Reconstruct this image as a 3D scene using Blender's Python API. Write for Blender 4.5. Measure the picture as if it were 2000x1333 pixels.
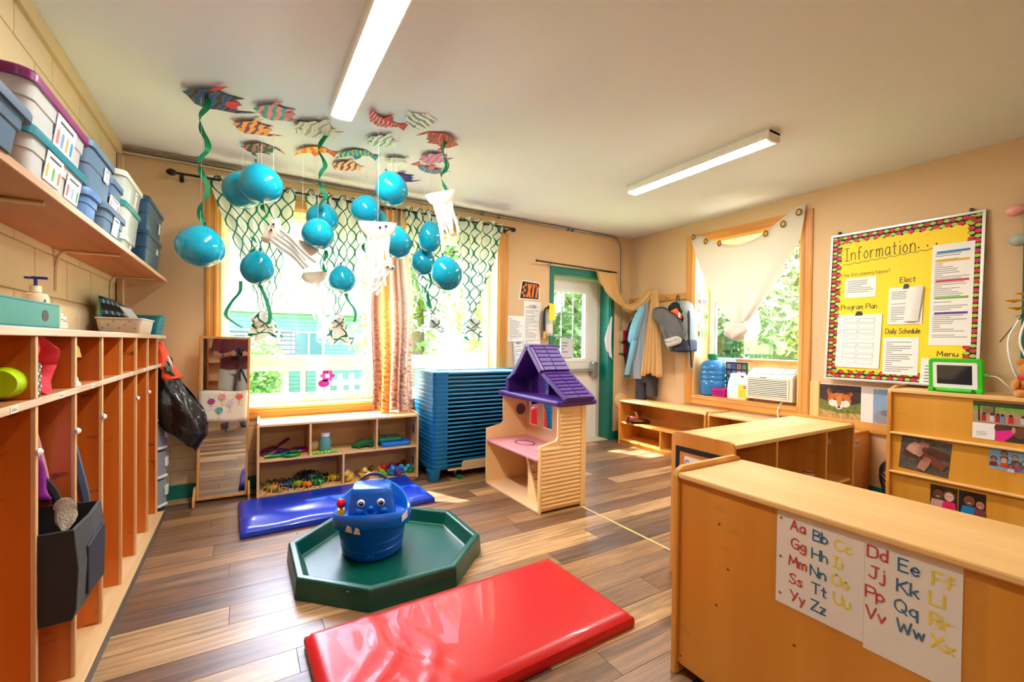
import bpy, bmesh, math, random
from mathutils import Vector, Matrix, noise
for o in list(bpy.data.objects): bpy.data.objects.remove(o)
scene = bpy.context.scene
COL = scene.collection
R = random.Random(7)
rad = math.radians

# ---------------------------------------------------------------- camera
cam_d = bpy.data.cameras.new('camera')
cam_d.sensor_width = 36; cam_d.lens = 15.546; cam_d.shift_y = 0.0077
cam_d.clip_start = 0.02; cam_d.clip_end = 200
cam = bpy.data.objects.new('camera', cam_d); COL.objects.link(cam)
def _cam_matrix(yaw, pitch, roll, loc):
    cy, sy, cp, sp, cr, sr = math.cos(yaw), math.sin(yaw), math.cos(pitch), math.sin(pitch), math.cos(roll), math.sin(roll)
    f = Vector((sy*cp, cy*cp, sp)); r = Vector((cy, -sy, 0)); d = f.cross(r)
    r2 = cr*r + sr*d; d2 = -sr*r + cr*d
    m = Matrix((r2, -d2, -f)).transposed().to_4x4(); m.translation = loc
    return m
cam.matrix_world = _cam_matrix(rad(31.221), rad(-.6928), rad(-.7363), (0, 0, 1.22))
scene.camera = cam
# ---------------------------------------------------------------- exposure, sky, sun
vs = scene.view_settings
vs.view_transform = 'Standard'; vs.look = 'None'; vs.gamma = 1; vs.use_curve_mapping = False
vs.exposure = 1.85
SUN_EL, SUN_DX = rad(56), rad(28)
LAMP_W = 36.0          # watts of one ceiling tube fixture
w = bpy.data.worlds.new('world'); scene.world = w; w.use_nodes = True
nt = w.node_tree
sky = nt.nodes.new('ShaderNodeTexSky'); sky.sky_type = 'NISHITA'; sky.sun_disc = False
sky.sun_elevation = SUN_EL; sky.sun_rotation = -SUN_DX; sky.dust_density = 2.5; sky.ozone_density = 1.0
bg = nt.nodes['Background']; bg.inputs['Strength'].default_value = 1.25
nt.links.new(sky.outputs[0], bg.inputs[0])
sd = bpy.data.lights.new('sun', 'SUN'); sd.energy = 9.5; sd.angle = rad(.6); sd.color = (1, .95, .86)
sun = bpy.data.objects.new('sun', sd); COL.objects.link(sun)
sun.location = (-6, 12, 18)
sun.rotation_euler = Vector((math.sin(SUN_DX)*math.cos(SUN_EL), -math.cos(SUN_DX)*math.cos(SUN_EL), -math.sin(SUN_EL))).to_track_quat('-Z', 'Y').to_euler()

cy_ = scene.cycles
cy_.max_bounces = 6; cy_.diffuse_bounces = 4; cy_.glossy_bounces = 3; cy_.transmission_bounces = 4; cy_.transparent_max_bounces = 8
cy_.caustics_reflective = False; cy_.caustics_refractive = False
# ---------------------------------------------------------------- materials
def C(r, g=None, b=None):
    if g is None: r, g, b = r
    f = lambda v: (v/255/12.92 if v/255 <= .04045 else ((v/255+.055)/1.055)**2.4)
    return (f(r), f(g), f(b), 1)
MATS = {}
def _new(name):
    m = bpy.data.materials.new(name); m.use_nodes = True
    return m, m.node_tree, m.node_tree.nodes['Principled BSDF']
def nd(t, kind, **kw):
    n = t.nodes.new(kind)
    for k, v in kw.items(): setattr(n, k, v)
    return n
def mth(t, op, a, b=None):
    n = nd(t, 'ShaderNodeMath', operation=op)
    for i, v in enumerate((a, b)):
        if v is None: continue
        if isinstance(v, (int, float)): n.inputs[i].default_value = v
        else: t.links.new(v, n.inputs[i])
    return n.outputs[0]
def mat(col, rough=.5, metal=0, bump=0, bscale=40, var=0, vscale=6, spec=.5, trans=0, emit=0, coat=0, name=None, clear=0, sheen=0):
    key = ('m', tuple(col), rough, metal, bump, bscale, var, vscale, spec, trans, emit, coat, clear, sheen)
    if key in MATS: return MATS[key]
    m, t, b = _new(name or 'paint_%d' % len(MATS)); c = C(col)
    b.inputs['Base Color'].default_value = c; b.inputs['Roughness'].default_value = rough
    b.inputs['Metallic'].default_value = metal; b.inputs['Specular IOR Level'].default_value = spec
    b.inputs['Coat Weight'].default_value = coat; b.inputs['Sheen Weight'].default_value = sheen
    if emit:
        b.inputs['Emission Color'].default_value = c; b.inputs['Emission Strength'].default_value = emit
    if var or bump:
        tc = nd(t, 'ShaderNodeTexCoord')
    if var:
        n = nd(t, 'ShaderNodeTexNoise'); n.inputs['Scale'].default_value = vscale; n.inputs['Detail'].default_value = 4
        t.links.new(tc.outputs['Object'], n.inputs['Vector'])
        r = nd(t, 'ShaderNodeValToRGB'); r.color_ramp.elements[0].position = .3; r.color_ramp.elements[1].position = .7
        r.color_ramp.elements[0].color = [v*(1-var) for v in c[:3]]+[1]; r.color_ramp.elements[1].color = [min(1, v*(1+var*.5)) for v in c[:3]]+[1]
        t.links.new(n.outputs['Fac'], r.inputs[0]); t.links.new(r.outputs[0], b.inputs['Base Color'])
    if bump:
        n2 = nd(t, 'ShaderNodeTexNoise'); n2.inputs['Scale'].default_value = bscale; n2.inputs['Detail'].default_value = 3
        t.links.new(tc.outputs['Object'], n2.inputs['Vector'])
        bp = nd(t, 'ShaderNodeBump'); bp.inputs['Strength'].default_value = bump; bp.inputs['Distance'].default_value = .01
        t.links.new(n2.outputs['Fac'], bp.inputs['Height']); t.links.new(bp.outputs[0], b.inputs['Normal'])
    if trans or clear:      # light passing through cloth / clear plastic
        out = t.nodes['Material Output']; mx = nd(t, 'ShaderNodeMixShader'); mx.inputs[0].default_value = trans or clear
        s = nd(t, 'ShaderNodeBsdfTranslucent' if trans else 'ShaderNodeBsdfTransparent')
        s.inputs[0].default_value = c
        t.links.new(b.outputs[0], mx.inputs[1]); t.links.new(s.outputs[0], mx.inputs[2]); t.links.new(mx.outputs[0], out.inputs[0])
    MATS[key] = m
    return m
def wood(c1, c2, axis=0, scale=1.0, rough=.4, marks=0, bump=.05, coat=0, rnd=.12):
    key = ('w', tuple(c1), tuple(c2), axis, scale, rough, marks, coat, rnd)
    if key in MATS: return MATS[key]
    m, t, b = _new('wood_%d' % len(MATS)); b.inputs['Roughness'].default_value = rough; b.inputs['Coat Weight'].default_value = coat
    tc = nd(t, 'ShaderNodeTexCoord'); oi = nd(t, 'ShaderNodeObjectInfo')
    mp = nd(t, 'ShaderNodeMapping'); s = [14*scale]*3; s[axis] = .9*scale
    for i in range(3): mp.inputs['Scale'].default_value[i] = s[i]
    cm = nd(t, 'ShaderNodeCombineXYZ')
    for i in range(3): t.links.new(mth(t, 'MULTIPLY', oi.outputs['Random'], 37.0+i*11), cm.inputs[i])
    t.links.new(cm.outputs[0], mp.inputs['Location']); t.links.new(tc.outputs['Object'], mp.inputs['Vector'])
    n = nd(t, 'ShaderNodeTexNoise'); n.inputs['Scale'].default_value = 1; n.inputs['Detail'].default_value = 6; n.inputs['Distortion'].default_value = .6
    t.links.new(mp.outputs[0], n.inputs['Vector'])
    r = nd(t, 'ShaderNodeValToRGB'); r.color_ramp.elements[0].position = .32; r.color_ramp.elements[1].position = .68
    r.color_ramp.elements[0].color = C(c1); r.color_ramp.elements[1].color = C(c2)
    t.links.new(n.outputs['Fac'], r.inputs[0])
    hs = nd(t, 'ShaderNodeHueSaturation'); t.links.new(r.outputs[0], hs.inputs['Color'])
    t.links.new(mth(t, 'ADD', mth(t, 'MULTIPLY', oi.outputs['Random'], rnd*2), 1-rnd), hs.inputs['Value'])
    last = hs.outputs[0]
    if marks:
        n3 = nd(t, 'ShaderNodeTexNoise'); n3.inputs['Scale'].default_value = 7; n3.inputs['Detail'].default_value = 5
        mp3 = nd(t, 'ShaderNodeMapping'); mp3.inputs['Scale'].default_value[2] = 2.2
        t.links.new(tc.outputs['Object'], mp3.inputs['Vector']); t.links.new(cm.outputs[0], mp3.inputs['Location'])
        t.links.new(mp3.outputs[0], n3.inputs['Vector'])
        r3 = nd(t, 'ShaderNodeValToRGB'); r3.color_ramp.elements[0].position = .64; r3.color_ramp.elements[1].position = .70
        t.links.new(n3.outputs['Fac'], r3.inputs[0])
        mx = nd(t, 'ShaderNodeMix', data_type='RGBA'); mx.inputs['B'].default_value = C(70, 36, 18)
        t.links.new(mth(t, 'MULTIPLY', r3.outputs[0], marks), mx.inputs['Factor']); t.links.new(last, mx.inputs['A']); last = mx.outputs['Result']
    t.links.new(last, b.inputs['Base Color'])
    bp = nd(t, 'ShaderNodeBump'); bp.inputs['Strength'].default_value = bump; bp.inputs['Distance'].default_value = .005
    t.links.new(n.outputs['Fac'], bp.inputs['Height']); t.links.new(bp.outputs[0], b.inputs['Normal'])
    MATS[key] = m
    return m
def glass(tint=(255, 255, 255), gloss=.06, name='pane_glass'):
    key = ('g', tint, gloss)
    if key in MATS: return MATS[key]
    m, t, b = _new(name); t.nodes.remove(b)
    tr = nd(t, 'ShaderNodeBsdfTransparent'); tr.inputs[0].default_value = C(tint)
    gl = nd(t, 'ShaderNodeBsdfGlossy'); gl.inputs['Roughness'].default_value = .03
    mx = nd(t, 'ShaderNodeMixShader'); mx.inputs[0].default_value = gloss
    t.links.new(tr.outputs[0], mx.inputs[1]); t.links.new(gl.outputs[0], mx.inputs[2]); t.links.new(mx.outputs[0], t.nodes['Material Output'].inputs[0])
    MATS[key] = m
    return m
def stripes(cols, scale=8, axis='Z', dist=2.0, rough=.6, trans=0):
    key = ('s', tuple(cols), scale, axis, dist)
    if key in MATS: return MATS[key]
    m, t, b = _new('stripes_%d' % len(MATS)); b.inputs['Roughness'].default_value = rough
    tc = nd(t, 'ShaderNodeTexCoord'); wv = nd(t, 'ShaderNodeTexWave', bands_direction=axis)
    wv.inputs['Scale'].default_value = scale; wv.inputs['Distortion'].default_value = dist; wv.inputs['Detail Scale'].default_value = 1.5
    t.links.new(tc.outputs['Object'], wv.inputs['Vector'])
    r = nd(t, 'ShaderNodeValToRGB'); r.color_ramp.interpolation = 'CONSTANT'
    while len(r.color_ramp.elements) < len(cols): r.color_ramp.elements.new(.5)
    for i, c in enumerate(cols):
        r.color_ramp.elements[i].position = i/len(cols); r.color_ramp.elements[i].color = C(c)
    t.links.new(wv.outputs['Fac'], r.inputs[0]); t.links.new(r.outputs[0], b.inputs['Base Color'])
    MATS[key] = m
    return m
def trellis():
    m, t, b = _new('trellis_cloth'); b.inputs['Roughness'].default_value = .85
    uv = nd(t, 'ShaderNodeUVMap'); uv.uv_map = 'UVMap'
    sp = nd(t, 'ShaderNodeSeparateXYZ'); t.links.new(uv.outputs[0], sp.inputs[0])
    P, V, A, W = .155, .29, .074, .072
    sn = mth(t, 'MULTIPLY', mth(t, 'SINE', mth(t, 'MULTIPLY', sp.outputs[1], 2*math.pi/V)), A)
    def line(sgn):
        q = mth(t, 'DIVIDE', mth(t, 'ADD' if sgn > 0 else 'SUBTRACT', sp.outputs[0], sn), P)
        return mth(t, 'ABSOLUTE', mth(t, 'SUBTRACT', mth(t, 'FRACT', q), .5))
    d = mth(t, 'MINIMUM', line(1), line(-1))
    k = mth(t, 'LESS_THAN', d, W)
    mx = nd(t, 'ShaderNodeMix', data_type='RGBA'); mx.inputs['A'].default_value = C(238, 238, 232); mx.inputs['B'].default_value = C(6, 112, 88)
    t.links.new(k, mx.inputs['Factor']); t.links.new(mx.outputs['Result'], b.inputs['Base Color'])
    tl = nd(t, 'ShaderNodeBsdfTranslucent'); t.links.new(mx.outputs['Result'], tl.inputs[0])
    ms = nd(t, 'ShaderNodeMixShader'); ms.inputs[0].default_value = .16
    t.links.new(b.outputs[0], ms.inputs[1]); t.links.new(tl.outputs[0], ms.inputs[2]); t.links.new(ms.outputs[0], t.nodes['Material Output'].inputs[0])
    return m
# ---------------------------------------------------------------- mesh helper
class MB:
    def __init__(s): s.v = []; s.f = []; s.m = []; s.uv = {}; s.mi = 0
    def add(s, vs, fs):
        o = len(s.v); s.v += [tuple(p) for p in vs]
        for f in fs: s.f.append([i+o for i in f]); s.m.append(s.mi)
        return s
    def box(s, x0, x1, y0, y1, z0, z1):
        return s.add([(x0,y0,z0),(x1,y0,z0),(x1,y1,z0),(x0,y1,z0),(x0,y0,z1),(x1,y0,z1),(x1,y1,z1),(x0,y1,z1)],
                     [(3,2,1,0),(4,5,6,7),(0,1,5,4),(1,2,6,5),(2,3,7,6),(3,0,4,7)])
    def loft(s, rings, cap=True, close=True, uv=None):
        n = len(rings[0]); o = len(s.v)
        for r in rings: s.v += [tuple(p) for p in r]
        for i in range(len(rings)-1):
            for j in range(n if close else n-1):
                k = (j+1) % n
                s.f.append([o+i*n+j, o+i*n+k, o+(i+1)*n+k, o+(i+1)*n+j]); s.m.append(s.mi)
        if cap and close:
            s.f.append([o+j for j in range(n)][::-1]); s.f.append([o+(len(rings)-1)*n+j for j in range(n)]); s.m += [s.mi, s.mi]
        return s
    def lathe(s, prof, n=24, c=(0,0,0), sx=1, sy=1, axis='z'):
        rings = []
        for r, z in prof:
            ring = []
            for j in range(n):
                a = 2*math.pi*j/n; p = (r*math.cos(a)*sx, r*math.sin(a)*sy, z)
                if axis == 'y': p = (p[0], -p[2], p[1])
                if axis == 'x': p = (p[2], p[0], p[1])
                ring.append((c[0]+p[0], c[1]+p[1], c[2]+p[2]))
            rings.append(ring)
        return s.loft(rings)
    def cyl(s, c, r, h, n=16, axis='z'): return s.lathe([(r, 0), (r, h)], n, c, axis=axis)
    def sph(s, c, r, n=16, sc=(1,1,1)):
        k = n//2+1
        prof = [(max(1e-4, r*math.sin(math.pi*i/k)), -r*math.cos(math.pi*i/k)) for i in range(k+1)]
        rings = [[(c[0]+p*math.cos(2*math.pi*j/n)*sc[0], c[1]+p*math.sin(2*math.pi*j/n)*sc[1], c[2]+z*sc[2]) for j in range(n)] for p, z in prof]
        return s.loft(rings)
    def tube(s, pts, r, n=8):
        pts = [Vector(p) for p in pts]; rings = []; up = Vector((0, 0, 1))
        rr = r if isinstance(r, (list, tuple)) else [r]*len(pts)
        px = None
        for i, p in enumerate(pts):
            d = (pts[min(i+1, len(pts)-1)]-pts[max(i-1, 0)]).normalized()
            if px is None: px = d.cross(up) if abs(d.z) < .95 else d.cross(Vector((1, 0, 0)))
            px = (px - d*px.dot(d)); px = px.normalized() if px.length > 1e-6 else d.orthogonal().normalized()
            q = d.cross(px)
            rings.append([p+px*math.cos(2*math.pi*j/n)*rr[i]+q*math.sin(2*math.pi*j/n)*rr[i] for j in range(n)])
        return s.loft(rings)
    def prism(s, poly, fn, d0, d1):
        """poly 2D points -> fn(u,v,d) 3D; extruded d0..d1"""
        n = len(poly)
        vs = [fn(u, v, d0) for u, v in poly]+[fn(u, v, d1) for u, v in poly]
        return s.add(vs, [list(range(n))[::-1], list(range(n, 2*n))]+[[i, (i+1) % n, n+(i+1) % n, n+i] for i in range(n)])
    def grid(s, fn, nu, nv, close_u=False, uvfn=None):
        o = len(s.v)
        for j in range(nv+1):
            for i in range(nu+1):
                s.v.append(tuple(fn(i/nu, j/nv)))
                if uvfn: s.uv[len(s.v)-1] = uvfn(i/nu, j/nv)
        for j in range(nv):
            for i in range(nu):
                a = o+j*(nu+1)+i; s.f.append([a, a+1, a+nu+2, a+nu+1]); s.m.append(s.mi)
        return s
    def build(s, name, mats, parent=None, smooth=None, bevel=0, seg=2, solid=0, sub=0, loc=None, rot=None):
        me = bpy.data.meshes.new(name); me.from_pydata(s.v, [], s.f)
        if not isinstance(mats, (list, tuple)): mats = [mats]
        for m in mats: me.materials.append(m)
        me.polygons.foreach_set('material_index', s.m)
        bm = bmesh.new(); bm.from_mesh(me); bmesh.ops.recalc_face_normals(bm, faces=bm.faces); bm.to_mesh(me); bm.free()
        if s.uv:
            ul = me.uv_layers.new(name='UVMap')
            for l in me.loops: ul.data[l.index].uv = s.uv.get(l.vertex_index, (0, 0))
        if smooth is not None:
            me.polygons.foreach_set('use_smooth', [True]*len(me.polygons))
            if smooth < 180: me.set_sharp_from_angle(angle=rad(smooth))
        o = bpy.data.objects.new(name, me); COL.objects.link(o)
        if parent: o.parent = parent
        if loc: o.location = loc
        if rot: o.rotation_euler = rot
        if bevel:
            b = o.modifiers.new('bevel', 'BEVEL'); b.width = bevel; b.segments = seg; b.limit_method = 'ANGLE'; b.angle_limit = rad(40)
        if solid:
            b = o.modifiers.new('solid', 'SOLIDIFY'); b.thickness = solid; b.offset = 0
        if sub:
            b = o.modifiers.new('sub', 'SUBSURF'); b.levels = sub; b.render_levels = sub
        return o
def box(name, m, parent, x0, x1, y0, y1, z0, z1, bevel=0, **k):
    return MB().box(x0, x1, y0, y1, z0, z1).build(name, m, parent, bevel=bevel, **k)
def tag(o, label, cat, group=None):
    o['label'] = label; o['category'] = cat
    if group: o['group'] = group
    return o
def thing(name, label, cat, loc=(0,0,0), rz=0, group=None, rot=None):
    o = bpy.data.objects.new(name, None); COL.objects.link(o); o.location = loc
    o.empty_display_size = .05
    o.rotation_euler = rot or (0, 0, rz)
    return tag(o, label, cat, group)
def struct(name, o=None):
    if o is None:
        o = bpy.data.objects.new(name, None); COL.objects.link(o)
    o.name = name; o['kind'] = 'structure'
    return o
def dup(o, parent=None):
    c = o.copy(); COL.objects.link(c); c.parent = parent
    for ch in o.children: dup(ch, c)
    return c
def cr(pts, k=6):
    """Catmull-Rom through points"""
    P = [Vector(p) for p in pts]; out = []
    for i in range(len(P)-1):
        a, b, c, d = P[max(i-1, 0)], P[i], P[i+1], P[min(i+2, len(P)-1)]
        for j in range(k):
            t = j/k
            out.append(.5*((2*b)+(c-a)*t+(2*a-5*b+4*c-d)*t*t+(3*b-a-3*c+d)*t**3))
    return out+[P[-1]]
def lerp(a, b, t): return a+(b-a)*t
def interp(tab, t):
    """tab: list of (t, value...)"""
    if t <= tab[0][0]: return tab[0][1:]
    for a, b in zip(tab, tab[1:]):
        if t <= b[0]:
            k = (t-a[0])/(b[0]-a[0]); return tuple(lerp(x, y, k) for x, y in zip(a[1:], b[1:]))
    return tab[-1][1:]
def nz(x, y=0, z=0): return noise.noise(Vector((x, y, z)))
# ---------------------------------------------------------------- pen lettering (strokes)
GL = {
'A':'0 0 3.5 10 7 0;1.3 4 5.8 4','B':'0 0 0 10;~0 10 5 9 5 6 0 5.3;~0 5.3 6 4.5 6 .6 0 0','C':'~7 8.5 4 10 .6 7.5 .6 2.5 4 0 7 1.5',
'D':'0 0 0 10;~0 10 6 9 7 5 6 1 0 0','E':'6 10 0 10 0 0 6 0;0 5.3 5 5.3','F':'6 10 0 10 0 0;0 5.3 5 5.3','G':'~7 8.5 4 10 .6 7.5 .6 2.5 4 0 6.8 1.5;4 4.5 7 4.5 7 0',
'H':'0 0 0 10;7 0 7 10;0 5 7 5','I':'3 0 3 10;.5 10 5.5 10;.5 0 5.5 0','J':'2 10 7 10;~5 10 5 2 3 0 .5 1.5','K':'0 0 0 10;6.5 10 0 4.5;1.6 5.8 7 0','L':'0 10 0 0 6 0',
'M':'0 0 .8 10 4 3 7.2 10 8 0','N':'0 0 0 10 7 0 7 10','O':'~3.5 10 .2 7.5 .2 2.5 3.5 0 6.8 2.5 6.8 7.5 3.5 10','P':'0 0 0 10;~0 10 6 9.3 6 5.2 0 4.6',
'Q':'~3.5 10 .2 7.5 .2 2.5 3.5 0 6.8 2.5 6.8 7.5 3.5 10;4.5 2.5 7.5 -.8','R':'0 0 0 10;~0 10 6 9.3 6 5.4 0 4.8;2.5 4.8 6.5 0','S':'~6.3 8.7 3.5 10 .6 8 3.2 5.2 6.2 2.5 3.2 0 .2 1.4',
'T':'0 10 7 10;3.5 10 3.5 0','U':'~0 10 .2 3 3.5 0 6.6 3 6.8 10','V':'0 10 3.5 0 7 10','W':'0 10 2.2 0 4.5 7 6.8 0 9 10','X':'0 10 6.5 0;6.5 10 0 0','Y':'0 10 3.4 5;7 10 2.4 0','Z':'0 10 6.5 10 0 0 6.5 0',
'a':'~5 5.5 2.5 6.2 .3 3 2.3 0 5 2.5;5 6 5.2 0','b':'0 10 0 0;~0 4 2.5 6.2 5 3 2.7 0 0 1.5','c':'~5 5 2.6 6.2 .3 3 2.6 0 5 1','d':'~5 4 2.7 6.2 .3 3 2.5 0 5 2;5 10 5 0','e':'~.4 3.2 5 3.4 4.4 5.6 2.6 6.2 .3 3 2.6 0 5 1',
'f':'~4.4 9.2 2.6 10 1.7 7.5 1.7 0;0 5.6 4 5.6','g':'~5 4 2.7 6.2 .3 3.4 2.5 .8 5 2.5;~5 6 5 -1.5 2.6 -3 .4 -2','h':'0 10 0 0;~0 4 2.6 6.2 4.6 4.4 4.7 0','i':'1 6 1 0;1 8.6 1 9.1','j':'~2.4 6 2.4 -1.5 1 -3 -.6 -2;2.4 8.6 2.4 9.1','k':'0 10 0 0;4.6 6 0 2.4;1.6 3.6 5 0','l':'.8 10 .8 0',
'm':'0 6 0 0;~0 4 1.8 6.2 3.2 4.6 3.2 0;~3.2 4 5 6.2 6.6 4.6 6.6 0','n':'0 6 0 0;~0 4 2.6 6.2 4.6 4.4 4.7 0','o':'~2.6 6.2 .3 3 2.6 0 5 3 2.6 6.2','p':'0 6 0 -3;~0 4 2.6 6.2 5 3.2 2.7 .2 0 1.6','q':'~5 4 2.7 6.2 .3 3.2 2.5 .4 5 2;5 6 5 -3','r':'0 6 0 0;~0 3.6 1.8 5.8 3.8 5.6','s':'~4.2 5.4 2.2 6.2 .5 4.8 2.4 3.2 4.2 1.6 2.2 0 .2 .8',
't':'1.9 9 1.9 .6 3.6 0;0 6 4 6','u':'~0 6 .2 1.6 2 0 4.6 2;4.7 6 4.8 0','v':'0 6 2.4 0 4.8 6','w':'0 6 1.6 0 3.2 5 4.8 0 6.4 6','x':'0 6 4.6 0;4.6 6 0 0','y':'0 6 2.5 1;5 6 1.2 -3','z':'0 6 4.4 6 0 0 4.6 0','.':'.6 0 .6 .6','?':'~.5 8.4 2.6 10 4.8 8 2.6 5.2 2.6 3;2.6 .2 2.6 .7',' ':''}
def strokes(txt, size, gap=1.9):
    out = []; x = 0; k = size/10
    for ch in txt:
        mx = 0
        for part in GL.get(ch, '').split(';'):
            if not part: continue
            sm = part[0] == '~'; v = [float(q) for q in part.strip('~').split()]
            pts = list(zip(v[::2], v[1::2])); mx = max(mx, max(p[0] for p in pts))
            if sm: pts = [(p.x, p.y) for p in cr([(a, b, 0) for a, b in pts], 5)]
            out.append([((x+a)*k, b*k) for a, b in pts])
        x += (mx if ch != ' ' else 3)+gap
    return out, (x-gap)*k
def pen(mb, lines, fn, w, d=.0006):
    """lines: 2D polylines; fn(u,v,d)->3D; flat raised strokes, split at sharp corners"""
    out = []
    for pl in lines:
        P = [Vector((a, b)) for a, b in pl]; cur = [P[0]]
        for i in range(1, len(P)):
            cur.append(P[i])
            if i < len(P)-1 and (P[i]-P[i-1]).length > 1e-9 and (P[i+1]-P[i]).length > 1e-9 and (P[i]-P[i-1]).angle(P[i+1]-P[i]) > .9:
                out.append(cur); cur = [P[i]]
        out.append(cur)
    for k, P in enumerate(out):
        L, Rr = [], []
        for i, p in enumerate(P):
            t = (P[min(i+1, len(P)-1)]-P[max(i-1, 0)])
            t = t.normalized() if t.length > 1e-9 else Vector((1, 0)); n = Vector((-t.y, t.x))*w/2
            e = t*w*.4*(-1 if i == 0 else (1 if i == len(P)-1 else 0))
            L.append(p+n+e); Rr.append(p-n+e)
        n = len(P); vs = [fn(q.x, q.y, d+.00012*(k % 6)) for q in L+Rr]
        mb.add(vs, [[i, i+1, n+i+1, n+i] for i in range(n-1)])
    return mb
def write(txt, size, fn, w, m, parent, u=0, v=0, name='lettering', slant=0, gap=1.9, rot=0, width=None):
    st, wd = strokes(txt, size, gap)
    kx = width/wd if width else 1
    ca, sa = math.cos(rot), math.sin(rot)
    st = [[(u+(a*kx+b*slant)*ca-b*sa, v+(a*kx+b*slant)*sa+b*ca) for a, b in pl] for pl in st]
    return pen(MB(), st, fn, w).build(name, m, parent)
# ================================================================ the room
XL, XR, YA, YB, ZC = -.777, 4.36, 4.2, -4.3, 2.617
M_wall = mat((218, 184, 140), .75, bump=.06, bscale=120, var=.04, vscale=1.2)
M_block = mat((222, 200, 158), .7, bump=.12, bscale=90, var=.04, vscale=3)
M_ceil = mat((230, 235, 243), .8, bump=.03, bscale=60, var=.03, vscale=.6)
M_teal = mat((0, 112, 96), .4, bump=.03, bscale=30)
M_white = mat((240, 240, 236), .35)
M_pine = wood((196, 128, 52), (222, 160, 78), 2, 1.0, .38, rnd=.06)
M_pineX = wood((196, 128, 52), (222, 160, 78), 0, 1.0, .38, rnd=.06)
M_pineY = wood((196, 128, 52), (222, 160, 78), 1, 1.0, .38, rnd=.06)
M_jamb = wood((218, 172, 98), (238, 200, 130), 2, .8, .4, rnd=.04)
M_jambX = wood((218, 172, 98), (238, 200, 130), 0, .8, .4, rnd=.04)

def floor_mat():
    m, t, b = _new('floor_plank')
    b.inputs['Coat Weight'].default_value = .4; b.inputs['Coat Roughness'].default_value = .28
    tc = nd(t, 'ShaderNodeTexCoord'); oi = nd(t, 'ShaderNodeObjectInfo')
    tone = nd(t, 'ShaderNodeValToRGB'); e = tone.color_ramp
    tones = [(120, 86, 58), (142, 108, 78), (110, 84, 66), (154, 116, 78), (132, 102, 76), (190, 152, 106), (134, 96, 62)]
    e.interpolation = 'CONSTANT'
    while len(e.elements) < len(tones): e.elements.new(.5)
    for i, c in enumerate(tones): e.elements[i].position = i/len(tones); e.elements[i].color = C(c)
    t.links.new(oi.outputs['Random'], tone.inputs[0])
    cm = nd(t, 'ShaderNodeCombineXYZ')
    for i in range(3): t.links.new(mth(t, 'MULTIPLY', oi.outputs['Random'], 50+i*13.0), cm.inputs[i])
    mp = nd(t, 'ShaderNodeMapping'); mp.inputs['Scale'].default_value = (2.0, 26, 1)
    t.links.new(tc.outputs['Object'], mp.inputs['Vector']); t.links.new(cm.outputs[0], mp.inputs['Location'])
    n = nd(t, 'ShaderNodeTexNoise'); n.inputs['Scale'].default_value = 1; n.inputs['Detail'].default_value = 7; n.inputs['Distortion'].default_value = .8; n.inputs['Roughness'].default_value = .62
    t.links.new(mp.outputs[0], n.inputs['Vector'])
    r = nd(t, 'ShaderNodeValToRGB'); r.color_ramp.elements[0].position = .30; r.color_ramp.elements[1].position = .66
    r.color_ramp.elements[0].color = (.16, .14, .13, 1); r.color_ramp.elements[1].color = (1.25, 1.2, 1.12, 1)
    t.links.new(n.outputs['Fac'], r.inputs[0])
    mx = nd(t, 'ShaderNodeMix', data_type='RGBA', blend_type='MULTIPLY'); mx.inputs['Factor'].default_value = .85
    t.links.new(tone.outputs[0], mx.inputs['A']); t.links.new(r.outputs[0], mx.inputs['B'])
    t.links.new(mx.outputs['Result'], b.inputs['Base Color'])
    b.inputs['Roughness'].default_value = .42
    bp = nd(t, 'ShaderNodeBump'); bp.inputs['Strength'].default_value = .10; bp.inputs['Distance'].default_value = .004
    t.links.new(n.outputs['Fac'], bp.inputs['Height']); t.links.new(bp.outputs[0], b.inputs['Normal'])
    return m
M_floor = floor_mat()
fl = struct('floor', MB().box(XL-.02, XR+.02, YB, YA+.3, -.12, -.012).build('floor', mat((60, 44, 30), .7)))
PW, PL = .152, 1.22
pk = None; y = YA+.002; row = 0
while y > -1.3:
    x = XL-R.random()*PL*.95
    while x < XR:
        a, b = max(x, XL), min(x+PL, XR)
        if b-a > .03:
            full = (b-a) > PL-1e-4
            if full and pk is not None:
                o = pk.copy(); COL.objects.link(o)
            else:
                o = MB().box(0, b-a-.0022, -PW+.0022, 0, -.012, 0).build('plank', M_floor, None)
                if full: pk = o
            o.name = 'plank'; o.parent = fl; o.location = (a, y, 0)
        x += PL
    y -= PW; row += 1
fr = MB().box(XL, XR, YB, y+.0, -.012, 0).build('plank_field', M_floor, fl); fr['kind'] = 'stuff'

struct('ceiling', MB().box(XL-.3, XR+.4, YB-.3, YA+.3, ZC, ZC+.15).build('ceiling', M_ceil))
# window wall with a window and a door opening
WX0, WX1, WZ0, WZ1 = -.174, 2.365, .655, 2.335
DX0, DX1, DZ = 3.10, 4.0, 2.06
WT = .25
m = MB(); Y2 = YA+WT
m.box(XL-.3, WX0, YA, Y2, -.1, ZC); m.box(WX0, WX1, YA, Y2, -.1, WZ0); m.box(WX0, WX1, YA, Y2, WZ1, ZC)
m.box(WX1, DX0, YA, Y2, -.1, ZC); m.box(DX0, DX1, YA, Y2, DZ, ZC); m.box(DX1, XR+.4, YA, Y2, -.1, ZC)
wb = struct('wall_back', m.build('wall_back', M_wall))
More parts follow.
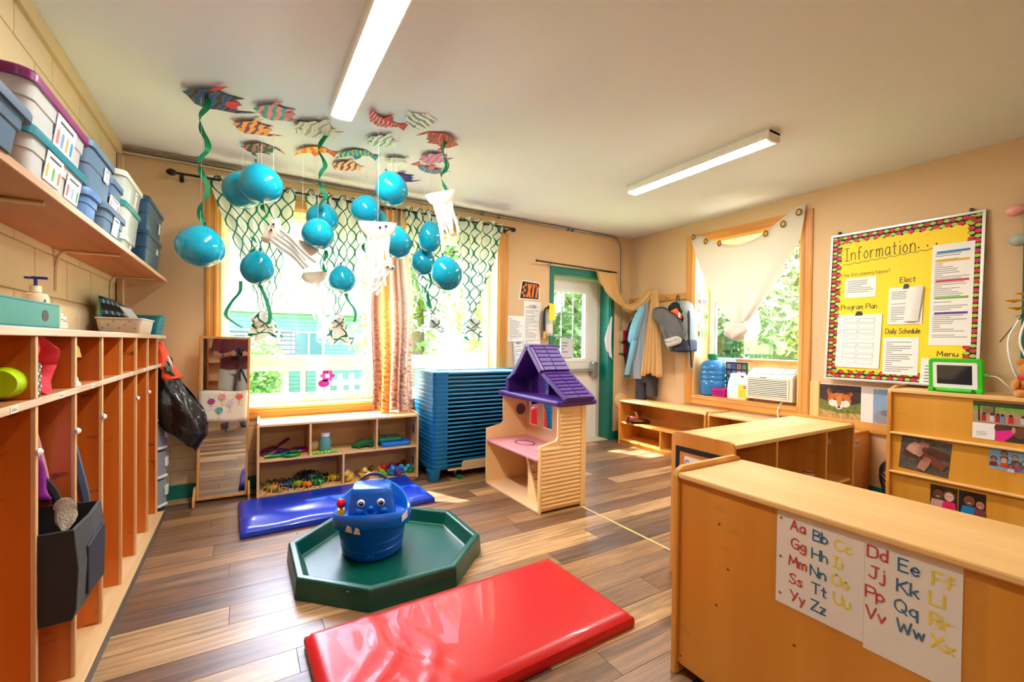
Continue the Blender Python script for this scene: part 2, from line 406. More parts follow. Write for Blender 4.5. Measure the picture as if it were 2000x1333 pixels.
# painted brick dado at the bottom of the window wall, left end
M_brick = mat((226, 200, 160), .6, bump=.1, bscale=60, var=.05)
bk = MB().box(0, .296, -.006, .004, 0, .098).build('brick', M_brick, wb, bevel=.004, seg=1); first = True
for i in range(5):
    for j in range(4):
        x0 = XL+.002+j*.30+(.15 if i % 2 else 0)
        if x0 < XL: x0 += 0
        o = bk if first else bk.copy()
        if not first: COL.objects.link(o)
        first = False; o.parent = wb; o.location = (max(x0, XL+.002), YA, .107+i*.1018)
# left wall of painted concrete blocks
wl = struct('wall_left', MB().box(XL-.3, XL-.008, YB-.3, YA+.3, -.1, ZC).build('wall_left', mat((196, 172, 130), .8)))
b0 = MB().box(-.012, 0, .003, .403, .003, .197).build('block', M_block, wl, bevel=.004, seg=2); first = True
bh = None
for i in range(7):
    z0 = 1.21+i*.2
    for j in range(10):
        yy = YA-.06-(j+1)*.406+(.203 if i % 2 else 0)
        if yy+.406 > YA: continue
        o = b0 if first else b0.copy()
        if not first: COL.objects.link(o)
        first = False; o.parent = wl; o.location = (XL, yy, z0)
MB().box(XL-.012, XL-.001, YB, YA, -.05, 1.21).build('plaster', M_block, wl)
MB().box(XL-.012, XL-.001, YB, YA-.06-10*.406+.0, 1.21, ZC).build('plaster', M_block, wl)
# right wall with window opening
RY0, RY1, RZ0, RZ1, RT = 2.103, 3.229, .66, 2.36, .36
m = MB(); X2 = XR+RT
m.box(XR, X2, YB-.3, RY0, -.1, ZC); m.box(XR, X2, RY0, RY1, -.1, RZ0); m.box(XR, X2, RY0, RY1, RZ1, ZC); m.box(XR, X2, RY1, YA+WT, -.1, ZC)
struct('wall_right', m.build('wall_right', M_wall))
struct('wall_front', MB().box(XL-.3, XR+.4, YB-.2, YB, -.1, ZC).build('wall_front', M_wall))
# trims
struct('trim_1', MB().box(XL-.005, XL+.022, YB, YA, 2.535, ZC-.001).build('trim_1', mat((214, 190, 146), .6), bevel=.003))
struct('trim_2', MB().box(XL, XL+.035, YA-.05, YA, 1.25, 2.535).build('trim_2', mat((214, 190, 146), .6), bevel=.004))
struct('baseboard_back', MB().box(XL, DX0-.05, YA-.014, YA+.001, 0, .103).build('baseboard_back', M_teal, bevel=.003))
struct('baseboard_corner', MB().box(DX1+.065, XR, YA-.014, YA+.001, 0, .103).build('baseboard_corner', M_teal, bevel=.003))
struct('baseboard_right', MB().box(XR-.014, XR+.001, YB, YA-.015, 0, .103).build('baseboard_right', M_teal, bevel=.003))

def casing(name, mt, parent, p0, p1, wd, axis, face, flip=1):
    """moulded board: three steps; p0,p1 along 'axis' ('x','y','z'); face ('y-' window wall, 'x-' right wall)"""
    prof = [(0, 0), (0, .016), (.14*wd, .022), (.30*wd, .022), (.36*wd, .015), (.62*wd, .015), (.68*wd, .020), (.86*wd, .020), (wd, .012), (wd, 0)]
    rings = []
    for P in (p0, p1):
        ring = []
        for u, d in prof:
            q = list(P)
            k = {'x': 2, 'z': 0 if face == 'y-' else 1, 'y': 2}[axis]
            q[k] += u*flip
            if face == 'y-': q[1] -= d
            else: q[0] -= d
            ring.append(q)
        rings.append(ring)
    return MB().loft(rings).build(name, mt, parent)
# ---------------------------------------------------------------- window 1 (wide, window wall)
w1 = struct('window_1')
cw = .087
casing('casing', M_pine, w1, (WX0-cw, YA, WZ0-.085), (WX0-cw, YA, WZ1+cw), cw, 'z', 'y-')
casing('casing', M_pine, w1, (WX1+.111, YA, WZ0-.085), (WX1+.111, YA, WZ1+cw), .111, 'z', 'y-', -1)
casing('casing', M_pineX, w1, (WX0, YA, WZ1+cw), (WX1, YA, WZ1+cw), cw, 'x', 'y-', -1)
casing('apron', M_pineX, w1, (WX0, YA, WZ0-.09), (WX1, YA, WZ0-.09), .088, 'x', 'y-')
box('sill', M_jambX, w1, WX0, WX1, YA-.025, Y2, WZ0-.004, WZ0+.018, .004)
box('jamb', M_jamb, w1, WX0-.001, WX0+.018, YA, Y2, WZ0+.018, WZ1)
box('jamb', M_jamb, w1, WX1-.018, WX1+.001, YA, Y2, WZ0+.018, WZ1)
box('jamb', M_jambX, w1, WX0, WX1, YA, Y2, WZ1-.018, WZ1+.001)
M_vinyl = mat((236, 240, 242), .3)
M_pane = glass()
gy0, gy1 = 4.375, 4.43
for k, (a, b) in enumerate(((WX0+.018, 1.08), (1.11, WX1-.018))):
    m = MB(); z0, z1 = WZ0+.018, WZ1-.018; t_ = .05
    m.box(a, a+t_, gy0, gy1, z0, z1).box(b-t_, b, gy0, gy1, z0, z1).box(a+t_, b-t_, gy0, gy1, z1-t_, z1).box(a+t_, b-t_, gy0, gy1, z0, z0+.04).box(a+t_, b-t_, gy0-.004, gy1, .985, 1.09)
    m.build('vinyl_frame', M_vinyl, w1, bevel=.004)
    box('pane', M_pane, w1, a+t_, b-t_, gy0+.03, gy0+.034, 1.09, z1-t_)
    mid = (a+b)/2
    for q, (sa, sb, dy) in enumerate(((a+t_, mid+.02, .028), (mid-.02, b-t_, .008))):
        s = .042; m = MB(); y0 = gy0+dy
        m.box(sa, sa+s, y0, y0+.02, z0+.04, .985).box(sb-s, sb, y0, y0+.02, z0+.04, .985).box(sa+s, sb-s, y0, y0+.02, .985-s*.8, .985).box(sa+s, sb-s, y0, y0+.02, z0+.04, z0+.04+s)
        sh = m.build('slider_sash', M_vinyl, w1, bevel=.003)
        box('pane', M_pane, sh, sa+s, sb-s, y0+.008, y0+.012, z0+.04+s, .985-s*.8)
        m = MB().box(sa+s-.004, sa+s, y0-.001, y0, z0+.04+s, .955).box(sb-s, sb-s+.004, y0-.001, y0, z0+.04+s, .955)
        m.build('gasket', mat((30, 32, 34), .6), sh)
box('mullion', M_vinyl, w1, 1.08, 1.11, gy0-.01, gy1, WZ0+.018, WZ1-.018, .003)
# ---------------------------------------------------------------- window 2 (right wall)
w2 = struct('window_2')
for (ya, fl_) in ((RY0-.097, 1), (RY1+.097, -1)):
    casing('casing', M_pine, w2, (XR, ya, RZ0-.097), (XR, ya, RZ1+.105), .097, 'z', 'x-', fl_)
casing('casing', M_pineY, w2, (XR, RY0, RZ1+.105), (XR, RY1, RZ1+.105), .105, 'y', 'x-', -1)
casing('apron', M_pineY, w2, (XR, RY0, RZ0-.097), (XR, RY1, RZ0-.097), .097, 'y', 'x-')
box('sill', M_pineY, w2, XR-.02, X2, RY0, RY1, RZ0-.004, RZ0+.012, .004)
box('jamb', M_jamb, w2, XR, X2, RY1-.016, RY1+.001, RZ0+.012, RZ1)
box('jamb', M_jamb, w2, XR, X2, RY0-.001, RY0+.016, RZ0+.012, RZ1)
box('jamb', M_jamb, w2, XR, X2, RY0, RY1, RZ1-.016, RZ1+.001)
m = MB(); a, b, z0, z1, vx = RY0+.016, RY1-.016, 1.03, RZ1-.016, XR+.27
m.box(vx, vx+.05, a, a+.05, .68, z1).box(vx, vx+.05, b-.07, b, .68, z1).box(vx, vx+.05, a+.05, b-.07, z1-.05, z1).box(vx, vx+.05, a+.05, b-.07, z0, z0+.06).box(vx, vx+.05, a+.05, b-.07, .672, .70)
m.build('vinyl_frame', M_vinyl, w2, bevel=.004)
box('pane', M_pane, w2, vx+.02, vx+.024, a+.05, b-.07, z0+.06, z1-.05)
box('pane', M_pane, w2, vx+.02, vx+.024, a+.05, b-.07, .70, z0)
MB().box(vx-.002, vx, b-.076, b-.07, z0+.06, z1-.05).build('gasket', mat((40, 44, 48), .6), w2)
# pine boards filling the sash above the air conditioner
box('filler_board', M_pineY, w2, XR+.14, XR+.165, RY0+.016, 2.80, 1.055, 1.085, .002)
box('filler_board', M_jamb, w2, XR+.19, XR+.21, RY0+.016, 2.70, .985, 1.055, .002)
box('filler_board', M_pineY, w2, XR+.06, XR+.09, RY0+.016, 2.62, RZ0+.012, .70, .002)
# ---------------------------------------------------------------- door
d1 = struct('door_1')
dy = 4.385
M_door = mat((233, 232, 226), .4, bump=.02, bscale=20)
for nm, q in (('casing', (DX0-.05, DX0, YA-.016, YA, 0, DZ+.075)), ('casing', (DX1, DX1+.065, YA-.016, YA, 0, DZ+.075)), ('casing', (DX0, DX1, YA-.016, YA, DZ, DZ+.075)),
              ('reveal', (DX0-.001, DX0+.014, YA, dy-.05, 0, DZ)), ('reveal', (DX1-.014, DX1+.001, YA, dy-.02, 0, DZ)), ('reveal', (DX0, DX1, YA, dy-.05, DZ-.014, DZ+.001))):
    box(nm, M_teal, d1, *q, .002)
box('door_stop', wood((190, 180, 160), (214, 206, 190), 2), d1, DX1-.045, DX1-.014, dy-.02, dy+.05, 0, DZ-.014)
box('door_stop', M_white, d1, DX0+.014, DX1-.014, dy-.03, dy+.05, DZ-.05, DZ-.014)
LX0, LX1, LZ0, LZ1 = 3.20, 3.755, 1.03, 1.88
m = MB().box(DX0+.014, LX0, dy, dy+.04, .01, DZ-.05).box(LX1, DX1-.045, dy, dy+.04, .01, DZ-.05).box(LX0, LX1, dy, dy+.04, .01, LZ0).box(LX0, LX1, dy, dy+.04, LZ1, DZ-.05)
m.build('door_leaf', M_door, d1)
m = MB()
for (a, b, c, e) in ((LX0-.03, LX0+.012, LZ0-.03, LZ1+.03), (LX1-.012, LX1+.03, LZ0-.03, LZ1+.03), (LX0, LX1, LZ0-.03, LZ0+.012), (LX0, LX1, LZ1-.012, LZ1+.03)): m.box(a, b, dy-.012, dy, c, e)
m.build('lite_frame', M_white, d1, bevel=.003)
for i in range(1, 3):
    x = LX0+(LX1-LX0)*i/3; box('glazing_bar', mat((150, 165, 168), .4), d1, x-.006, x+.006, dy+.012, dy+.02, LZ0, LZ1)
for i in range(1, 3):
    z = LZ0+(LZ1-LZ0)*i/3; box('glazing_bar', mat((150, 165, 168), .4), d1, LX0, LX1, dy+.012, dy+.02, z-.006, z+.006)
box('pane', M_pane, d1, LX0, LX1, dy+.022, dy+.026, LZ0, LZ1)
for q in ((3.17, 3.50), (3.58, 3.90)):
    m = MB(); a, b = q
    m.box(a, b, dy-.006, dy, .18, .80); m.build('door_panel', M_door, d1, bevel=.006)
M_steel = mat((176, 176, 172), .32, .85)
box('push_bar', M_steel, d1, 3.15, 3.86, dy-.075, dy-.04, .875, .915, .006)
MB().box(3.83, 3.925, dy-.085, dy-.002, .80, 1.0).build('latch_case', M_steel, d1, bevel=.018, seg=3)
box('latch_strike', mat((28, 28, 28), .4), d1, 3.925, 3.945, dy-.05, dy-.005, .86, .945, .003)
box('threshold', mat((220, 205, 180), .5), d1, DX0, DX1, YA, Y2, -.002, .012)
# ================================================================ ceiling tube fixtures
M_lamp = mat((255, 250, 242), .5, emit=LAMP_W, name='tube_diffuser')
M_fix = mat((242, 240, 234), .4)
def fixture(x, y0, y1, label):
    t = thing('ceiling_light', label, 'light', (x, (y0+y1)/2, ZC), 0, 'ceiling tube lights')
    L = (y1-y0)/2; h = .065
    box('housing', M_fix, t, -.062, .062, -L, L, -.018, -.0005, .002)
    for k in (-1, 1):
        MB().prism([(k*.062, -.001), (k*.068, -.001), (k*.070, -.046), (k*.060, -.058), (k*.056, -.056), (k*.063, -.044)], lambda u, v, d: (u, d, v), -L+.02, L-.02).build('side_rail', M_fix, t)
    prof = [(-.058, -.054), (-.05, -.060), (-.03, -h), (.03, -h), (.05, -.060), (.058, -.054)]
    MB().loft([[(u, yy, v) for u, v in prof] for yy in (-L+.02, L-.02)]).build('diffuser', M_lamp, t)
    for s in (-1, 1):
        e = [(-.068, 0), (-.07, -.046), (-.06, -.061), (-.03, -h-.004), (.03, -h-.004), (.06, -.061), (.07, -.046), (.068, 0)]
        MB().prism(e, lambda u, v, d: (u, d, v), s*(L-.02), s*L).build('end_cap', M_fix, t, bevel=.002)
        for k in (-1, 1): MB().sph((k*.071, s*(L-.08), -.03), .006, 8).build('latch_clip', M_fix, t)
    return t
fixture(.492, 1.61, 2.835, 'ceiling tube light above the hanging paper fish')
fixture(2.93, 1.59, 2.83, 'ceiling tube light nearest the right-hand wall window')
fixture(.492, -2.9, -1.68, 'ceiling tube light behind the photographer, window side')
fixture(2.93, -2.9, -1.68, 'ceiling tube light behind the photographer, far side')
# ================================================================ outside
M_grass = mat((150, 170, 92), .9, var=.35, vscale=1.5)
g = MB().grid(lambda u, v: (lerp(-45, 60, u), lerp(4.46, 70, v), -.25-2.6*min(1, max(0, (v*65-4)/14))), 30, 30).build('ground', M_grass); g['kind'] = 'structure'
g2 = MB().grid(lambda u, v: (lerp(4.75, 60, u), lerp(-30, 4.46, v), -.25-.02*u), 6, 6).build('side_ground', mat((206, 190, 150), .9, var=.2, vscale=1)); g2['kind'] = 'structure'
M_leaf = [mat(c, .6, trans=.4, var=.3, vscale=1.5) for c in ((112, 150, 76), (140, 172, 92), (96, 140, 92), (156, 180, 112))]
M_bark = mat((110, 92, 74), .9, bump=.5, bscale=14, var=.3, vscale=8)
def leaves(mb, c, r, n, s, rnd):
    for _ in range(n):
        while True:
            p = Vector((rnd.uniform(-1, 1), rnd.uniform(-1, 1), rnd.uniform(-1, 1)))
            if .3 < p.length < 1: break
        q = Vector((c[0]+p.x*r[0], c[1]+p.y*r[1], c[2]+p.z*r[2]))
        a = Vector((rnd.gauss(0, 1), rnd.gauss(0, 1), rnd.gauss(0, 1))).normalized(); b = a.orthogonal().normalized(); k = s*rnd.uniform(.6, 1.3)
        mb.add([q-a*k, q+b*k*.45, q+a*k, q-b*k*.45], [(0, 1, 2, 3)])
def tree(label, x, y, h, cw, z0, seed, n=1500, s=.14, li=0, low=.25, lean=0):
    rnd = random.Random(seed)
    t = thing('tree', label, 'tree', (x, y, z0), group='trees outside the windows')
    pts = [(lean*k*k, .1*math.sin(k*5+seed), h*k*.8) for k in [i/6 for i in range(7)]]
    m = MB().tube(pts, [cw*.09*(1-.75*i/6) for i in range(7)], 10)
    m.build('trunk', M_bark, t, smooth=60)
    for i in range(5):
        k = .35+.1*i; a = seed+i*2.3; b = Vector(pts[3]).lerp(Vector(pts[5]), i/5)
        MB().tube([b, b+Vector((math.cos(a)*cw*.3, math.sin(a)*cw*.3, h*.1)), b+Vector((math.cos(a)*cw*.55, math.sin(a)*cw*.55, h*.22))], [cw*.035, cw*.022, cw*.008], 6).build('branch', M_bark, t, smooth=60)
    m = MB()
    for i in range(9):
        a = rnd.uniform(0, 6.28); rr = rnd.uniform(0, .6)*cw; zz = rnd.uniform(low, .92)*h
        leaves(m, (rr*math.cos(a)+lean*.6, rr*math.sin(a), zz), (cw*.55, cw*.55, h*.17), n//9, s, rnd)
    f = m.build('foliage', M_leaf[li], t); f['kind'] = 'stuff'
    return t
tree('leafy tree just outside the left edge of the wide window', -1.15, 8.2, 4.6, 1.1, -.9, 3, 2600, .09, 0, .15)
tree('dense green tree filling the right pane of the wide window', 6.3, 10.2, 6.5, 2.2, -1.4, 5, 6000, .13, 1, .04)
tree('thick trunked tree seen between the two right trellis curtains', 5.0, 8.6, 6.0, 1.7, -1.2, 8, 4000, .13, 3, .15)
tree('dark green tree beside the half-glazed door', 8.6, 9.4, 6.4, 2.2, -1.2, 9, 6000, .13, 1, .02)
tree('small shrub-like tree below the neighbour house roof', .3, 17, 4.2, 1.3, -2.8, 12, 1600, .14, 0, .1)
tree('pale tree outside the white-curtained window, nearest the jug', 10.4, 7.8, 6.2, 2.2, -.4, 21, 6000, .13, 2, .02)
tree('bright tree in the middle of the white-curtained window', 11.6, 5.6, 6.6, 2.3, -.4, 22, 6000, .13, 1, .05)
tree('tall light green tree at the right of the white-curtained window', 14.5, 5.0, 8.5, 2.6, -.4, 23, 5500, .15, 3, .15)
for i, (x, y, h_, cw_, lb) in enumerate(((5.2, 15, 9, 3.2, 'tall far tree behind the right pane trunk'), (8.8, 15.5, 9.5, 3.4, 'tall far tree between the wide window and the door'), (12.5, 14, 9, 3.4, 'tall far tree seen through the door glass'), (13.5, 10.5, 9, 3.2, 'tall far tree at the left of the white-curtained window'), (17.5, 9.0, 9.5, 3.6, 'tall far tree in the centre of the white-curtained window'), (19, 6.5, 9, 3.4, 'tall far tree behind the white curtain knot'), (-3.2, 12, 7, 2.2, 'far tree at the left border of the wide window'))):
    tree(lb, x, y, h_, cw_, -1.0, 60+i, 5000, .20, (1, 0, 2, 3)[i % 4], .02)
# neighbour house
hx0, hx1, hy, hz0, hz1 = -1.0, 9.0, 24.0, -3.0, 2.55
h = thing('neighbour_house', 'pale green clapboard house far beyond the wide window', 'house', (0, 0, 0))
M_side = mat((96, 142, 134), .7, var=.06)
box('wall', M_side, h, hx0, hx1, hy, hy+7, hz0, hz1)
bd = MB().box(hx0, hx1, -.035, 0, 0, .175).build('siding_board', M_side, h)
z = hz0
while z < hz1-.1:
    o = bd if z == hz0 else bd.copy()
    if z != hz0: COL.objects.link(o); o.parent = h
    o.location = (0, hy, z); o.rotation_euler = (rad(5), 0, 0); z += .19
m = MB().prism([(hx0-.5, hz1), (hx1+.5, hz1), (hx1+.5, hz1+.2), (hx0-.5, hz1+.2)], lambda u, v, d: (u, d, v), hy-.6, hy+7.6)
m.build('eave', mat((240, 240, 240), .6), h)
MB().add([(hx0-.6, hy-.7, hz1+.2), (hx1+.6, hy-.7, hz1+.2), (hx1+.6, hy+3.5, hz1+2.0), (hx0-.6, hy+3.5, hz1+2.0), (hx0-.6, hy+7.7, hz1+.2), (hx1+.6, hy+7.7, hz1+.2)], [(0, 1, 2, 3), (3, 2, 5, 4), (0, 3, 4), (1, 5, 2), (0, 4, 5, 1)]).build('roof', mat((150, 150, 154), .9, var=.15, vscale=8), h)
M_hp = mat((70, 110, 120), .15)
for (x, z, ww, hh) in ((2.1, .35, 1.25, 1.25), (5.4, .35, 1.25, 1.25), (-.4, -2.1, 1.5, 1.2), (3.4, -2.2, 1.8, 1.3), (7.2, .35, 1.2, 1.25)):
    f = MB()
    for q in ((x-.1, x, z-.1, z+hh+.1), (x+ww, x+ww+.1, z-.1, z+hh+.1), (x, x+ww, z-.1, z), (x, x+ww, z+hh, z+hh+.1), (x+ww*.48, x+ww*.54, z, z+hh)): f.box(q[0], q[1], hy-.12, hy-.02, q[2], q[3])
    fo = f.build('window', M_white, h)
    box('pane', M_hp, fo, x, x+ww, hy-.06, hy-.04, z, z+hh)
# lower shed with a shingled roof in front of the house
s_ = thing('neighbour_shed', 'grey shingled shed roof in front of the green house', 'shed', (0, 0, 0))
box('wall', mat((170, 160, 150), .8), s_, -1.4, 1.6, 20.5, 22.5, -3, .2)
M_sh = mat((92, 92, 106), .9, var=.25, vscale=10)
for i in range(9):
    y0 = 20.1+i*.25; z0 = .05+i*.19
    MB().box(-1.8, 2.0, y0, y0+.33, z0, z0+.06).build('shingle_course', M_sh, s_, rot=None)
box('gable', mat((200, 210, 200), .8), s_, -1.6, 1.8, 22.3, 22.4, .2, 1.7)
# white wooden deck gate close to the window
dk = thing('garden_gate', 'small white wooden gate posts outside the slider window', 'gate', (1.75, 8.2, -.9))
for i in range(6): box('slat', M_white, dk, -.55+i*.2, -.47+i*.2, -.02, .02, .1, 1.55, .004)
for z in (.3, 1.35): box('rail', M_white, dk, -.6, .6, .02, .05, z, z+.09)
for x in (-.68, .62): box('post', mat((196, 160, 116), .7), dk, x, x+.1, -.05, .07, 0, 1.75)
# ================================================================ cubbies along the left wall
M_cub = wood((178, 82, 18), (216, 118, 36), 2, .55, .3, marks=.75, coat=.2, rnd=.05)
M_cubY = wood((160, 86, 38), (206, 140, 84), 1, .8, .4, rnd=.05)
M_edge = wood((206, 148, 92), (232, 186, 134), 2, 1.2, .4, rnd=.03)
M_worn = wood((178, 132, 92), (226, 200, 176), 1, 1.5, .45, rnd=.02)
M_base = wood((206, 166, 112), (232, 200, 150), 1, .8, .5, rnd=.02)
cub = thing('cubby_unit', 'long stained wooden cubby unit standing along the block wall', 'cubbies', (XL, 0, 0))
CD = .277; ys = [1.764+.341*k for k in range(-4, 7)]
box('back_panel', M_cub, cub, .001, .008, .35, 4.12, .03, 1.228)
box('top_board', M_cubY, cub, .001, CD-.004, .30, 4.14, 1.228, 1.246)
box('top_edging', M_worn, cub, CD-.004, CD+.006, .30, 4.14, 1.224, 1.248, .003)
sh = box('middle_shelf', M_cubY, cub, .009, CD-.004, .35, 3.965, 1.030, 1.046)
box('shelf_edging', M_worn, cub, CD-.004, CD+.005, .35, 3.965, 1.026, 1.048, .003)
box('base_board', M_base, cub, .001, CD+.035, .35, 3.84, .0, .034, .003)
MB().box(CD+.035, CD+.04, .35, 3.86, 0, .036).build('base_strip', mat((96, 84, 70), .5), cub)
dv = MB().box(.009, CD-.012, -.009, .009, .034, 1.0295).build('divider', M_cub, cub); dv.location = (0, ys[0], 0)
de = MB().box(CD-.012, CD, -.0095, .0095, .034, 1.026).build('divider_edge', M_edge, dv, bevel=.002)
du = MB().box(.009, CD-.012, -.009, .009, 1.047, 1.228).build('upper_divider', M_cub, cub); du.location = (0, ys[0], 0)
due = MB().box(CD-.012, CD, -.0095, .0095, 1.047, 1.224).build('divider_edge', M_edge, du, bevel=.002)
for yy in ys[1:]:
    for s in (dv, du):
        c = dup(s, cub); c.location = (0, yy, 0)
box('end_post', M_cub, cub, .009, .05, 4.10, 4.118, 1.0, 1.228)
for k, yy in enumerate((1.764, 2.105, 2.446, 3.128, 3.469)):
    MB().lathe([(.001, 0), (.009, 0), (.012, .006), (.006, .013), (.001, .014)], 12, (CD, yy-.004, .895), axis='x').build('coat_knob', M_white, cub, smooth=50)
for k in range(7):
    yy = 1.60+.341*k
    st = box('name_sticker', mat((226, 224, 220), .5), cub, CD+.005, CD+.0058, yy-.02, yy+.022, 1.0285, 1.0455)
    MB().box(CD+.0058, CD+.0062, yy-.014, yy+.016, 1.034, 1.0365).box(CD+.0058, CD+.0062, yy-.014, yy+.010, 1.0385, 1.040).build('name_print', mat((90, 90, 100), .6), st)
# contents of the cubbies
def XO(x): return x
t = thing('cup', 'lime green plastic cup lying in the first cubby', 'cup', (-.57, 1.60, 1.0475))
MB().lathe([(.001, 0), (.036, 0), (.043, .02), (.046, .09), (.044, .115), (.030, .128), (.001, .13)], 20, (0, -.05, .046), axis='y').build('body', mat((178, 222, 16), .18), t, smooth=40, rot=(0, 0, rad(180)))
t.location = (-.56, 1.665, 1.048)
t = thing('sun_hat', 'coral red sun hat tucked into a cubby', 'hat', (-.60, 1.90, 1.048))
def hat(u, v):
    a = u*2*math.pi; r = lerp(.035, .085, v)
    return (-.02+.07*(1-v)**.6*-1+.10*v+.01*math.sin(3*a), r*math.cos(a)*1.15, .085+r*math.sin(a)+.006*math.sin(5*a)*v)
MB().grid(hat, 28, 8).build('brim', mat((224, 64, 78), .85, trans=.15, bump=.1, bscale=80), t, smooth=180, solid=.003)
MB().sph((-.10, 0, .085), .05, 14, (.8, 1, .95)).build('crown', mat((216, 48, 66), .85), t, smooth=180)
t = tag(MB().box(-.06, .06, -.016, .016, 0, .10).build('dotted_box', stripes([(60, 62, 70), (60, 62, 70), (66, 68, 76)], 30), bevel=.006), 'dark polka dot tin leaning beside the coral hat', 'tin')
t.location = (-.565, 1.80, 1.0475)
for i in range(9):
    MB().lathe([(.001, 0), (.004, 0), (.004, .0006), (.001, .0006)], 8, (.06, -.01+.01*(i % 3), .012+.0095*i), axis='x').build('dot', M_white, t)
t = tag(MB().prism([(-.03, 0), (.05, .0), (.02, .035), (-.02, .05)], lambda u, v, d: (d, u, v), -.09, .09).build('paper_sheet', mat((196, 150, 46), .8)), 'mustard yellow paper hanging in the third cubby', 'paper')
t.location = (-.60, 2.16, 1.15)
t = thing('white_cloth', 'crumpled white cloth on the edge of a cubby shelf', 'cloth', (-.555, 2.155, 1.048))
MB().grid(lambda u, v: (.05*math.cos(u*6.28)*(1.1-v)+.01*nz(u*5, v*5), .045*math.sin(u*6.28)*(1.25-v)+.01*nz(u*7, v*4, 3), .0+.10*v+.012*nz(u*6, v*6, 9)), 24, 10).build('cloth', mat((228, 226, 228), .9, bump=.2, bscale=60), t, smooth=180)
t = tag(MB().grid(lambda u, v: (.03*math.cos(u*6.28)*(.4+.6*v), .035*math.sin(u*6.28)*(.4+.6*v), .005+.07*v+.012*math.sin(u*12)), 20, 5).build('hat', mat((24, 110, 214), .7), solid=.003, smooth=180), 'small blue cap in the seventh cubby', 'hat')
t.location = (-.545, 3.58, 1.048)
# tote bag hanging in the second cubby
t = thing('tote_bag', 'black fabric tote bag bulging out of the cubbies', 'bag', (-.545, 1.925, .385))
M_blk = mat((26, 25, 27), .65, bump=.15, bscale=140, sheen=.1)
def tote_ring(z, x0, x1, y0, y1): return [(x0, y0, z), (x1*.5, y0-.006, z), (x1, y0, z), (x1+.006, (y0+y1)/2, z), (x1, y1, z), (x1*.4, y1+.004, z), (x0, y1, z)]
MB().loft([tote_ring(0, -.10, .115, -.15, .125), tote_ring(.03, -.11, .125, -.155, .145), tote_ring(.15, -.11, .13, -.155, .155), tote_ring(.27, -.11, .12, -.155, .13), tote_ring(.272, -.105, .112, -.148, .122), tote_ring(.02, -.09, .10, -.13, .10)]).build('body', M_blk, t, bevel=.004)
MB().prism([(-.08, .04), (.10, .02), (.11, .20), (-.08, .19)], lambda u, v, d: (.131+d, u, v), 0, .005).build('side_pocket', mat((38, 37, 40), .55, bump=.1), t, bevel=.003)
MB().tube(cr([(.02, -.15, .20), (-.01, -.15, .30), (-.05, -.10, .42), (-.10, -.02, .50)]), .012, 6).build('strap', M_blk, t)
MB().tube(cr([(.02, .13, .22), (.0, .12, .33), (-.06, .05, .45), (-.10, .0, .50)]), .012, 6).build('strap', M_blk, t)
MB().box(.01, .045, -.1635, -.1610, .165, .195).build('red_tag', mat((214, 34, 24), .6), t)
t = thing('purple_jacket', 'purple child jacket with pink trim hanging above the black tote', 'jacket', (-.60, 1.93, .74))
def jk(u, v):
    return (.05*math.sin(u*3.1)+.012*math.sin(u*17)*v+.02*nz(u*4, v*4), lerp(-.15, -.05, v)+u*lerp(.10, .26, v), .27-.27*v-.10*u*v)
MB().grid(jk, 18, 14).build('cloth', mat((146, 44, 160), .55, bump=.15, bscale=50), t, smooth=180, solid=.012)
MB().tube(cr([(.02, -.05, .28), (.03, .04, .20), (.03, .13, .06), (.03, .20, -.09)]), .008, 6).build('trim', mat((238, 206, 190), .8), t)
t = thing('fleece_mitten', 'fuzzy grey mitten poking out of the black tote', 'mitten', (-.47, 1.84, .675)); t.scale = (.72, .72, .72)
MB().grid(lambda u, v: (.02+interp([(0, .004), (.2, .034), (.6, .036), (.85, .026), (1, .004)], v)[0]*math.cos(u*6.283)*(1+.1*nz(u*6, v*6))-.02*v, -.04+.10*v+.012*math.sin(v*6)+.01*nz(u*3, v*5), -.05+.10*math.sin(v*2.2)+interp([(0, .004), (.2, .028), (.6, .030), (.85, .026), (1, .004)], v)[0]*math.sin(u*6.283)), 20, 16).build('mitten', mat((176, 166, 150), 1, bump=.7, bscale=160), t, smooth=180)
t = thing('shoulder_bag', 'slate blue strap bag hanging behind the black tote', 'bag', (-.58, 2.29, .55))
MB().tube(cr([(.03, -.12, .42), (.05, -.09, .25), (.07, -.05, .08), (.06, -.02, 0)]), [.012]+[.016]*18, 6).build('strap', mat((70, 88, 116), .7, bump=.2), t)
MB().sph((.02, .02, -.06), .07, 16, (.8, .9, 1.3)).build('body', mat((40, 52, 96), .8, bump=.2), t, smooth=180)
MB().sph((.06, .03, -.05), .045, 14, (.6, .8, 1.3)).build('pocket', mat((206, 160, 108), .8), t, smooth=180)
t = thing('pink_shoe', 'pale pink child shoe on the cubby base', 'shoe', (-.60, 1.92, .035))
MB().loft([[(a*math.cos(q)*.035, y_, max(0, .03*b+.03*b*math.sin(q))) for q in [i*math.pi/6 for i in range(12)]] for y_, a, b in ((-.08, .5, .6), (-.05, 1, .9), (0, .9, 1.1), (.05, .9, 1.3), (.075, .5, 1.1))]).build('upper', mat((226, 170, 180), .6), t, smooth=60)
t.rotation_euler = (0, 0, rad(60))
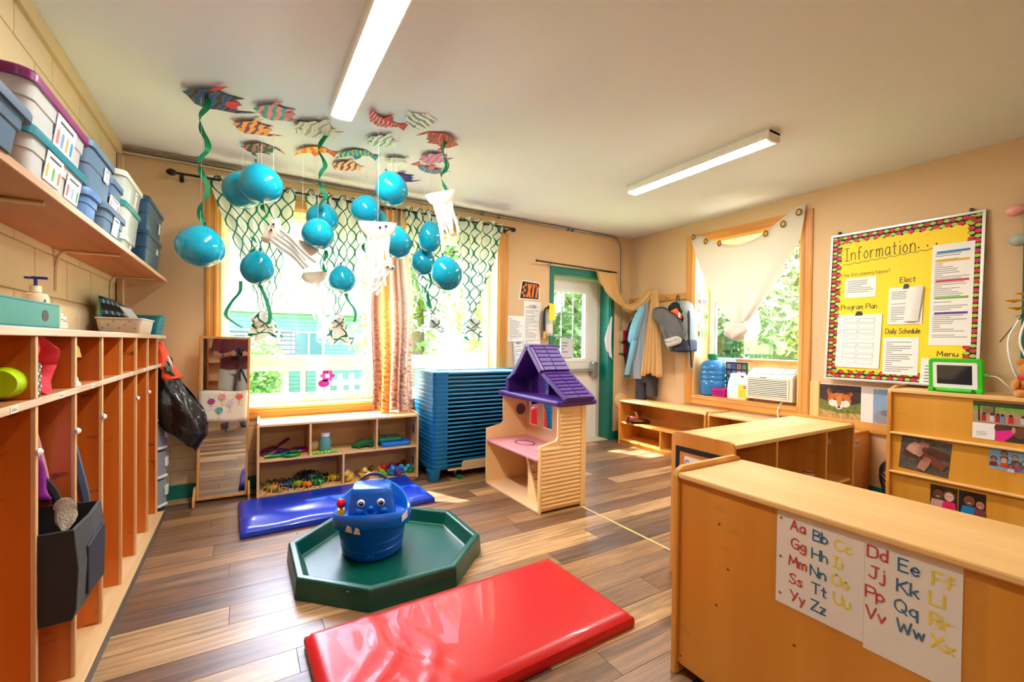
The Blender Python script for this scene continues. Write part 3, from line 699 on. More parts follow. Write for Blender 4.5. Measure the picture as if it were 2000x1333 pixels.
# hanging things at the far end of the cubbies
t = thing('orange_vest', 'bright orange safety vest bundled at the far end of the cubbies', 'vest', (-.52, 3.98, 1.0))
MB().grid(lambda u, v: (.055*math.cos(u*6.28)*(.5+v)+.02*nz(u*5, v*5, 1)+.06*v*v, .045*math.sin(u*6.28)*(.6+v)+.02*nz(u*4, v*6, 5), .20-.26*v+.025*nz(u*6, v*3, 2)), 30, 14).build('cloth', mat((244, 78, 22), .6, bump=.2, bscale=40), t, smooth=180)
for k in range(3):
    MB().tube(cr([(.04+.01*k, -.02*k, .13-.03*k), (.08, -.01*k, .02), (.06+.03*k, .02, -.16), (.11+.015*k, .03*k, -.34)]), .006, 5).build('cord', mat((226, 214, 200), .8), t, smooth=60)
t = thing('rubbish_bag', 'crumpled black plastic bag hanging off the cubby end', 'bag', (-.46, 3.95, .62))
M_poly = mat((18, 18, 20), .25, bump=.6, bscale=22, coat=.3)
def bag(u, v):
    a = u*2*math.pi; w_ = interp([(0, .04, .03), (.25, .09, .06), (.6, .17, .10), (.85, .15, .10), (1, .05, .05)], v)
    c = .16*v; f = 1+.16*nz(math.cos(a)*2.2, math.sin(a)*2.2, v*5)+.10*math.sin(a*7+v*6)*(1-abs(2*v-1))
    return (c-.05+w_[0]*math.cos(a)*f, .02+w_[1]*math.sin(a)*f, .46-.62*v+.06*math.cos(a)*v*-1+.02*nz(a, v*4))
MB().grid(bag, 44, 26).build('bag', M_poly, t, smooth=40)
MB().grid(lambda u, v: (-.02+.06*u+.02*nz(u*4, v*4), -.06+.05*v, .40-.05*u+.02*nz(u*5, v*3)), 8, 6).build('green_lining', mat((24, 120, 70), .6), t, smooth=180, solid=.004)
# white plastic drawer tower at the end of the cubbies
t = thing('drawer_tower', 'white plastic tower of three clear drawers beyond the cubbies', 'drawers', (-.655, 3.99, 0))
M_wp = mat((236, 236, 232), .35); M_cd = mat((176, 182, 190), .2, clear=.35)
def dfront(w_, r): return [(-w_, -.09), (.10, -.09), (.155, -.07), (.19, 0), (.155, .07), (.10, .09), (-w_, .09)]
for k in range(3):
    z0 = .03+k*.205
    MB().prism(dfront(.12, 0), lambda u, v, d: (u, v, d), z0, z0+.018).build('tray_rim', M_wp, t, bevel=.004)
    dr = MB().prism([(u*.97-.0, v*.94) for u, v in dfront(.11, 0)], lambda u, v, d: (u, v, d), z0+.02, z0+.185).build('drawer', M_cd, t, bevel=.006)
    MB().box(.176, .192, -.03, .03, z0+.08, z0+.14).build('label', M_white, dr)
for s in (-1, 1): box('side_frame', M_wp, t, -.12, .11, s*.096-.006, s*.096+.006, 0, .655, .003)
box('top_panel', M_wp, t, -.12, .15, -.10, .10, .645, .66, .005)
# ================================================================ high shelf with storage bins
M_shelf = wood((160, 86, 40), (196, 118, 62), 1, .5, .45, rnd=.02)
shf = thing('wall_shelf', 'long brown plywood shelf fixed high on the block wall', 'shelf', (XL, 0, 1.645))
box('board', M_shelf, shf, .001, .277, .4, 4.16, 0, .018)
box('front_edge', wood((176, 124, 84), (220, 188, 160), 1, 1.5, .45, rnd=.02), shf, .277, .283, .4, 4.16, -.002, .02)
M_brk = mat((226, 206, 170), .4)
for yy in (.9, 1.95, 2.95, 3.95):
    b = MB().tube(cr([(.002, 0, -.20), (.008, 0, -.06), (.03, 0, -.012), (.10, 0, -.008), (.24, 0, -.006)], 5), .007, 6); b.build('bracket', M_brk, shf, loc=(0, yy, 0), smooth=50)
def rr(a, b, r, n=4):
    """rounded rectangle half sizes a,b"""
    out = []
    for cx, cy, s in ((a-r, b-r, 0), (-a+r, b-r, 1), (-a+r, -b+r, 2), (a-r, -b+r, 3)):
        for k in range(n+1):
            q = (s+k/n)*math.pi/2; out.append((cx+r*math.cos(q), cy+r*math.sin(q)))
    return out
def bin_(label, y0, y1, z0, h, bm, lm, dep=.255, x=None, sticker=None, content=None, rz=0, lidh=.022, ridge=True):
    L, D = (y1-y0)/2, dep/2
    t = thing('storage_bin', label, 'storage bin', (XL+.015+D if x is None else x, (y0+y1)/2, z0), rz, 'bins on the high shelf')
    def ring(k, z): return [(u, v, z) for u, v in rr(D*k, L*k, .04*k)]
    rg = [ring(.84, .0), ring(.85, .004)]
    if ridge: rg += [ring(.885, h*.5), ring(.915, h*.52), ring(.93, h*.72)]
    else: rg += [ring(.90, h*.5)]
    rg += [ring(.955, h-lidh)]
    MB().loft(rg).build('tub', bm, t, smooth=30)
    MB().loft([ring(1.0, h-lidh-.006), ring(1.01, h-.008), ring(.99, h-.001), ring(.93, h), ring(.90, h-.006)]).build('lid', lm, t, smooth=30)
    if sticker:
        for (sy, sz, sw, shh, cols) in sticker:
            pt = MB(); xf = D*.965
            fn = lambda u, v, d: (xf+d-.02*(1-(v/h))*1.0, u, v)
            pt.mi = 0; pt.prism([(sy-sw/2, sz), (sy+sw/2, sz), (sy+sw/2, sz+shh), (sy-sw/2, sz+shh)], fn, 0.004, .006)
            ob = pt.build('label_card', mat((238, 238, 236), .4), t)
            q = MB(); mats = []
            for i, c in enumerate(cols):
                q.mi = i; mats.append(mat(c, .5)); cx = sy-sw*.36+sw*.72*(i/max(1, len(cols)-1)) if len(cols) > 1 else sy
                q.add([fn(cx-sw*.06, sz+shh*.12, .0064), fn(cx+sw*.06, sz+shh*.12, .0064), fn(cx+sw*.07, sz+shh*.5, .0064), fn(cx, sz+shh*.62, .0064), fn(cx-sw*.07, sz+shh*.5, .0064)], [(0, 1, 2, 3, 4)])
            q.mi = len(cols); mats.append(mat((70, 70, 74), .6))
            q.add([fn(sy-sw*.35, sz+shh*.78, .0064), fn(sy+sw*.35, sz+shh*.78, .0064), fn(sy+sw*.35, sz+shh*.86, .0064), fn(sy-sw*.35, sz+shh*.86, .0064)], [(0, 1, 2, 3)])
            q.build('label_print', mats, ob)
    if content:
        rc = random.Random(int(y0*1000))
        for c in content:
            r_ = rc.uniform(.035, .055)
            MB().sph((rc.uniform(-.03, .05), rc.uniform(-L*.6, L*.6), .02+r_+rc.uniform(0, max(.001, h-.03-2*r_-.02))), r_, 12, (1, rc.uniform(.8, 1.5), rc.uniform(.7, 1))).build('toy', mat(c, .5), t, smooth=180)
    return t
M_bb = mat((70, 98, 130), .5, bump=.05, bscale=30); M_bd = mat((24, 72, 108), .35); M_bl = mat((84, 128, 186), .45); M_bs = mat((84, 112, 142), .5)
M_cl = mat((244, 248, 248), .15, clear=.34); M_cl2 = mat((236, 246, 244), .15, clear=.32)
M_pur = mat((132, 18, 110), .3); M_tl = mat((10, 128, 150), .3); M_tl2 = mat((16, 140, 140), .35); M_wl = mat((236, 232, 220), .35)
Z0 = 1.665
bin_('grey blue bin with a dark lid at the nearest end of the high shelf', .98, 1.63, Z0, .125, M_bb, M_bb, .30)
bin_('clear bin with a teal lid under the purple-lidded bin', 1.68, 2.20, Z0, .135, M_cl, M_tl, .275, sticker=[(-.06, .02, .13, .085, ((200, 180, 60), (90, 170, 80), (210, 120, 60))), (.12, .015, .13, .08, ((220, 90, 120), (120, 170, 210), (80, 160, 90)))], content=((210, 40, 40), (220, 80, 60), (130, 170, 90), (220, 220, 210), (80, 110, 170)))
bin_('clear bin with a purple lid and a label of paper-doll drawings', 1.69, 2.22, Z0+.1365, .145, M_cl, M_pur, .275, sticker=[(.03, .012, .17, .10, ((220, 120, 120), (120, 150, 200), (240, 170, 110), (60, 140, 210)))], content=((238, 190, 30), (40, 130, 160), (210, 170, 140), (90, 160, 160), (120, 110, 160)))
bin_('bright blue lidded bin on the shelf below the dented grey blue bin', 2.22, 2.41, Z0, .118, M_bl, M_bl, .27)
bin_('large grey blue bin with a small taped card, on the bright blue bin', 2.225, 2.60, Z0+.1195, .185, M_bs, M_bs, .275, sticker=[(.06, .085, .07, .055, ((120, 120, 130),))])
bin_('grey blue bin with a taped foil patch, lower of its stack', 2.45, 2.84, Z0, .128, M_bs, M_bs, .27, sticker=[(.02, .02, .10, .08, ((190, 210, 220), (210, 200, 160)))])
bin_('grey blue bin with a torn pinkish photo strip', 2.615, 2.85, Z0+.1295, .148, M_bs, M_bs, .26, sticker=[(-.02, .02, .17, .05, ((196, 150, 130), (150, 110, 120)))])
bin_('low clear bin at the bottom of the clear stack', 2.88, 3.18, Z0, .082, M_cl2, M_cl, .25, ridge=False, sticker=[(.05, .015, .035, .045, ((120, 120, 120),))], content=((150, 90, 60), (200, 70, 90)))
bin_('clear bin with a teal lid in the middle of the clear stack', 2.88, 3.30, Z0+.0835, .165, M_cl2, M_tl2, .255, ridge=False, content=((160, 200, 60), (210, 110, 140), (180, 210, 120)))
bin_('clear bin with a cream lid on top of the clear stack', 2.90, 3.36, Z0+.25, .15, M_cl2, M_wl, .255, ridge=False, sticker=[(.06, .03, .05, .08, ((220, 120, 160), (200, 90, 130)))])
bin_('dark blue lidded bin, lower one in the room corner', 3.42, 3.98, Z0, .22, M_bd, M_bd, .265, sticker=[(.10, .12, .06, .035, ((200, 200, 200),))])
bin_('dark blue lidded bin, upper one in the room corner', 3.46, 4.06, Z0+.2215, .21, M_bd, M_bd, .265, sticker=[(.16, .06, .05, .07, ((220, 90, 80),))])
# ================================================================ things on top of the cubbies
ZT = 1.2475
t = thing('box_file', 'teal box file lying on the cubby top', 'box file', (-.63, 1.90, ZT))
M_fl = mat((0, 128, 118), .45, bump=.04, bscale=60)
MB().box(-.09, .09, -.28, .20, 0, .006).box(-.09, .09, -.28, .20, .078, .084).box(.084, .09, -.28, .20, .006, .078).box(-.09, -.084, -.28, .20, .006, .078).build('case', M_fl, t, bevel=.002)
box('spine_edge', mat((222, 186, 130), .6), t, -.084, .0895, .19, .215, .006, .076)
MB().lathe([(.001, 0), (.018, 0), (.018, .0012), (.001, .0012)], 20, (.0895, .07, .042), sx=1.5, axis='x').build('finger_hole', mat((60, 26, 26), .6), t)
for k in range(5):
    MB().box(-.08, .085-.004*k, .05, .30+.012*k*(1 if k % 2 else .4), .008+k*.011, .016+k*.011).build('paper_stack', mat((232, 230, 226), .7), t)
box('loose_sheet', mat((210, 220, 230), .5), t, -.08, .08, .02, .33, 0, .0012, loc=(0, .0, .072), rot=(rad(-7), 0, 0))
t = tag(MB().box(-.06, .09, -.2, .06, 0, .004).build('notebook', mat((120, 60, 130), .5)), 'thin purple notebook at the front of the cubby top', 'notebook'); t.location = (-.60, 1.50, ZT)
t = thing('lotion_bottle', 'cream lotion pump bottle with a blue nozzle', 'bottle', (-.69, 2.42, ZT))
MB().lathe([(.001, 0), (.036, 0), (.038, .01), (.038, .125), (.034, .140), (.014, .146), (.014, .172), (.001, .172)], 24, sx=1, sy=.75).build('body', mat((236, 220, 186), .35), t, smooth=35)
MB().lathe([(.001, 0), (.017, 0), (.017, .022), (.001, .022)], 16, (0, 0, .148)).build('collar', mat((232, 218, 190), .4), t, smooth=35)
MB().cyl((0, 0, .17), .006, .03, 8).box(-.012, .035, -.008, .008, .198, .208).box(-.03, -.012, -.01, .01, .198, .206).build('pump_head', mat((24, 44, 140), .35), t, bevel=.002)
MB().prism([(0.012*math.cos(a)*1.2, .10+.022*math.sin(a)) for a in [i*math.pi/8 for i in range(16)]], lambda u, v, d: (.030+d, u-.012, v), 0, .003).build('label', mat((40, 112, 140), .4), t)
t = tag(MB().box(-.10, .10, -.14, .14, 0, .003).build('patterned_paper', stripes([(226, 220, 220), (196, 40, 60), (230, 226, 226)], 60, 'X', 6)), 'red and white patterned paper on the cubby top', 'paper'); t.location = (-.62, 2.85, ZT)
M_bk = mat((228, 218, 198), .5, bump=.1, bscale=60)
t = thing('book_basket', 'white plastic basket holding black workbooks', 'basket', (-.622, 3.58, ZT))
def bring(k, z): return [(u, v, z) for u, v in rr(.105*k, .20*k, .025)]
MB().loft([bring(.88, 0), bring(.9, .004), bring(1, .085), bring(1.05, .087), bring(1.05, .095), bring(.96, .095), bring(.86, .01)]).build('basket', M_bk, t, smooth=40)
for i in range(7): MB().box(-.075+.024*i, -.068+.024*i, -.202, -.19, .03+.02*(i % 3), .036+.02*(i % 3)).build('slot', mat((110, 130, 110), .7), t)
for i in range(14):
    o = thing('workbook', 'thin black workbook with a blue banded spine standing in the white basket', 'book', (-.70+.0128*i, 3.56, ZT+.016), 0, 'workbooks in the basket')
    L = .205-.0025*i
    c = (28, 150, 70) if i == 0 else ((16, 18, 22) if i < 13 else (230, 230, 228))
    o['label'] = '%s workbook from the wall end of the white basket, black with blue bands' % ('first second third fourth fifth sixth seventh eighth ninth tenth eleventh twelfth thirteenth fourteenth'.split()[i])
    if i == 0: o['label'] = 'thin book with a green edge at the wall end of the white basket'
    if i == 13: o['label'] = 'white-covered book at the room end of the white basket'
    box('cover', mat(c, .4), o, -.004, .004, -.14, .14, 0, L, .001)
    if 0 < i < 13:
        for zz in (.10, .165): box('spine_band', mat((24, 120, 160) if i % 3 else (190, 200, 205), .4), o, -.0032, .0032, -.1415, -.140, zz, zz+.022)
    o.rotation_euler = (0, rad(-5-2.1*i), 0)
t = thing('teal_basket', 'small teal perforated basket beside the white one', 'basket', (-.60, 3.94, ZT))
def tring(k, z): return [(u, v, z) for u, v in rr(.115*k, .12*k, .03)]
MB().loft([tring(.82, 0), tring(.85, .004), tring(1, .12), tring(1.07, .122), tring(1.07, .132), tring(.95, .132), tring(.8, .01)]).build('basket', mat((0, 140, 160), .4), t, smooth=40)
for i in range(9):
    MB().lathe([(.001, 0), (.006, 0), (.006, .0008), (.001, .0008)], 8, (.1075+.004*(i//3), -.06+.06*(i % 3), .04+.028*(i//3)), axis='x').build('hole', mat((10, 50, 60), .7), t)
# ================================================================ standing mirror
mir = thing('standing_mirror', 'tall wood-framed mirror standing beside the low toy shelf', 'mirror', (-.137, 4.0, 0))
mir.rotation_euler = (rad(-1.2), rad(.8), rad(0))
M_mf = wood((196, 138, 72), (222, 168, 100), 2, 1.0, .4, rnd=.03)
mw, mh = .164, 1.245
for q in ((-mw, -mw+.018), (mw-.018, mw)): box('frame_stile', M_mf, mir, q[0], q[1], -.012, .018, .02, mh, .003)
for z in (.02, mh-.018): box('frame_rail', M_mf, mir, -mw+.018, mw-.018, -.012, .018, z, z+.018, .003)
box('mirror_glass', mat((236, 240, 240), .015, 1.0), mir, -mw+.018, mw-.018, .0, .006, .038, mh-.018)
box('back_board', mat((150, 110, 70), .8), mir, -mw+.01, mw-.01, .008, .014, .03, mh-.01)
for s in (-1, 1):
    MB().prism([(-.11, 0), (.14, 0), (.14, .04), (.03, .12), (-.02, .12), (-.11, .05)], lambda u, v, d: (d, u, v), s*(mw+.001), s*(mw+.016)).build('foot', M_mf, mir, bevel=.003)
t = thing('cloth_panel', 'white cloth strip with six drawn feelings faces, fixed across the mirror', 'cloth', (-.137, 3.985, .60))
t.rotation_euler = (rad(-1.2), rad(2.0), 0)
MB().grid(lambda u, v: (lerp(-.155, .158, u), -.006-.004*math.sin(u*9)*v, lerp(0, .235, v)+.004*math.sin(u*7)), 14, 8).build('cloth', mat((232, 222, 200), .9, bump=.1, bscale=90), t, smooth=180, solid=.002)
blk = mat((40, 36, 40), .7)
for k, (cx, cz, c) in enumerate(((-.075, .155, (160, 60, 140)), (-.008, .19, (224, 160, 150)), (.103, .19, (226, 110, 90)), (-.023, .09, (90, 170, 160)), (.043, .14, (206, 196, 206)))):
    d = MB().prism([(cx+.024*math.cos(a), cz+.022*math.sin(a)) for a in [i*math.pi/9 for i in range(18)]], lambda u, v, d_: (u, d_, v), -.0135, -.0125).build('face_drawing', mat(c, .8), t)
    pl = [[(cx, cz-.022), (cx, cz-.055)], [(cx-.02, cz-.036), (cx+.02, cz-.036)], [(cx, cz-.055), (cx-.014, cz-.07)], [(cx, cz-.055), (cx+.014, cz-.07)], [(cx-.008, cz+.021), (cx-.022, cz+.034)], [(cx+.008, cz+.021), (cx+.022, cz+.034)], [(cx-.011, cz+.005), (cx-.004, cz+.006)], [(cx+.004, cz+.006), (cx+.011, cz+.005)], [(cx-.009, cz-.01), (cx, cz-.012), (cx+.009, cz-.01)]]
    pen(MB(), pl, lambda u, v, d_: (u, -.0138-d_, v), .0016).build('ink_lines', blk, d)
# ================================================================ low toy shelf under the window
M_birch = wood((216, 170, 110), (236, 198, 142), 0, .6, .4, rnd=.03)
M_birchZ = wood((216, 170, 110), (236, 198, 142), 2, .6, .4, rnd=.03)
ts = thing('toy_shelf', 'low birch toy shelf under the wide window', 'shelf', (.085, 3.82, 0), rad(-2.2))
TW, TD = 1.245, .36
box('back_panel', M_birch, ts, .02, TW-.02, TD-.01, TD, .03, .57)
def side(u): return [(u, 0)]
for x in (0, TW-.018):
    MB().prism([(.02, .02), (TD, .02), (TD, .60), (.03, .60), (.012, .592), (0, .565), (0, .02)], lambda u, v, d: (d, u, v), x, x+.018).build('side_panel', M_birchZ, ts, bevel=.003)
box('top_board', M_birch, ts, .018, TW-.018, .005, TD, .562, .58, .002)
box('middle_shelf', M_birch, ts, .018, TW-.018, .005, TD-.01, .292, .308, .002)
box('bottom_board', M_birch, ts, .018, TW-.018, .005, TD-.01, .03, .046, .002)
box('kick_board', M_birch, ts, .018, TW-.018, .02, .035, .002, .03)
for x in (.37, .885): box('divider', M_birchZ, ts, x-.008, x+.008, .006, TD-.01, .308, .562, .001)
box('divider', M_birchZ, ts, .61, .626, .006, TD-.01, .046, .292, .001)
for z in (.12, .40): box('label_card', mat((60, 80, 130), .5), ts, TW-.0186, TW-.018, .07, .13, z, z+.075)
# things on the toy shelf (local placement -> world)
def on(parent, x, y, z):
    return parent.matrix_basis @ Vector((x, y, z))
bpy.context.view_layer.update()
def magnifier(label, col, x, y, rz, z=.309, tilt=0):
    t = thing('magnifying_glass', label, 'magnifier', on(ts, x, y, z), rz, 'toy magnifiers'); mm = mat(col, .25)
    MB().loft([[(.062*math.cos(a)+r*math.cos(a)*math.cos(b), .062*math.sin(a)+r*math.sin(a)*math.cos(b), .014+r*1.5*math.sin(b)) for b in [k*math.pi/4 for k in range(8)]] for a in [i*2*math.pi/28 for i in range(29)] for r in (.009,)], cap=False).build('rim', mm, t, smooth=60)
    MB().tube([(.068, 0, .014), (.09, 0, .015), (.15, 0, .018), (.19, 0, .018)], [.008, .011, .014, .010], 10).build('handle', mm, t, smooth=60)
    MB().lathe([(.001, .008), (.056, .011), (.056, .015), (.001, .018)], 24).build('lens', glass((230, 240, 240), .1), t)
    if tilt: t.rotation_euler = (0, tilt, rz)
magnifier('purple toy magnifier leaning in the left top cubby', (110, 20, 90), .09, .18, rad(35), tilt=rad(-20), z=.325)
magnifier('dark blue toy magnifier behind the green one', (14, 40, 140), .17, .15, rad(20), z=.31)
magnifier('red toy magnifier at the back of the shelf', (150, 30, 20), .30, .20, rad(160), z=.31)
magnifier('green toy magnifier at the shelf front', (20, 130, 40), .235, .075, rad(186))
t = thing('sensory_bottle', 'clear jar of blue-green glitter with a white lid', 'jar', on(ts, .49, .11, .309))
MB().lathe([(.001, 0), (.04, 0), (.043, .01), (.043, .10), (.030, .125), (.001, .126)], 24).build('jar', mat((120, 190, 190), .1, clear=.45), t, smooth=35)
MB().lathe([(.001, .004), (.038, .004), (.038, .085), (.001, .085)], 20).build('glitter', mat((40, 130, 140), .4, var=.6, vscale=60), t, smooth=35)
MB().lathe([(.001, 0), (.034, 0), (.034, .03), (.001, .03)], 24, (0, 0, .126)).build('lid', mat((232, 232, 236), .35), t, smooth=35)
t = tag(MB().sph((0, 0, .042), .042, 18).build('ball', mat((190, 170, 110), .7, bump=.3, bscale=40), smooth=180), 'tan textured ball behind the glitter jar', 'ball'); t.location = on(ts, .415, .18, .309)
t = thing('caterpillar_toy', 'lime green toy caterpillar strip at the shelf edge', 'toy', on(ts, .40, .035, .309))
for i in range(7): MB().sph((.028*i, 0, .010+.003*(i % 2)), .014, 10, (1, .9, .8)).build('segment', mat((110, 210, 30), .4), t, smooth=180)
t = thing('crocodile_puppet', 'dark green crocodile toy lying on the shelf', 'toy', on(ts, .70, .13, .309))
MB().loft([[(x, w_*math.cos(a), max(0, h_*.6+h_*.6*math.sin(a))) for a in [k*math.pi/5 for k in range(10)]] for x, w_, h_ in ((0, .01, .02), (.03, .035, .04), (.09, .045, .06), (.15, .04, .05), (.19, .035, .07), (.21, .02, .11), (.23, .012, .12))]).build('body', mat((10, 92, 46), .8, bump=.5, bscale=60), t, smooth=60)
for s in (-1, 1):
    for x in (.05, .15): MB().sph((x, s*.045, .015), .018, 10, (1, 1.2, .8)).build('foot', mat((10, 92, 46), .8), t, smooth=180)
t = thing('game_tray', 'bright blue flat toy tray under a green one', 'toy', on(ts, 1.06, .13, .309))
MB().loft([[(u, v, z) for u, v in rr(.13*k, .10*k, .03)] for k, z in ((.96, 0), (1, .01), (1, .03), (.96, .036))]).build('tray', mat((10, 110, 214), .3), t, smooth=40)
t = thing('green_game_tray', 'green flat toy tray on top of the blue one', 'toy', on(ts, 1.02, .17, .346))
MB().loft([[(u, v, z) for u, v in rr(.11*k, .09*k, .03)] for k, z in ((.96, 0), (1, .008), (1, .022), (.96, .028))]).build('tray', mat((0, 116, 92), .35), t, smooth=40)
MB().sph((-.01, 0, .03), .02, 10, (1, 1, .6)).build('knob', mat((0, 116, 72), .4), t, smooth=180)
t = tag(MB().sph((0, 0, .03), .03, 12).build('purple_ball', mat((90, 30, 130), .4), smooth=180), 'small purple ball behind the blue tray', 'ball'); t.location = on(ts, .915, .20, .309)
# plastic creatures in the bottom left cubby
CR = ['tan scorpion', 'olive beetle', 'dark blue crab', 'black spider', 'teal lizard', 'yellow-green frog', 'navy stag beetle', 'bright green grasshopper', 'blue-black ant', 'orange and blue beetle', 'brown cricket', 'black tarantula', 'dark green gecko', 'yellow striped bee']
CC = [(200, 150, 60), (90, 100, 40), (24, 44, 84), (22, 20, 22), (10, 84, 92), (130, 160, 20), (20, 30, 70), (30, 140, 40), (20, 26, 40), (230, 120, 30), (96, 60, 30), (16, 16, 18), (24, 70, 50), (200, 160, 30)]
PL_ = [(.11, .05), (.07, .13), (.20, .09), (.31, .16), (.24, .17), (.29, .09), (.38, .17), (.43, .07), (.36, .24), (.35, .05), (.13, .19), (.49, .20), (.40, .12), (.55, .13)]
for i, (nm, c, (x, y)) in enumerate(zip(CR, CC, PL_)):
    rc = random.Random(i+40); sc = 1.25+.3*rc.random(); lift = .03 if i in (8, 12, 6) else 0
    t = thing('toy_insect', nm+' toy in the heap on the lowest shelf', 'toy', on(ts, x, y, .047+lift), rc.uniform(0, 6.28), 'plastic bugs on the shelf')
    mm = mat(c, .3, var=.3, vscale=60)
    MB().sph((0, 0, .022*sc), .02*sc, 12, (1.7, 1, .9)).build('body', mm, t, smooth=180)
    MB().sph((.036*sc, 0, .022*sc), .013*sc, 10).build('head', mat((c[0]*.6, c[1]*.6, c[2]*.6), .3), t, smooth=180)
    for k in range(3):
        for s in (-1, 1):
            a = rad(-35+35*k)
            MB().tube([((k-1)*.014*sc, s*.012*sc, .02*sc), ((k-1)*.014*sc+.02*math.sin(a)*sc, s*.035*sc, .038*sc), ((k-1)*.014*sc+.035*math.sin(a)*sc, s*.055*sc, .003)], .0028*sc, 5).build('leg', mm, t)
    if i in (0, 2, 6): 
        for s in (-1, 1): MB().tube([(.04*sc, s*.01, .02*sc), (.06*sc, s*.028, .024*sc), (.085*sc, s*.016, .022*sc)], [.004, .006, .003], 6).build('claw', mm, t)
# bath toys in the bottom right cubby
BT = [('yellow rubber duck nearest the divider', (216, 178, 60), .665, .07, 1.1), ('cream rubber duck behind the yellow one', (214, 196, 150), .69, .16, 1.0), ('pale yellow round fish toy', (206, 190, 110), .80, .12, 1.15), ('yellow cube duck toy', (244, 176, 0), .80, .07, .9), ('orange fish toy at the shelf front', (250, 110, 10), .80, .035, .8), ('orange striped clown fish toy', (222, 120, 30), .91, .14, 1.0), ('brown and green turtle toy', (120, 110, 40), .88, .20, 1.0), ('lime green frog toy in front of the red fish', (120, 190, 20), .945, .06, .95), ('red and white lobster toy', (200, 30, 30), .97, .15, 1.2), ('sky blue octopus toy', (40, 150, 220), 1.03, .08, 1.1), ('violet whale toy behind the octopus', (140, 40, 150), 1.07, .18, 1.15), ('bright blue hippo toy', (50, 160, 224), 1.10, .10, 1.1), ('purple seahorse toy at the front', (130, 50, 160), 1.08, .05, .8), ('cyan penguin toy at the right end', (60, 190, 220), 1.16, .12, .9), ('maroon crab toy at the back', (130, 30, 40), 1.14, .22, 1.1), ('green square turtle toy by the side panel', (20, 130, 60), 1.195, .08, .7)]
for i, (nm, c, x, y, sc) in enumerate(BT):
    rc = random.Random(i+90); z = .047
    t = thing('bath_toy', nm, 'toy', on(ts, x, y, z), rc.uniform(-1, 1)-1.5, 'bath toys on the shelf'); mm = mat(c, .35)
    if 'cube' in nm: MB().box(-.028, .028, -.028, .028, 0, .05).build('body', mm, t, bevel=.005)
    else: MB().sph((0, 0, .030*sc), .032*sc, 14, (1.25, 1, .93)).build('body', mm, t, smooth=180)
    MB().sph((.032*sc, 0, .062*sc), .023*sc, 12).build('head', mm, t, smooth=180)
    MB().lathe([(.010*sc, 0), (.001, .018*sc)], 8, (.05*sc, 0, .06*sc), axis='x').build('snout', mat((240, 120, 20) if 'duck' in nm else c, .4), t)
    for s in (-1, 1):
        MB().sph((.048*sc, s*.011*sc, .070*sc), .004*sc, 8).build('eye', mat((20, 20, 20), .2), t)
        MB().sph((-.005*sc, s*.032*sc, .03*sc), .013*sc, 8, (1.4, .5, .9)).build('fin', mm, t, smooth=180)
    MB().sph((-.042*sc, 0, .04*sc), .013*sc, 8, (1.2, .7, 1.2)).build('tail', mm, t, smooth=180)
# ================================================================ folding mats
def mat_mesh(L, W, T, ripple, seed):
    m = MB(); n1, n2 = 60, 30; prof = []
    def top(u, v):
        x, y = (u-.5)*L, (v-.5)*W
        e = min(u, 1-u, v*W/L, (1-v)*W/L)*L
        z = T*(1-.35*max(0, 1-e/.03)**2)
        return (x, y, z+ripple(u, v)*min(1, e/.05))
    m.grid(top, n1, n2)
    for (a, b) in (((-.5, -.5), (.5, -.5)), ((.5, -.5), (.5, .5)), ((.5, .5), (-.5, .5)), ((-.5, .5), (-.5, -.5))):
        def wall(u, v, a=a, b=b):
            x, y = lerp(a[0], b[0], u), lerp(a[1], b[1], u); k = 1+.006*math.sin(v*math.pi)
            return (x*L*k, y*W*(1+.012*math.sin(v*math.pi)), v*T*.65+.001)
        m.grid(wall, 40, 4)
    m.add([(-L/2, -W/2, .001), (L/2, -W/2, .001), (L/2, W/2, .001), (-L/2, W/2, .001)], [(0, 1, 2, 3)])
    return m
def rip_red(u, v):
    k = 0
    for (a, b, c, w_, h_) in ((.30, .10, .20, .020, .010), (.20, .55, -.16, .016, .008), (.24, -.30, .30, .022, .010), (.12, .4, .1, .02, .004)):
        k += h_*math.exp(-((u-a-b*(v-.5)*.5-.03*math.sin(v*9+c*20))/w_)**2)
    return k-.012*math.exp(-((u-.25)/.08)**2)+.0015*nz(u*3, v*2)
def rip_blue(u, v):
    return .012*math.exp(-((v-.55-.5*(u-.5))/.10)**2)-.010*math.exp(-((v-.2+.5*(u-.5))/.08)**2)+.012*nz(u*5, v*3, 4)+.05*max(0, u-.86)/.14*max(0, v-.45)
M_redv = mat((198, 18, 24), .36, bump=.06, bscale=70, coat=.15)
M_bluv = mat((8, 48, 168), .3, bump=.06, bscale=70, coat=.25)
t = thing('red_mat', 'red vinyl nap mat in the foreground, wrinkled at one end', 'mat', (.83, 1.628, 0), rad(1.5))
mat_mesh(1.22, .60, .062, rip_red, 1).build('cushion', M_redv, t, smooth=50)
t = thing('blue_mat', 'blue vinyl nap mat in front of the toy shelf', 'mat', (.61, 3.47, 0), rad(1.5))
mat_mesh(1.26, .62, .055, rip_blue, 2).build('cushion', M_bluv, t, smooth=50)
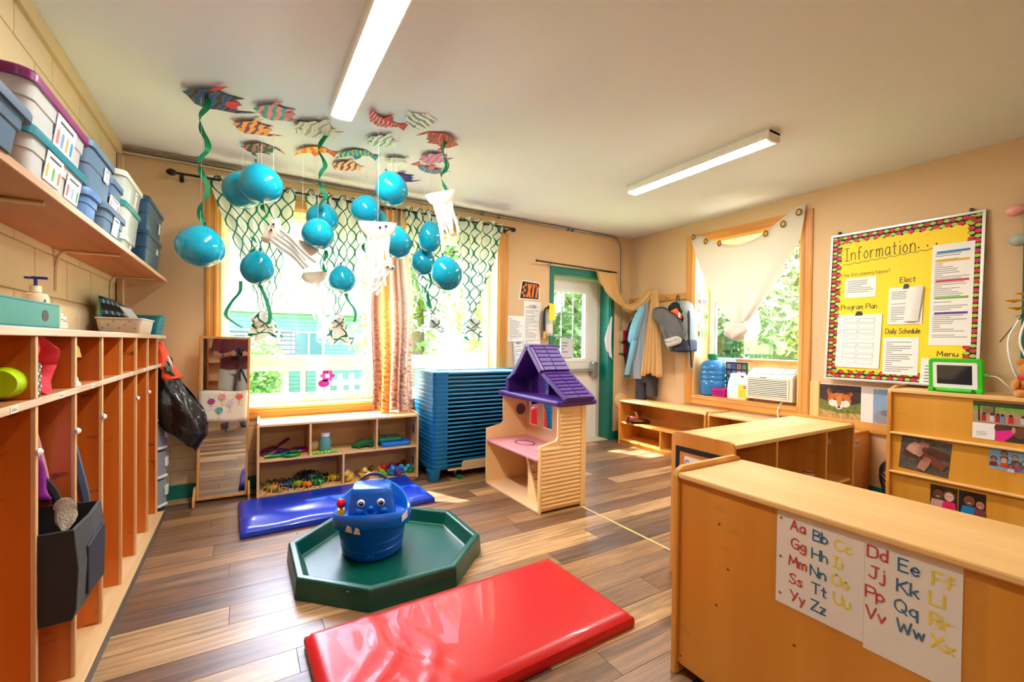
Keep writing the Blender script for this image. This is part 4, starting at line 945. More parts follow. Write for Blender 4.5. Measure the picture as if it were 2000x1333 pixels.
# ================================================================ green activity tray and tugboat toy
t = thing('activity_tray', 'dark green octagonal plastic tray lying on the floor', 'tray', (.70, 2.505, 0))
M_gt = mat((0, 74, 60), .32, bump=.05, bscale=90)
def octo(a, c, z): return [(x, y, z) for x, y in ((-c, -a), (c, -a), (a, -c), (a, c), (c, a), (-c, a), (-a, c), (-a, -c))]
k = .54
def oc(a, z): return octo(a, a*.44, z)
MB().loft([oc(.492, .0), oc(.485, .095), oc(.478, .102), oc(.452, .102), oc(.445, .095), oc(.422, .030), oc(.415, .024)]).build('tray_shell', M_gt, t, bevel=.004)
for s in ((-.30, -.43), (.43, -.22), (-.43, .30)): MB().lathe([(.001, 0), (.006, 0), (.006, .0008), (.001, .0008)], 10, (s[0]*1.0, s[1]*1.06, .1022)).build('rivet_hole', mat((4, 20, 16), .7), t)
bt = thing('tugboat_toy', 'blue plastic toy tugboat with a smiling face, in the green tray', 'toy boat', (.645, 2.60, .026), rad(-18))
M_bo = mat((0, 92, 190), .28, bump=.02, bscale=20)
M_bo2 = mat((0, 78, 176), .35)
NB = 40
def hull(z, k, bump=0):
    out = []
    for j in range(NB):
        a = 2*math.pi*j/NB
        r = 1.0
        x = .205*k*math.cos(a); y = .235*k*math.sin(a)
        f = 1+.06*max(0, -math.sin(a))**3
        zz = z
        out.append((x, y*f, zz))
    return out
def gun(z, k):
    out = []
    for j, p in enumerate(hull(z, k)):
        a = 2*math.pi*j/NB
        lift = .055*max(0, -math.sin(a))**1.5+.10*max(0, math.sin(a))**1.2
        out.append((p[0], p[1], p[2]+lift))
    return out
m = MB().loft([hull(.0, .72), hull(.012, .80), hull(.06, .86)], cap=True)
lv = [.06, .062, .105, .107, .150, .152, .195]
MB().loft([hull(0, .74), hull(.015, .82)]+[hull(z, .855+.10*(z-.06)/.14+(-.012 if i % 2 else 0)) for i, z in enumerate(lv)], cap=True).build('hull', M_bo2, bt, smooth=35)
gr_ = [gun(.145, .965), gun(.15, 1.03), gun(.19, 1.06), gun(.217, 1.055), gun(.227, 1.02), gun(.223, .96), gun(.19, .90), gun(.14, .82), hull(.13, .80)]
MB().loft(gr_, cap=False).build('gunwale', M_bo, bt, smooth=50)
MB().add(hull(.132, .81), [list(range(NB))]).build('deck', M_bo2, bt)
# bow rib
MB().box(-.02, .02, -.215, -.19, .01, .19).build('bow_rib', M_bo2, bt, bevel=.006, rot=(rad(-4), 0, 0))
cab = MB().loft([[(u, v-.05, z) for u, v in rr(.115*k1, .095*k1, .05*k1)] for z, k1 in ((.13, 1.18), (.25, 1.08), (.355, .97), (.375, .93), (.383, .85))]).build('cabin', M_bo, bt, smooth=40)
M_ew = mat((244, 244, 240), .3); M_eb = mat((40, 22, 12), .2)
for s in (-1, 1):
    ey = MB().sph((s*.052, -.152, .312), .021, 14, (1, .35, 1)).build('eye', M_ew, bt, smooth=180)
    MB().sph((s*.052+.002, -.159, .311), .013, 12, (1, .35, 1)).build('pupil', M_eb, ey, smooth=180)
    MB().sph((s*.050, -.1668, .318), .0028, 8).build('eye_glint', M_ew, ey)
    MB().sph((s*.062, -.150, .265), .026, 12, (1, .5, .8)).build('cheek', M_bo, bt, smooth=180)
MB().sph((0, -.160, .283), .017, 12, (1, .8, .9)).build('nose', M_bo, bt, smooth=180)
MB().tube(cr([(-.035, -.160, .262), (0, -.170, .250), (.035, -.160, .262)], 4), .005, 6).build('mouth', M_bo2, bt, smooth=60)
MB().cyl((-.165, -.06, .235), .010, .03, 10).sph((-.165, -.06, .265), .001, 6).build('lever_stem', mat((240, 180, 20), .4), bt)
MB().box(-.185, -.145, -.08, -.04, .227, .257).build('lever_block', mat((246, 190, 10), .4), bt, bevel=.005)
MB().sph((-.165, -.06, .288), .026, 16).build('lever_ball', mat((214, 16, 30), .25), bt, smooth=180)
MB().loft([[(.09*math.cos(a)+r*math.cos(a)*math.cos(b), .055+r*math.sin(b), .325+.09*math.sin(a)+r*math.sin(a)*math.cos(b)) for b in [k*math.pi/3 for k in range(6)]] for a in [i*2*math.pi/24 for i in range(25)] for r in (.010,)], cap=False).build('steering_wheel', mat((60, 62, 72), .4), bt, smooth=60)
for (x0, z0, w_) in ((-.125, .19, .04), (-.08, .185, .036)):
    MB().prism([(x0, z0), (x0+w_, z0-.002), (x0+w_*.8, z0+.028), (x0+w_*.3, z0+.034)], lambda u, v, d: (u, -math.sqrt(max(0, 1-(u/.217)**2))*.262+d-(.255-.255), v), -.0008, .002).build('worn_sticker', mat((206, 190, 176), .7), bt)
MB().prism([(.165, .20), (.196, .205), (.196, .245), (.165, .235)], lambda u, v, d: (u, -math.sqrt(max(0, 1-(u/.217)**2))*.262+d, v), -.0008, .002).build('sticker', mat((220, 222, 230), .5), bt)
# ================================================================ stack of nap cots
M_cot = mat((0, 104, 152), .35, bump=.03, bscale=40); M_cot2 = mat((0, 116, 162), .4)
CX0, CX1, CY0, CY1 = 1.40, 2.70, 3.62, 4.13
trol = thing('cot_trolley', 'pale wooden trolley under the stacked cots', 'trolley', (1.46, 3.60, 0))
box('deck', wood((206, 168, 116), (230, 198, 150), 0, .8), trol, .10, 1.10, .04, .50, .075, .093, .002)
for yy in (.02, .49): MB().prism([(.22, .072), (1.0, .072), (1.0, .155), (.245, .155), (.23, .14)], lambda u, v, d: (u, d, v), yy, yy+.018).build('side_lip', wood((206, 168, 116), (230, 198, 150), 0, .8), trol, bevel=.002)
for x in (.18, 1.02):
    for yy in (.09, .42): 
        c = box('caster_fork', M_steel, trol, x-.012, x+.012, yy-.02, yy+.02, .045, .075)
        MB().cyl((x-.011, yy, .026), .026, .022, 14, 'x').build('wheel', mat((40, 40, 42), .5), c)
def cot():
    t = thing('nap_cot', 'x', 'cot', (CX0, CY0, 0), 0, 'stacked nap cots')
    L, W = CX1-CX0, CY1-CY0
    for s, x0 in ((1, 0), (-1, L)):
        def P(u, v): return (x0+s*u, v)
        out = [P(.03, 0), P(.13, 0), P(.15, .012), P(.15, W-.012), P(.13, W), P(.03, W), P(.006, W-.02), P(0, W-.05), P(0, .05), P(.006, .02)]
        MB().loft([[(x, y, z) for x, y in o] for z, o in ((-.006, [(x0+(x-x0)*.94+.004*s, W/2+(y-W/2)*.97) for x, y in out]), (.020, out), (.034, out), (.0365, [(x0+(x-x0)*.98+.001*s, W/2+(y-W/2)*.99) for x, y in out]))]).build('end_frame', M_cot, t, smooth=30)
    for yy in (.012, W-.030): MB().tube([(.13, yy+.009, .024), (L-.13, yy+.009, .024)], .0095, 10).build('side_rail', M_cot2, t, smooth=60)
    box('sleeping_sheet', mat((10, 60, 84), .7), t, .15, L-.15, .02, W-.02, .018, .023)
    return t
c0 = cot(); NC = 23
ORD = 'lowest second third fourth fifth sixth seventh eighth ninth tenth eleventh twelfth thirteenth fourteenth fifteenth sixteenth seventeenth eighteenth nineteenth twentieth twenty-first twenty-second topmost'.split()
for i in range(NC):
    t = c0 if i == 0 else dup(c0)
    t.location = (CX0+.002*math.sin(i*1.7), CY0+.002*math.sin(i*2.3), .104+i*.0372)
    t['label'] = ('%s blue plastic nap cot of the tall stack' % ORD[i]) if i in (0, NC-1) else '%s blue plastic nap cot counted from the bottom of the stack' % ORD[i]
for (x, y, k) in ((.06, .06, 1),):
    leg = MB().loft([[(u+.03, v+.05, z) for u, v in rr(.055*q, .05*q, .015)] for z, q in ((-.104, .72), (-.098, .78), (0, 1))])
    leg.build('leg', M_cot, c0, bevel=.002)
    MB().loft([[(u+.03, v+CY1-CY0-.05, z) for u, v in rr(.055*q, .05*q, .015)] for z, q in ((-.104, .72), (-.098, .78), (0, 1))]).build('leg', M_cot, c0, bevel=.002)
# ================================================================ doll's house
M_cr = mat((246, 208, 146), .4, bump=.02); M_pk = mat((232, 150, 156), .4); M_pu = mat((72, 32, 124), .42, bump=.03)
M_in = mat((236, 196, 148), .5)
HX0, HXm, HX1, HY0, HY1 = 1.80, 1.965, 2.222, 2.575, 3.395
dh = thing('dolls_house', 'cream plastic dollhouse with a purple roof standing by the cots', 'dollhouse', (HX0, HY0, 0))
D_, W_ = HX1-HX0, HY1-HY0; xm = HXm-HX0
# near side wall (siding) and far side wall as profiles in x/z
prof = [(0, .0), (D_, 0), (D_, .775), (xm, .775), (xm, .535), (xm-.018, .515), (0, .485)]
for nm, y0 in (('siding_wall', 0), ('far_wall', W_-.022)):
    MB().prism(prof, lambda u, v, d: (u, d, v), y0, y0+.022).build(nm, M_cr, dh, bevel=.006)
z = .035
while z < .76:
    x0 = .018 if z < .47 else xm+.018
    if z > .45 and z < .545: x0 = xm+.018 if z > .475 else .018
    MB().prism([(0, 0), (-.009, .004), (-.009, .012), (-.002, .026), (0, .026)], lambda u, v, d, z=z: (d, u, z+v), x0, D_-.05).build('siding_strip', M_cr, dh)
    z += .0295
box('corner_post', M_cr, dh, D_-.048, D_, -.012, .0, 0, .775, .005)
box('front_post', M_cr, dh, 0, .016, -.012, .0, 0, .478, .005)
# back wall with arched openings
def arch(y0, y1, z0, z1, n=8):
    r = (y1-y0)/2; return [(y0, z0), (y1, z0)]+[(y0+r+r*math.cos(math.pi*k/n), z1-r+r*math.sin(math.pi*k/n)) for k in range(n+1)]
MB().box(D_-.02, D_, .022, W_-.022, 0, .50).build('back_wall', M_in, dh)
ups = ((.022, .13), (.27, .40), (.54, .62), (.74, W_-.022))
for a, b in ups: box('back_pier', M_in, dh, D_-.02, D_, a, b, .50, .775, .004)
box('back_lintel', M_in, dh, D_-.02, D_, .022, W_-.022, .735, .775, .004)
box('ground_floor', M_in, dh, 0, D_, 0, W_, .0, .022, .006)
box('middle_floor', M_pk, dh, -.004, D_-.02, .022, W_-.022, .372, .396, .006)
MB().loft([[(.20+.07*math.cos(a)+.006*math.cos(a)*math.cos(b), .50+.10*math.sin(a)+.006*math.sin(a)*math.cos(b), .3965+.003*math.sin(b)) for b in [k*math.pi/3 for k in range(6)]] for a in [i*2*math.pi/24 for i in range(25)]], cap=False).build('rug_ring', mat((60, 40, 110), .6), dh)
MB().box(.10, .26, .14, .30, .396, .401).box(.10, .115, .14, .30, .40, .42).box(.245, .26, .14, .30, .40, .42).box(.10, .26, .14, .155, .40, .42).build('stair_well', M_pk, dh, bevel=.003)
for i in range(5): box('stair_step', M_cr, dh, .10, .24, .17+.022*i, .30, .022+.05*i, .022+.05*(i+1), .004)
MB().prism([(.16, .07), (.30, .38), (.32, .38), (.19, .06)], lambda u, v, d: (d, u, v), .085, .10).build('stair_rail', M_cr, dh, bevel=.003)
box('picture', mat((150, 90, 60), .5), dh, D_-.024, D_-.02, .44, .50, .20, .30, .002)
MB().lathe([(.001, 0), (.045, 0), (.05, .004), (.001, .006)], 20, (D_-.08, W_-.024, .63), axis='y').build('oval_mirror', mat((96, 60, 90), .3), dh, smooth=50)
# roof
ysl = W_+.03
MB().loft([[(u+xm-.02+.19*.9+.005, v+W_/2, z_) for u, v in rr(.185*k, (W_/2+.045)*k, .03)] for z_, k in ((.765, .97), (.772, 1), (.798, 1), (.804, .98))]).build('attic_floor', M_pu, dh, smooth=40)
RA = W_/2+.02
gab = [(-.02, .80), (.0, .80), (W_-.09, .80), (W_-.09, .885), (W_-.14, .935), (W_-.22, .945), (RA+.055, 1.165), (RA+.03, 1.19), (RA-.03, 1.19), (RA-.05, 1.17)]
# roof slopes as slabs with shingle courses
def slope(a, b, th, nm, xs, xe):
    d = Vector((b[0]-a[0], b[1]-a[1])).normalized(); n = Vector((-d.y, d.x))*th
    if n.y < 0: n = -n
    poly = [a, b, (b[0]+n.x, b[1]+n.y), (a[0]+n.x, a[1]+n.y)]
    return MB().prism(poly, lambda u, v, q: (q, u, v), xs, xe).build(nm, M_pu, dh, bevel=.006)
xs, xe = xm-.005, D_+.02
A_, B1, B2 = (RA, 1.175), (.25, .985), (-.055, .80)
slope(B1, A_, .045, 'upper_roof_slope', xs, xe); slope(B2, (.26, .985), .032, 'lower_roof_slope', xs+.015, xe+.012)
F1, F2 = (W_-.20, .955), (W_+.04, .80)
slope(A_, F1, .045, 'far_roof_slope', xs, xe); slope((W_-.19, .955), (W_-.06, .875), .03, 'far_lower_slope', xs, xe)
for (a, b, n, off) in ((B1, A_, 6, .047), (B2, (.25, .98), 8, .034)):
    for i in range(n):
        k0, k1 = i/n, (i+.86)/n; d = Vector((b[0]-a[0], b[1]-a[1])); nn = Vector((-d.y, d.x)).normalized()
        if nn.y < 0: nn = -nn
        p, q = Vector(a)+d*k0+nn*(off-.002), Vector(a)+d*k1+nn*(off-.002)
        for (xa, xb) in ((xs+.03, (xs+xe)/2-.004), ((xs+xe)/2+.004, xe-.02)):
            MB().prism([(p.x, p.y), (q.x, q.y), (q.x+nn.x*.003, q.y+nn.y*.003), (p.x+nn.x*.008, p.y+nn.y*.008)], lambda u, v, t_: (t_, u, v), xa, xb).build('shingle', M_pu, dh)
MB().box(xs, xe, RA-.045, RA+.045, 1.185, 1.215).build('ridge_cap', M_pu, dh, bevel=.008)
# attic back wall with arched opening
for a, b, zt in ((.06, RA-.07, 1.0), (RA+.07, W_-.12, .93)):
    MB().prism([(a, .80), (b, .80), (b, 1.09 if b < RA else .95), (a, .88 if a < RA else 1.09)], lambda u, v, d: (d, u, v), D_-.03, D_-.012).build('attic_wall', M_pu, dh, bevel=.003)
MB().prism([(RA-.11, 1.05), (RA+.11, 1.05), (RA+.03, 1.16), (RA-.03, 1.16)], lambda u, v, d: (d, u, v), D_-.03, D_-.012).build('attic_lintel', M_pu, dh)
for yy in (RA-.075, RA+.06): box('attic_pillar', M_pu, dh, D_-.09, D_-.03, yy, yy+.018, .80, 1.07, .004)
MB().prism([(W_-.11, .80), (W_-.06, .80), (W_-.06, .905), (W_-.11, .925)], lambda u, v, d: (d, u, v), xs+.0, D_-.02).build('end_wall', M_pu, dh, bevel=.004)
# red toy chair standing behind the doll's house
t = thing('red_chair', 'red plastic child chair glimpsed through the dollhouse windows', 'chair', (2.41, 3.33, 0), rad(10))
M_rc = mat((206, 16, 40), .35)
MB().loft([[(u, v, z_) for u, v in rr(.15*k, .15*k, .04)] for z_, k in ((.26, .97), (.268, 1), (.285, 1), (.29, .96))]).build('seat', M_rc, t, smooth=40)
MB().grid(lambda u, v: (-.14+.28*u, .13+.04*v-.03*math.sin(u*math.pi), .28+.36*v-.06*(2*u-1)**2*v), 12, 8).build('backrest', M_rc, t, smooth=180, solid=.018)
for sx in (-1, 1):
    for sy in (-1, 1): MB().tube([(sx*.12, sy*.12, .27), (sx*.145, sy*.145, 0)], [.02, .015], 8).build('leg', M_rc, t, smooth=60)
# green toy brick under the cots
t = tag(MB().box(-.02, .02, -.02, .02, 0, .028).cyl((-.009, 0, .028), .007, .006, 8).cyl((.009, 0, .028), .007, .006, 8).build('toy_brick', mat((10, 120, 50), .4), bevel=.003), 'little green toy block on the floor under the cots', 'toy'); t.location = (1.66, 3.62, 0)
# ================================================================ low maple shelves
M_map = wood((206, 140, 54), (228, 168, 82), 1, .5, .33, coat=.25, rnd=.03)
M_mapX = wood((206, 140, 54), (228, 168, 82), 0, .5, .33, coat=.25, rnd=.03)
M_mapZ = wood((200, 130, 46), (224, 160, 72), 2, .5, .33, coat=.25, rnd=.03, marks=.12)
M_mapt = wood((216, 164, 92), (234, 190, 124), 0, .35, .5, coat=.05, rnd=.02)
M_maptY = wood((216, 164, 92), (234, 190, 124), 1, .35, .5, coat=.05, rnd=.02)
def side_prof(dep, h, r): return [(0, 0), (dep, 0), (dep, h-r), (dep-r*.3, h-r*.3), (dep-r, h), (r, h), (r*.3, h-r*.3), (0, h-r)]
ss = thing('shoe_shelf', 'low maple shelf in the door corner with brown shoes on it', 'shelf', (3.965, 2.775, 0))
dep, ln, hh = .375, 1.205, .545
for y0 in (0, ln-.02): MB().prism(side_prof(dep, hh+.012, .03), lambda u, v, d: (u, d, v), y0, y0+.02).build('side_panel', M_mapZ, ss, bevel=.002)
for nm, z0 in (('top_board', hh-.022), ('middle_shelf', .262), ('bottom_board', .045)): box(nm, M_maptY if z0 > .5 else M_map, ss, .004, dep-.012, .02, ln-.02, z0, z0+.018, .002)
box('back_panel', M_map, ss, dep-.012, dep-.004, .02, ln-.02, .03, hh-.02)
box('kick_board', M_map, ss, .02, .035, .02, ln-.02, 0, .045)
box('divider', M_mapZ, ss, .006, dep-.012, .56, .578, .063, .262)
for k, (yy, rz, lb) in enumerate(((3.86, 20, 'brown leather shoe nearest the door on the low shelf'), (3.73, -25, 'brown leather shoe with its tongue up, on the low shelf'))):
    t = thing('shoe', lb, 'shoe', (4.07, yy, .281), rad(rz+180), 'brown shoes')
    sec = ((-.12, .025, .03), (-.10, .042, .045), (-.04, .045, .06), (.02, .038, .075), (.07, .036, .085), (.105, .034, .09), (.12, .02, .085))
    MB().loft([[(x, w_*math.cos(a), max(.012, h_*.5+h_*.5*math.sin(a))) for a in [q*math.pi/6 for q in range(12)]] for x, w_, h_ in sec]).build('upper', mat((96, 40, 22), .25, coat=.4), t, smooth=60)
    MB().loft([[(x*1.02, w_*1.08*math.cos(a), .012 if q in (0,) else 0) for q in (0,) for a in [b*math.pi/6 for b in range(12)]] for x, w_, h_ in sec]).build('sole_top', mat((60, 30, 20), .6), t)
    MB().loft([[(x*1.02, w_*1.08*math.cos(a), .006+.006*math.sin(a)) for a in [b*math.pi/6 for b in range(12)]] for x, w_, h_ in sec]).build('sole', mat((70, 36, 22), .6), t)
    if k: MB().prism([(-.03, 0), (.03, 0), (.035, .06), (-.03, .07)], lambda u, v, d: (.03+d+v*.4, u, .07+v), 0, .006).build('tongue', mat((176, 130, 92), .7), t, bevel=.002)
s2 = thing('second_low_shelf', 'low maple shelf below the air conditioner, half hidden', 'shelf', (3.965, 1.55, 0))
for y0 in (0, ln-.02): MB().prism(side_prof(dep, hh+.012, .03), lambda u, v, d: (u, d, v), y0, y0+.02).build('side_panel', M_mapZ, s2, bevel=.002)
for nm, z0 in (('top_board', hh-.022), ('middle_shelf', .262), ('bottom_board', .045)): box(nm, M_maptY if z0 > .5 else M_map, s2, .004, dep-.012, .02, ln-.02, z0, z0+.018, .002)
box('back_panel', M_map, s2, dep-.012, dep-.004, .02, ln-.02, .03, hh-.02)
box('divider', M_mapZ, s2, .006, dep-.012, .60, .618, .28, hh-.022)
lc = box('label_card', mat((222, 204, 170), .6), s2, .10, .20, -.001, 0, .45, .50)
write('Staff', .022, lambda u, v, d: (.115+u, -.001-d, .465+v), .0025, mat((60, 50, 40), .7), lc)
# ---- cabinet with the classroom rules sign (faces the camera side)
c2 = thing('rules_cabinet', 'maple cabinet on whose end hangs a classroom rules sign', 'cabinet', (1.975, 1.23, 0))
L2, D2, H2 = 1.255, .355, .765
for x0 in (0, L2-.02): MB().prism([(u, v) for u, v in side_prof(D2, H2, .03)], lambda u, v, d: (d, u, v), x0, x0+.02).build('side_panel', M_mapZ, c2, bevel=.002)
box('top_board', M_mapt, c2, .02, L2-.02, .0, D2-.002, H2-.034, H2-.014, .003)
box('bottom_board', M_mapX, c2, .02, L2-.02, .01, D2-.012, .05, .068)
box('lower_shelf', M_mapX, c2, .02, L2-.02, .012, D2-.012, .40, .416, .002)
box('back_panel', M_mapX, c2, .02, L2-.02, D2-.012, D2-.004, .04, H2-.034)
for x in (.40, .93): box('divider', M_mapZ, c2, x-.009, x+.009, .012, D2-.012, .416, H2-.034, .002)
box('worn_label', mat((206, 186, 150), .7), c2, .10, .2, D2-.0128, D2-.012, .52, .58)
box('worn_label', mat((226, 200, 150), .7), c2, L2-.0208, L2-.02, .12, .19, .60, .635)
t = thing('rules_sign', 'classroom rules sign with a black frame on the cabinet end', 'sign', (1.975, 1.23, 0))
fx = lambda u, v, d: (-d-.001, .325-u, v)
M_bt = mat((20, 20, 20), .5)
for (u0, u1, v0, v1) in ((0, .29, .665, .69), (0, .29, .40, .425), (0, .022, .425, .665), (.268, .29, .425, .665)): MB().prism([(u0, v0), (u1, v0), (u1, v1), (u0, v1)], fx, 0, .003).build('frame_tape', M_bt, t)
MB().prism([(.055, .43), (.25, .43), (.25, .64), (.055, .645)], fx, 0, .002).build('paper', mat((236, 232, 222), .5), t)
M_ink = mat((30, 30, 40), .7)
write('Classroom', .030, lambda u, v, d: fx(u, v, .002+d), .0042, mat((70, 50, 110), .7), t, .062, .595, width=.095)
write('Rules', .030, lambda u, v, d: fx(u, v, .002+d), .0042, mat((20, 110, 90), .7), t, .170, .595, width=.07)
for i in range(5): write(('Listen', 'Be kind', 'Walk', 'Share', 'Help')[i], .016, lambda u, v, d: fx(u, v, .002+d), .0016, mat((150, 150, 150), .7), t, .075, .565-.027*i)
t = tag(MB().loft([[(.045*math.cos(a)+.0, .045*math.sin(a), z_) for a in [i*math.pi/8 for i in range(16)]] for z_ in (0, .03, .06)]).build('toy_ring', stripes([(240, 190, 20), (220, 60, 60), (240, 240, 240), (90, 40, 120)], 14, 'Z', 0), smooth=60), 'striped toy ring in the rules cabinet', 'toy'); t.location = (2.93, 1.33, .417)
# ---- foreground cabinet, its back towards the camera
c1 = thing('alphabet_cabinet', 'maple cabinet in the right foreground with alphabet sheets on its back', 'cabinet', (1.372, 1.09, 0))
L1, D1, H1 = 1.25, .40, .772
for y0 in (-.02, -L1): MB().prism(side_prof(D1, H1, .035), lambda u, v, d: (u, d, v), y0, y0+.02).build('side_panel', M_mapZ, c1, bevel=.003)
box('top_board', M_maptY, c1, .0, D1-.002, -L1+.02, -.02, H1-.042, H1-.020, .006)
box('back_panel', wood((198, 124, 36), (218, 150, 58), 2, .3, .33, coat=.25, rnd=.0, marks=.12), c1, .012, .022, -L1+.02, -.02, .045, H1-.042)
box('bottom_board', M_map, c1, .022, D1-.012, -L1+.02, -.02, .055, .073)
box('middle_shelf', M_map, c1, .022, D1-.012, -L1+.02, -.02, .40, .416)
box('divider', M_mapZ, c1, .022, D1-.012, -.62, -.60, .073, H1-.042)
for (x, y0) in ((.06, -.10), (.34, -.10), (.06, -L1+.1), (.34, -L1+.1)):
    MB().cyl((x-.015, y0, .026), .026, .03, 14, 'x').build('caster', mat((24, 24, 26), .5), c1)
MB().cyl((.0115, -.035, .075), .004, .002, 8, 'x').build('screw', mat((60, 50, 40), .4, .6), c1)
for (yy, zz) in ((-.175, .61), (-.21, .47), (-.17, .33), (-.42, .34)): MB().prism([(0, 0), (.008, .001), (.01, .008), (.002, .010)], lambda u, v, d: (.012-d, yy-u, zz+v), 0, .0006).build('nick', mat((120, 66, 24), .7), c1)
# ================================================================ alphabet sheets on the foreground cabinet
M_pap = mat((238, 230, 216), .5); RED, BLU, YEL = mat((200, 52, 44), .7), mat((24, 104, 150), .7), mat((244, 214, 40), .7)
def abc(label, y1, y0, zt, zb, rows, cols, sz, holes):
    t = thing('alphabet_sheet', label, 'paper sheet', (1.384, y1, zb), 0, 'alphabet sheets')
    W, H = y1-y0, zt-zb; fn = lambda u, v, d: (-.0012-d, -u, v)
    MB().prism([(0, 0), (W, 0), (W, H), (0, H)], fn, -.001, 0).build('paper', M_pap, t)
    for r, row in enumerate(rows):
        for c, (txt, u) in enumerate(zip(row, cols)):
            write(txt, sz, fn, .0040, (RED, BLU, YEL)[c], t, u+.003*math.sin(r*2+c), H-.052-.0505*r+.003*math.cos(r+c*2)-.004*c-sz*.2, gap=1.6)
    for z in holes: MB().lathe([(.001, 0), (.004, 0), (.004, .0006), (.001, .0006)], 10, (-.0024, -.012, z), axis='x').build('punched_hole', mat((150, 120, 60), .7), t)
    return t
abc('left alphabet sheet, Aa Bb Cc down to Yy Zz', .72, .499, .737, .452, (('Aa', 'Bb', 'Cc'), ('Gg', 'Hh', 'Ii'), ('Mm', 'Nn', 'Oo'), ('Ss', 'Tt', 'Uu'), ('Yy', 'Zz')), (.039, .097, .150), .0285, (.03, .14, .255))
abc('right alphabet sheet, Dd Ee Ff down to Vv Ww Xx', .4985, .315, .737, .44, (('Dd', 'Ee', 'Ff'), ('Jj', 'Kk', 'Ll'), ('Pp', 'Qq', 'Rr'), ('Vv', 'Ww', 'Xx')), (.006, .067, .130), .030, ())
t = tag(MB().box(-.002, 0, -.46, 0, 0, .30).build('plastic_sleeve', glass((255, 255, 255), .035)), 'clear plastic film taped over the alphabet sheets', 'plastic sleeve'); t.location = (1.3805, .735, .44)
# ================================================================ hooks and coats on the right wall
def RX(y, z, d=0): return (XR-d, y, z)
t = thing('coat_rack', 'wooden peg rail fixed in the corner beside the right window', 'coat rack', (XR, 3.76, 1.76))
box('board', M_pineY, t, -.02, 0, -.435, .435, 0, .075, .003)
for yy in (-.36, -.20, 0, .18, .34):
    MB().tube(cr([(-.02, yy, .03), (-.05, yy, .025), (-.07, yy, .045), (-.065, yy, .06)], 4), .005, 6).build('hook', M_steel, t, smooth=60)
def hang(name, label, cat, m, rings, n=36, pleat=.12, freq=9, seed=0, extra=None, group=None, cap=True):
    """soft hanging cloth: rings (z, yc, half width y, xc distance from wall, half depth)"""
    t = thing(name, label, cat, (XR, rings[0][1], rings[0][0]), group=group)
    rg = []
    for k, (z, yc, wy, xc, wx) in enumerate(rings):
        ring = []
        for j in range(n):
            a = 2*math.pi*j/n; f = 1+pleat*math.sin(freq*a+seed+2*nz(z*3, seed))*(.3+k/len(rings))+.22*nz(math.cos(a)*1.7+seed, math.sin(a)*1.7, z*7)
            ring.append((-max(.004, xc-wx*math.cos(a)*f), yc-rings[0][1]+wy*math.sin(a)*f, z-rings[0][0]+.012*nz(a+seed, k)))
        rg.append(ring)
    MB().loft(rg, cap=cap).build('cloth', m, t, smooth=70)
    return t
def fine(rings, k=4):
    P = cr([Vector((r[1], r[2], r[3])) for r in rings], k); out = []
    zs = cr([Vector((r[0], r[4], 0)) for r in rings], k)
    return [(z.x, p.x, max(.008, p.y), p.z, max(.006, z.y)) for z, p in zip(zs, P)]
hang('dark_jacket', 'black jacket hanging deepest in the corner', 'jacket', mat((32, 32, 38), .8, bump=.2), fine([(1.79, 3.92, .03, .06, .03), (1.62, 3.96, .09, .07, .05), (1.35, 4.06, .11, .08, .06), (1.05, 4.09, .10, .08, .06), (.93, 4.06, .08, .08, .05)]), seed=1)
hang('grey_jacket', 'grey jacket hanging under the pale blue sleeve', 'jacket', mat((138, 142, 146), .8, bump=.25), fine([(1.78, 3.80, .03, .10, .03), (1.6, 3.84, .08, .12, .05), (1.3, 3.90, .12, .12, .06), (1.0, 3.92, .13, .12, .06), (.80, 3.90, .13, .12, .05)]), seed=2)
t = hang('blue_jacket', 'pale blue jacket with a hanging sleeve', 'jacket', mat((126, 182, 206), .75, bump=.2), fine([(1.70, 3.83, .03, .18, .03), (1.60, 3.86, .06, .19, .045), (1.45, 3.92, .07, .19, .05), (1.30, 3.965, .065, .185, .05), (1.24, 3.97, .03, .18, .03)]), seed=3, pleat=.08)
MB().loft([[(-(.19-.035*math.cos(a)), .10+k*.03+.05*math.sin(a)*(1-.1*k), -.42-.11*k) for a in [i*math.pi/8 for i in range(16)]] for k in range(5)]).build('sleeve', mat((126, 178, 200), .75, bump=.2), t, smooth=70)
MB().loft([[(-(.19-.03*math.cos(a)), .22+.042*math.sin(a), -.86-.03*k) for a in [i*math.pi/8 for i in range(16)]] for k in range(2)]).build('cuff', mat((52, 56, 62), .8), t, smooth=70)
t = hang('black_trousers', 'black snow trousers hanging lowest on the peg rail', 'trousers', mat((46, 44, 48), .8, bump=.25), fine([(.98, 3.82, .15, .09, .05), (.85, 3.82, .17, .09, .06), (.76, 3.82, .165, .09, .055)]), seed=4, pleat=.04)
for yy, zz in ((3.905, .52), (3.735, .60)):
    MB().loft([[(-(.09-.055*math.cos(a)), yy-3.82+.078*math.sin(a), z_-.98) for a in [i*math.pi/8 for i in range(16)]] for z_ in (.80, .72, (zz+.72)/2, zz)]).build('trouser_leg', mat((46, 44, 48), .8, bump=.25), t, smooth=70)
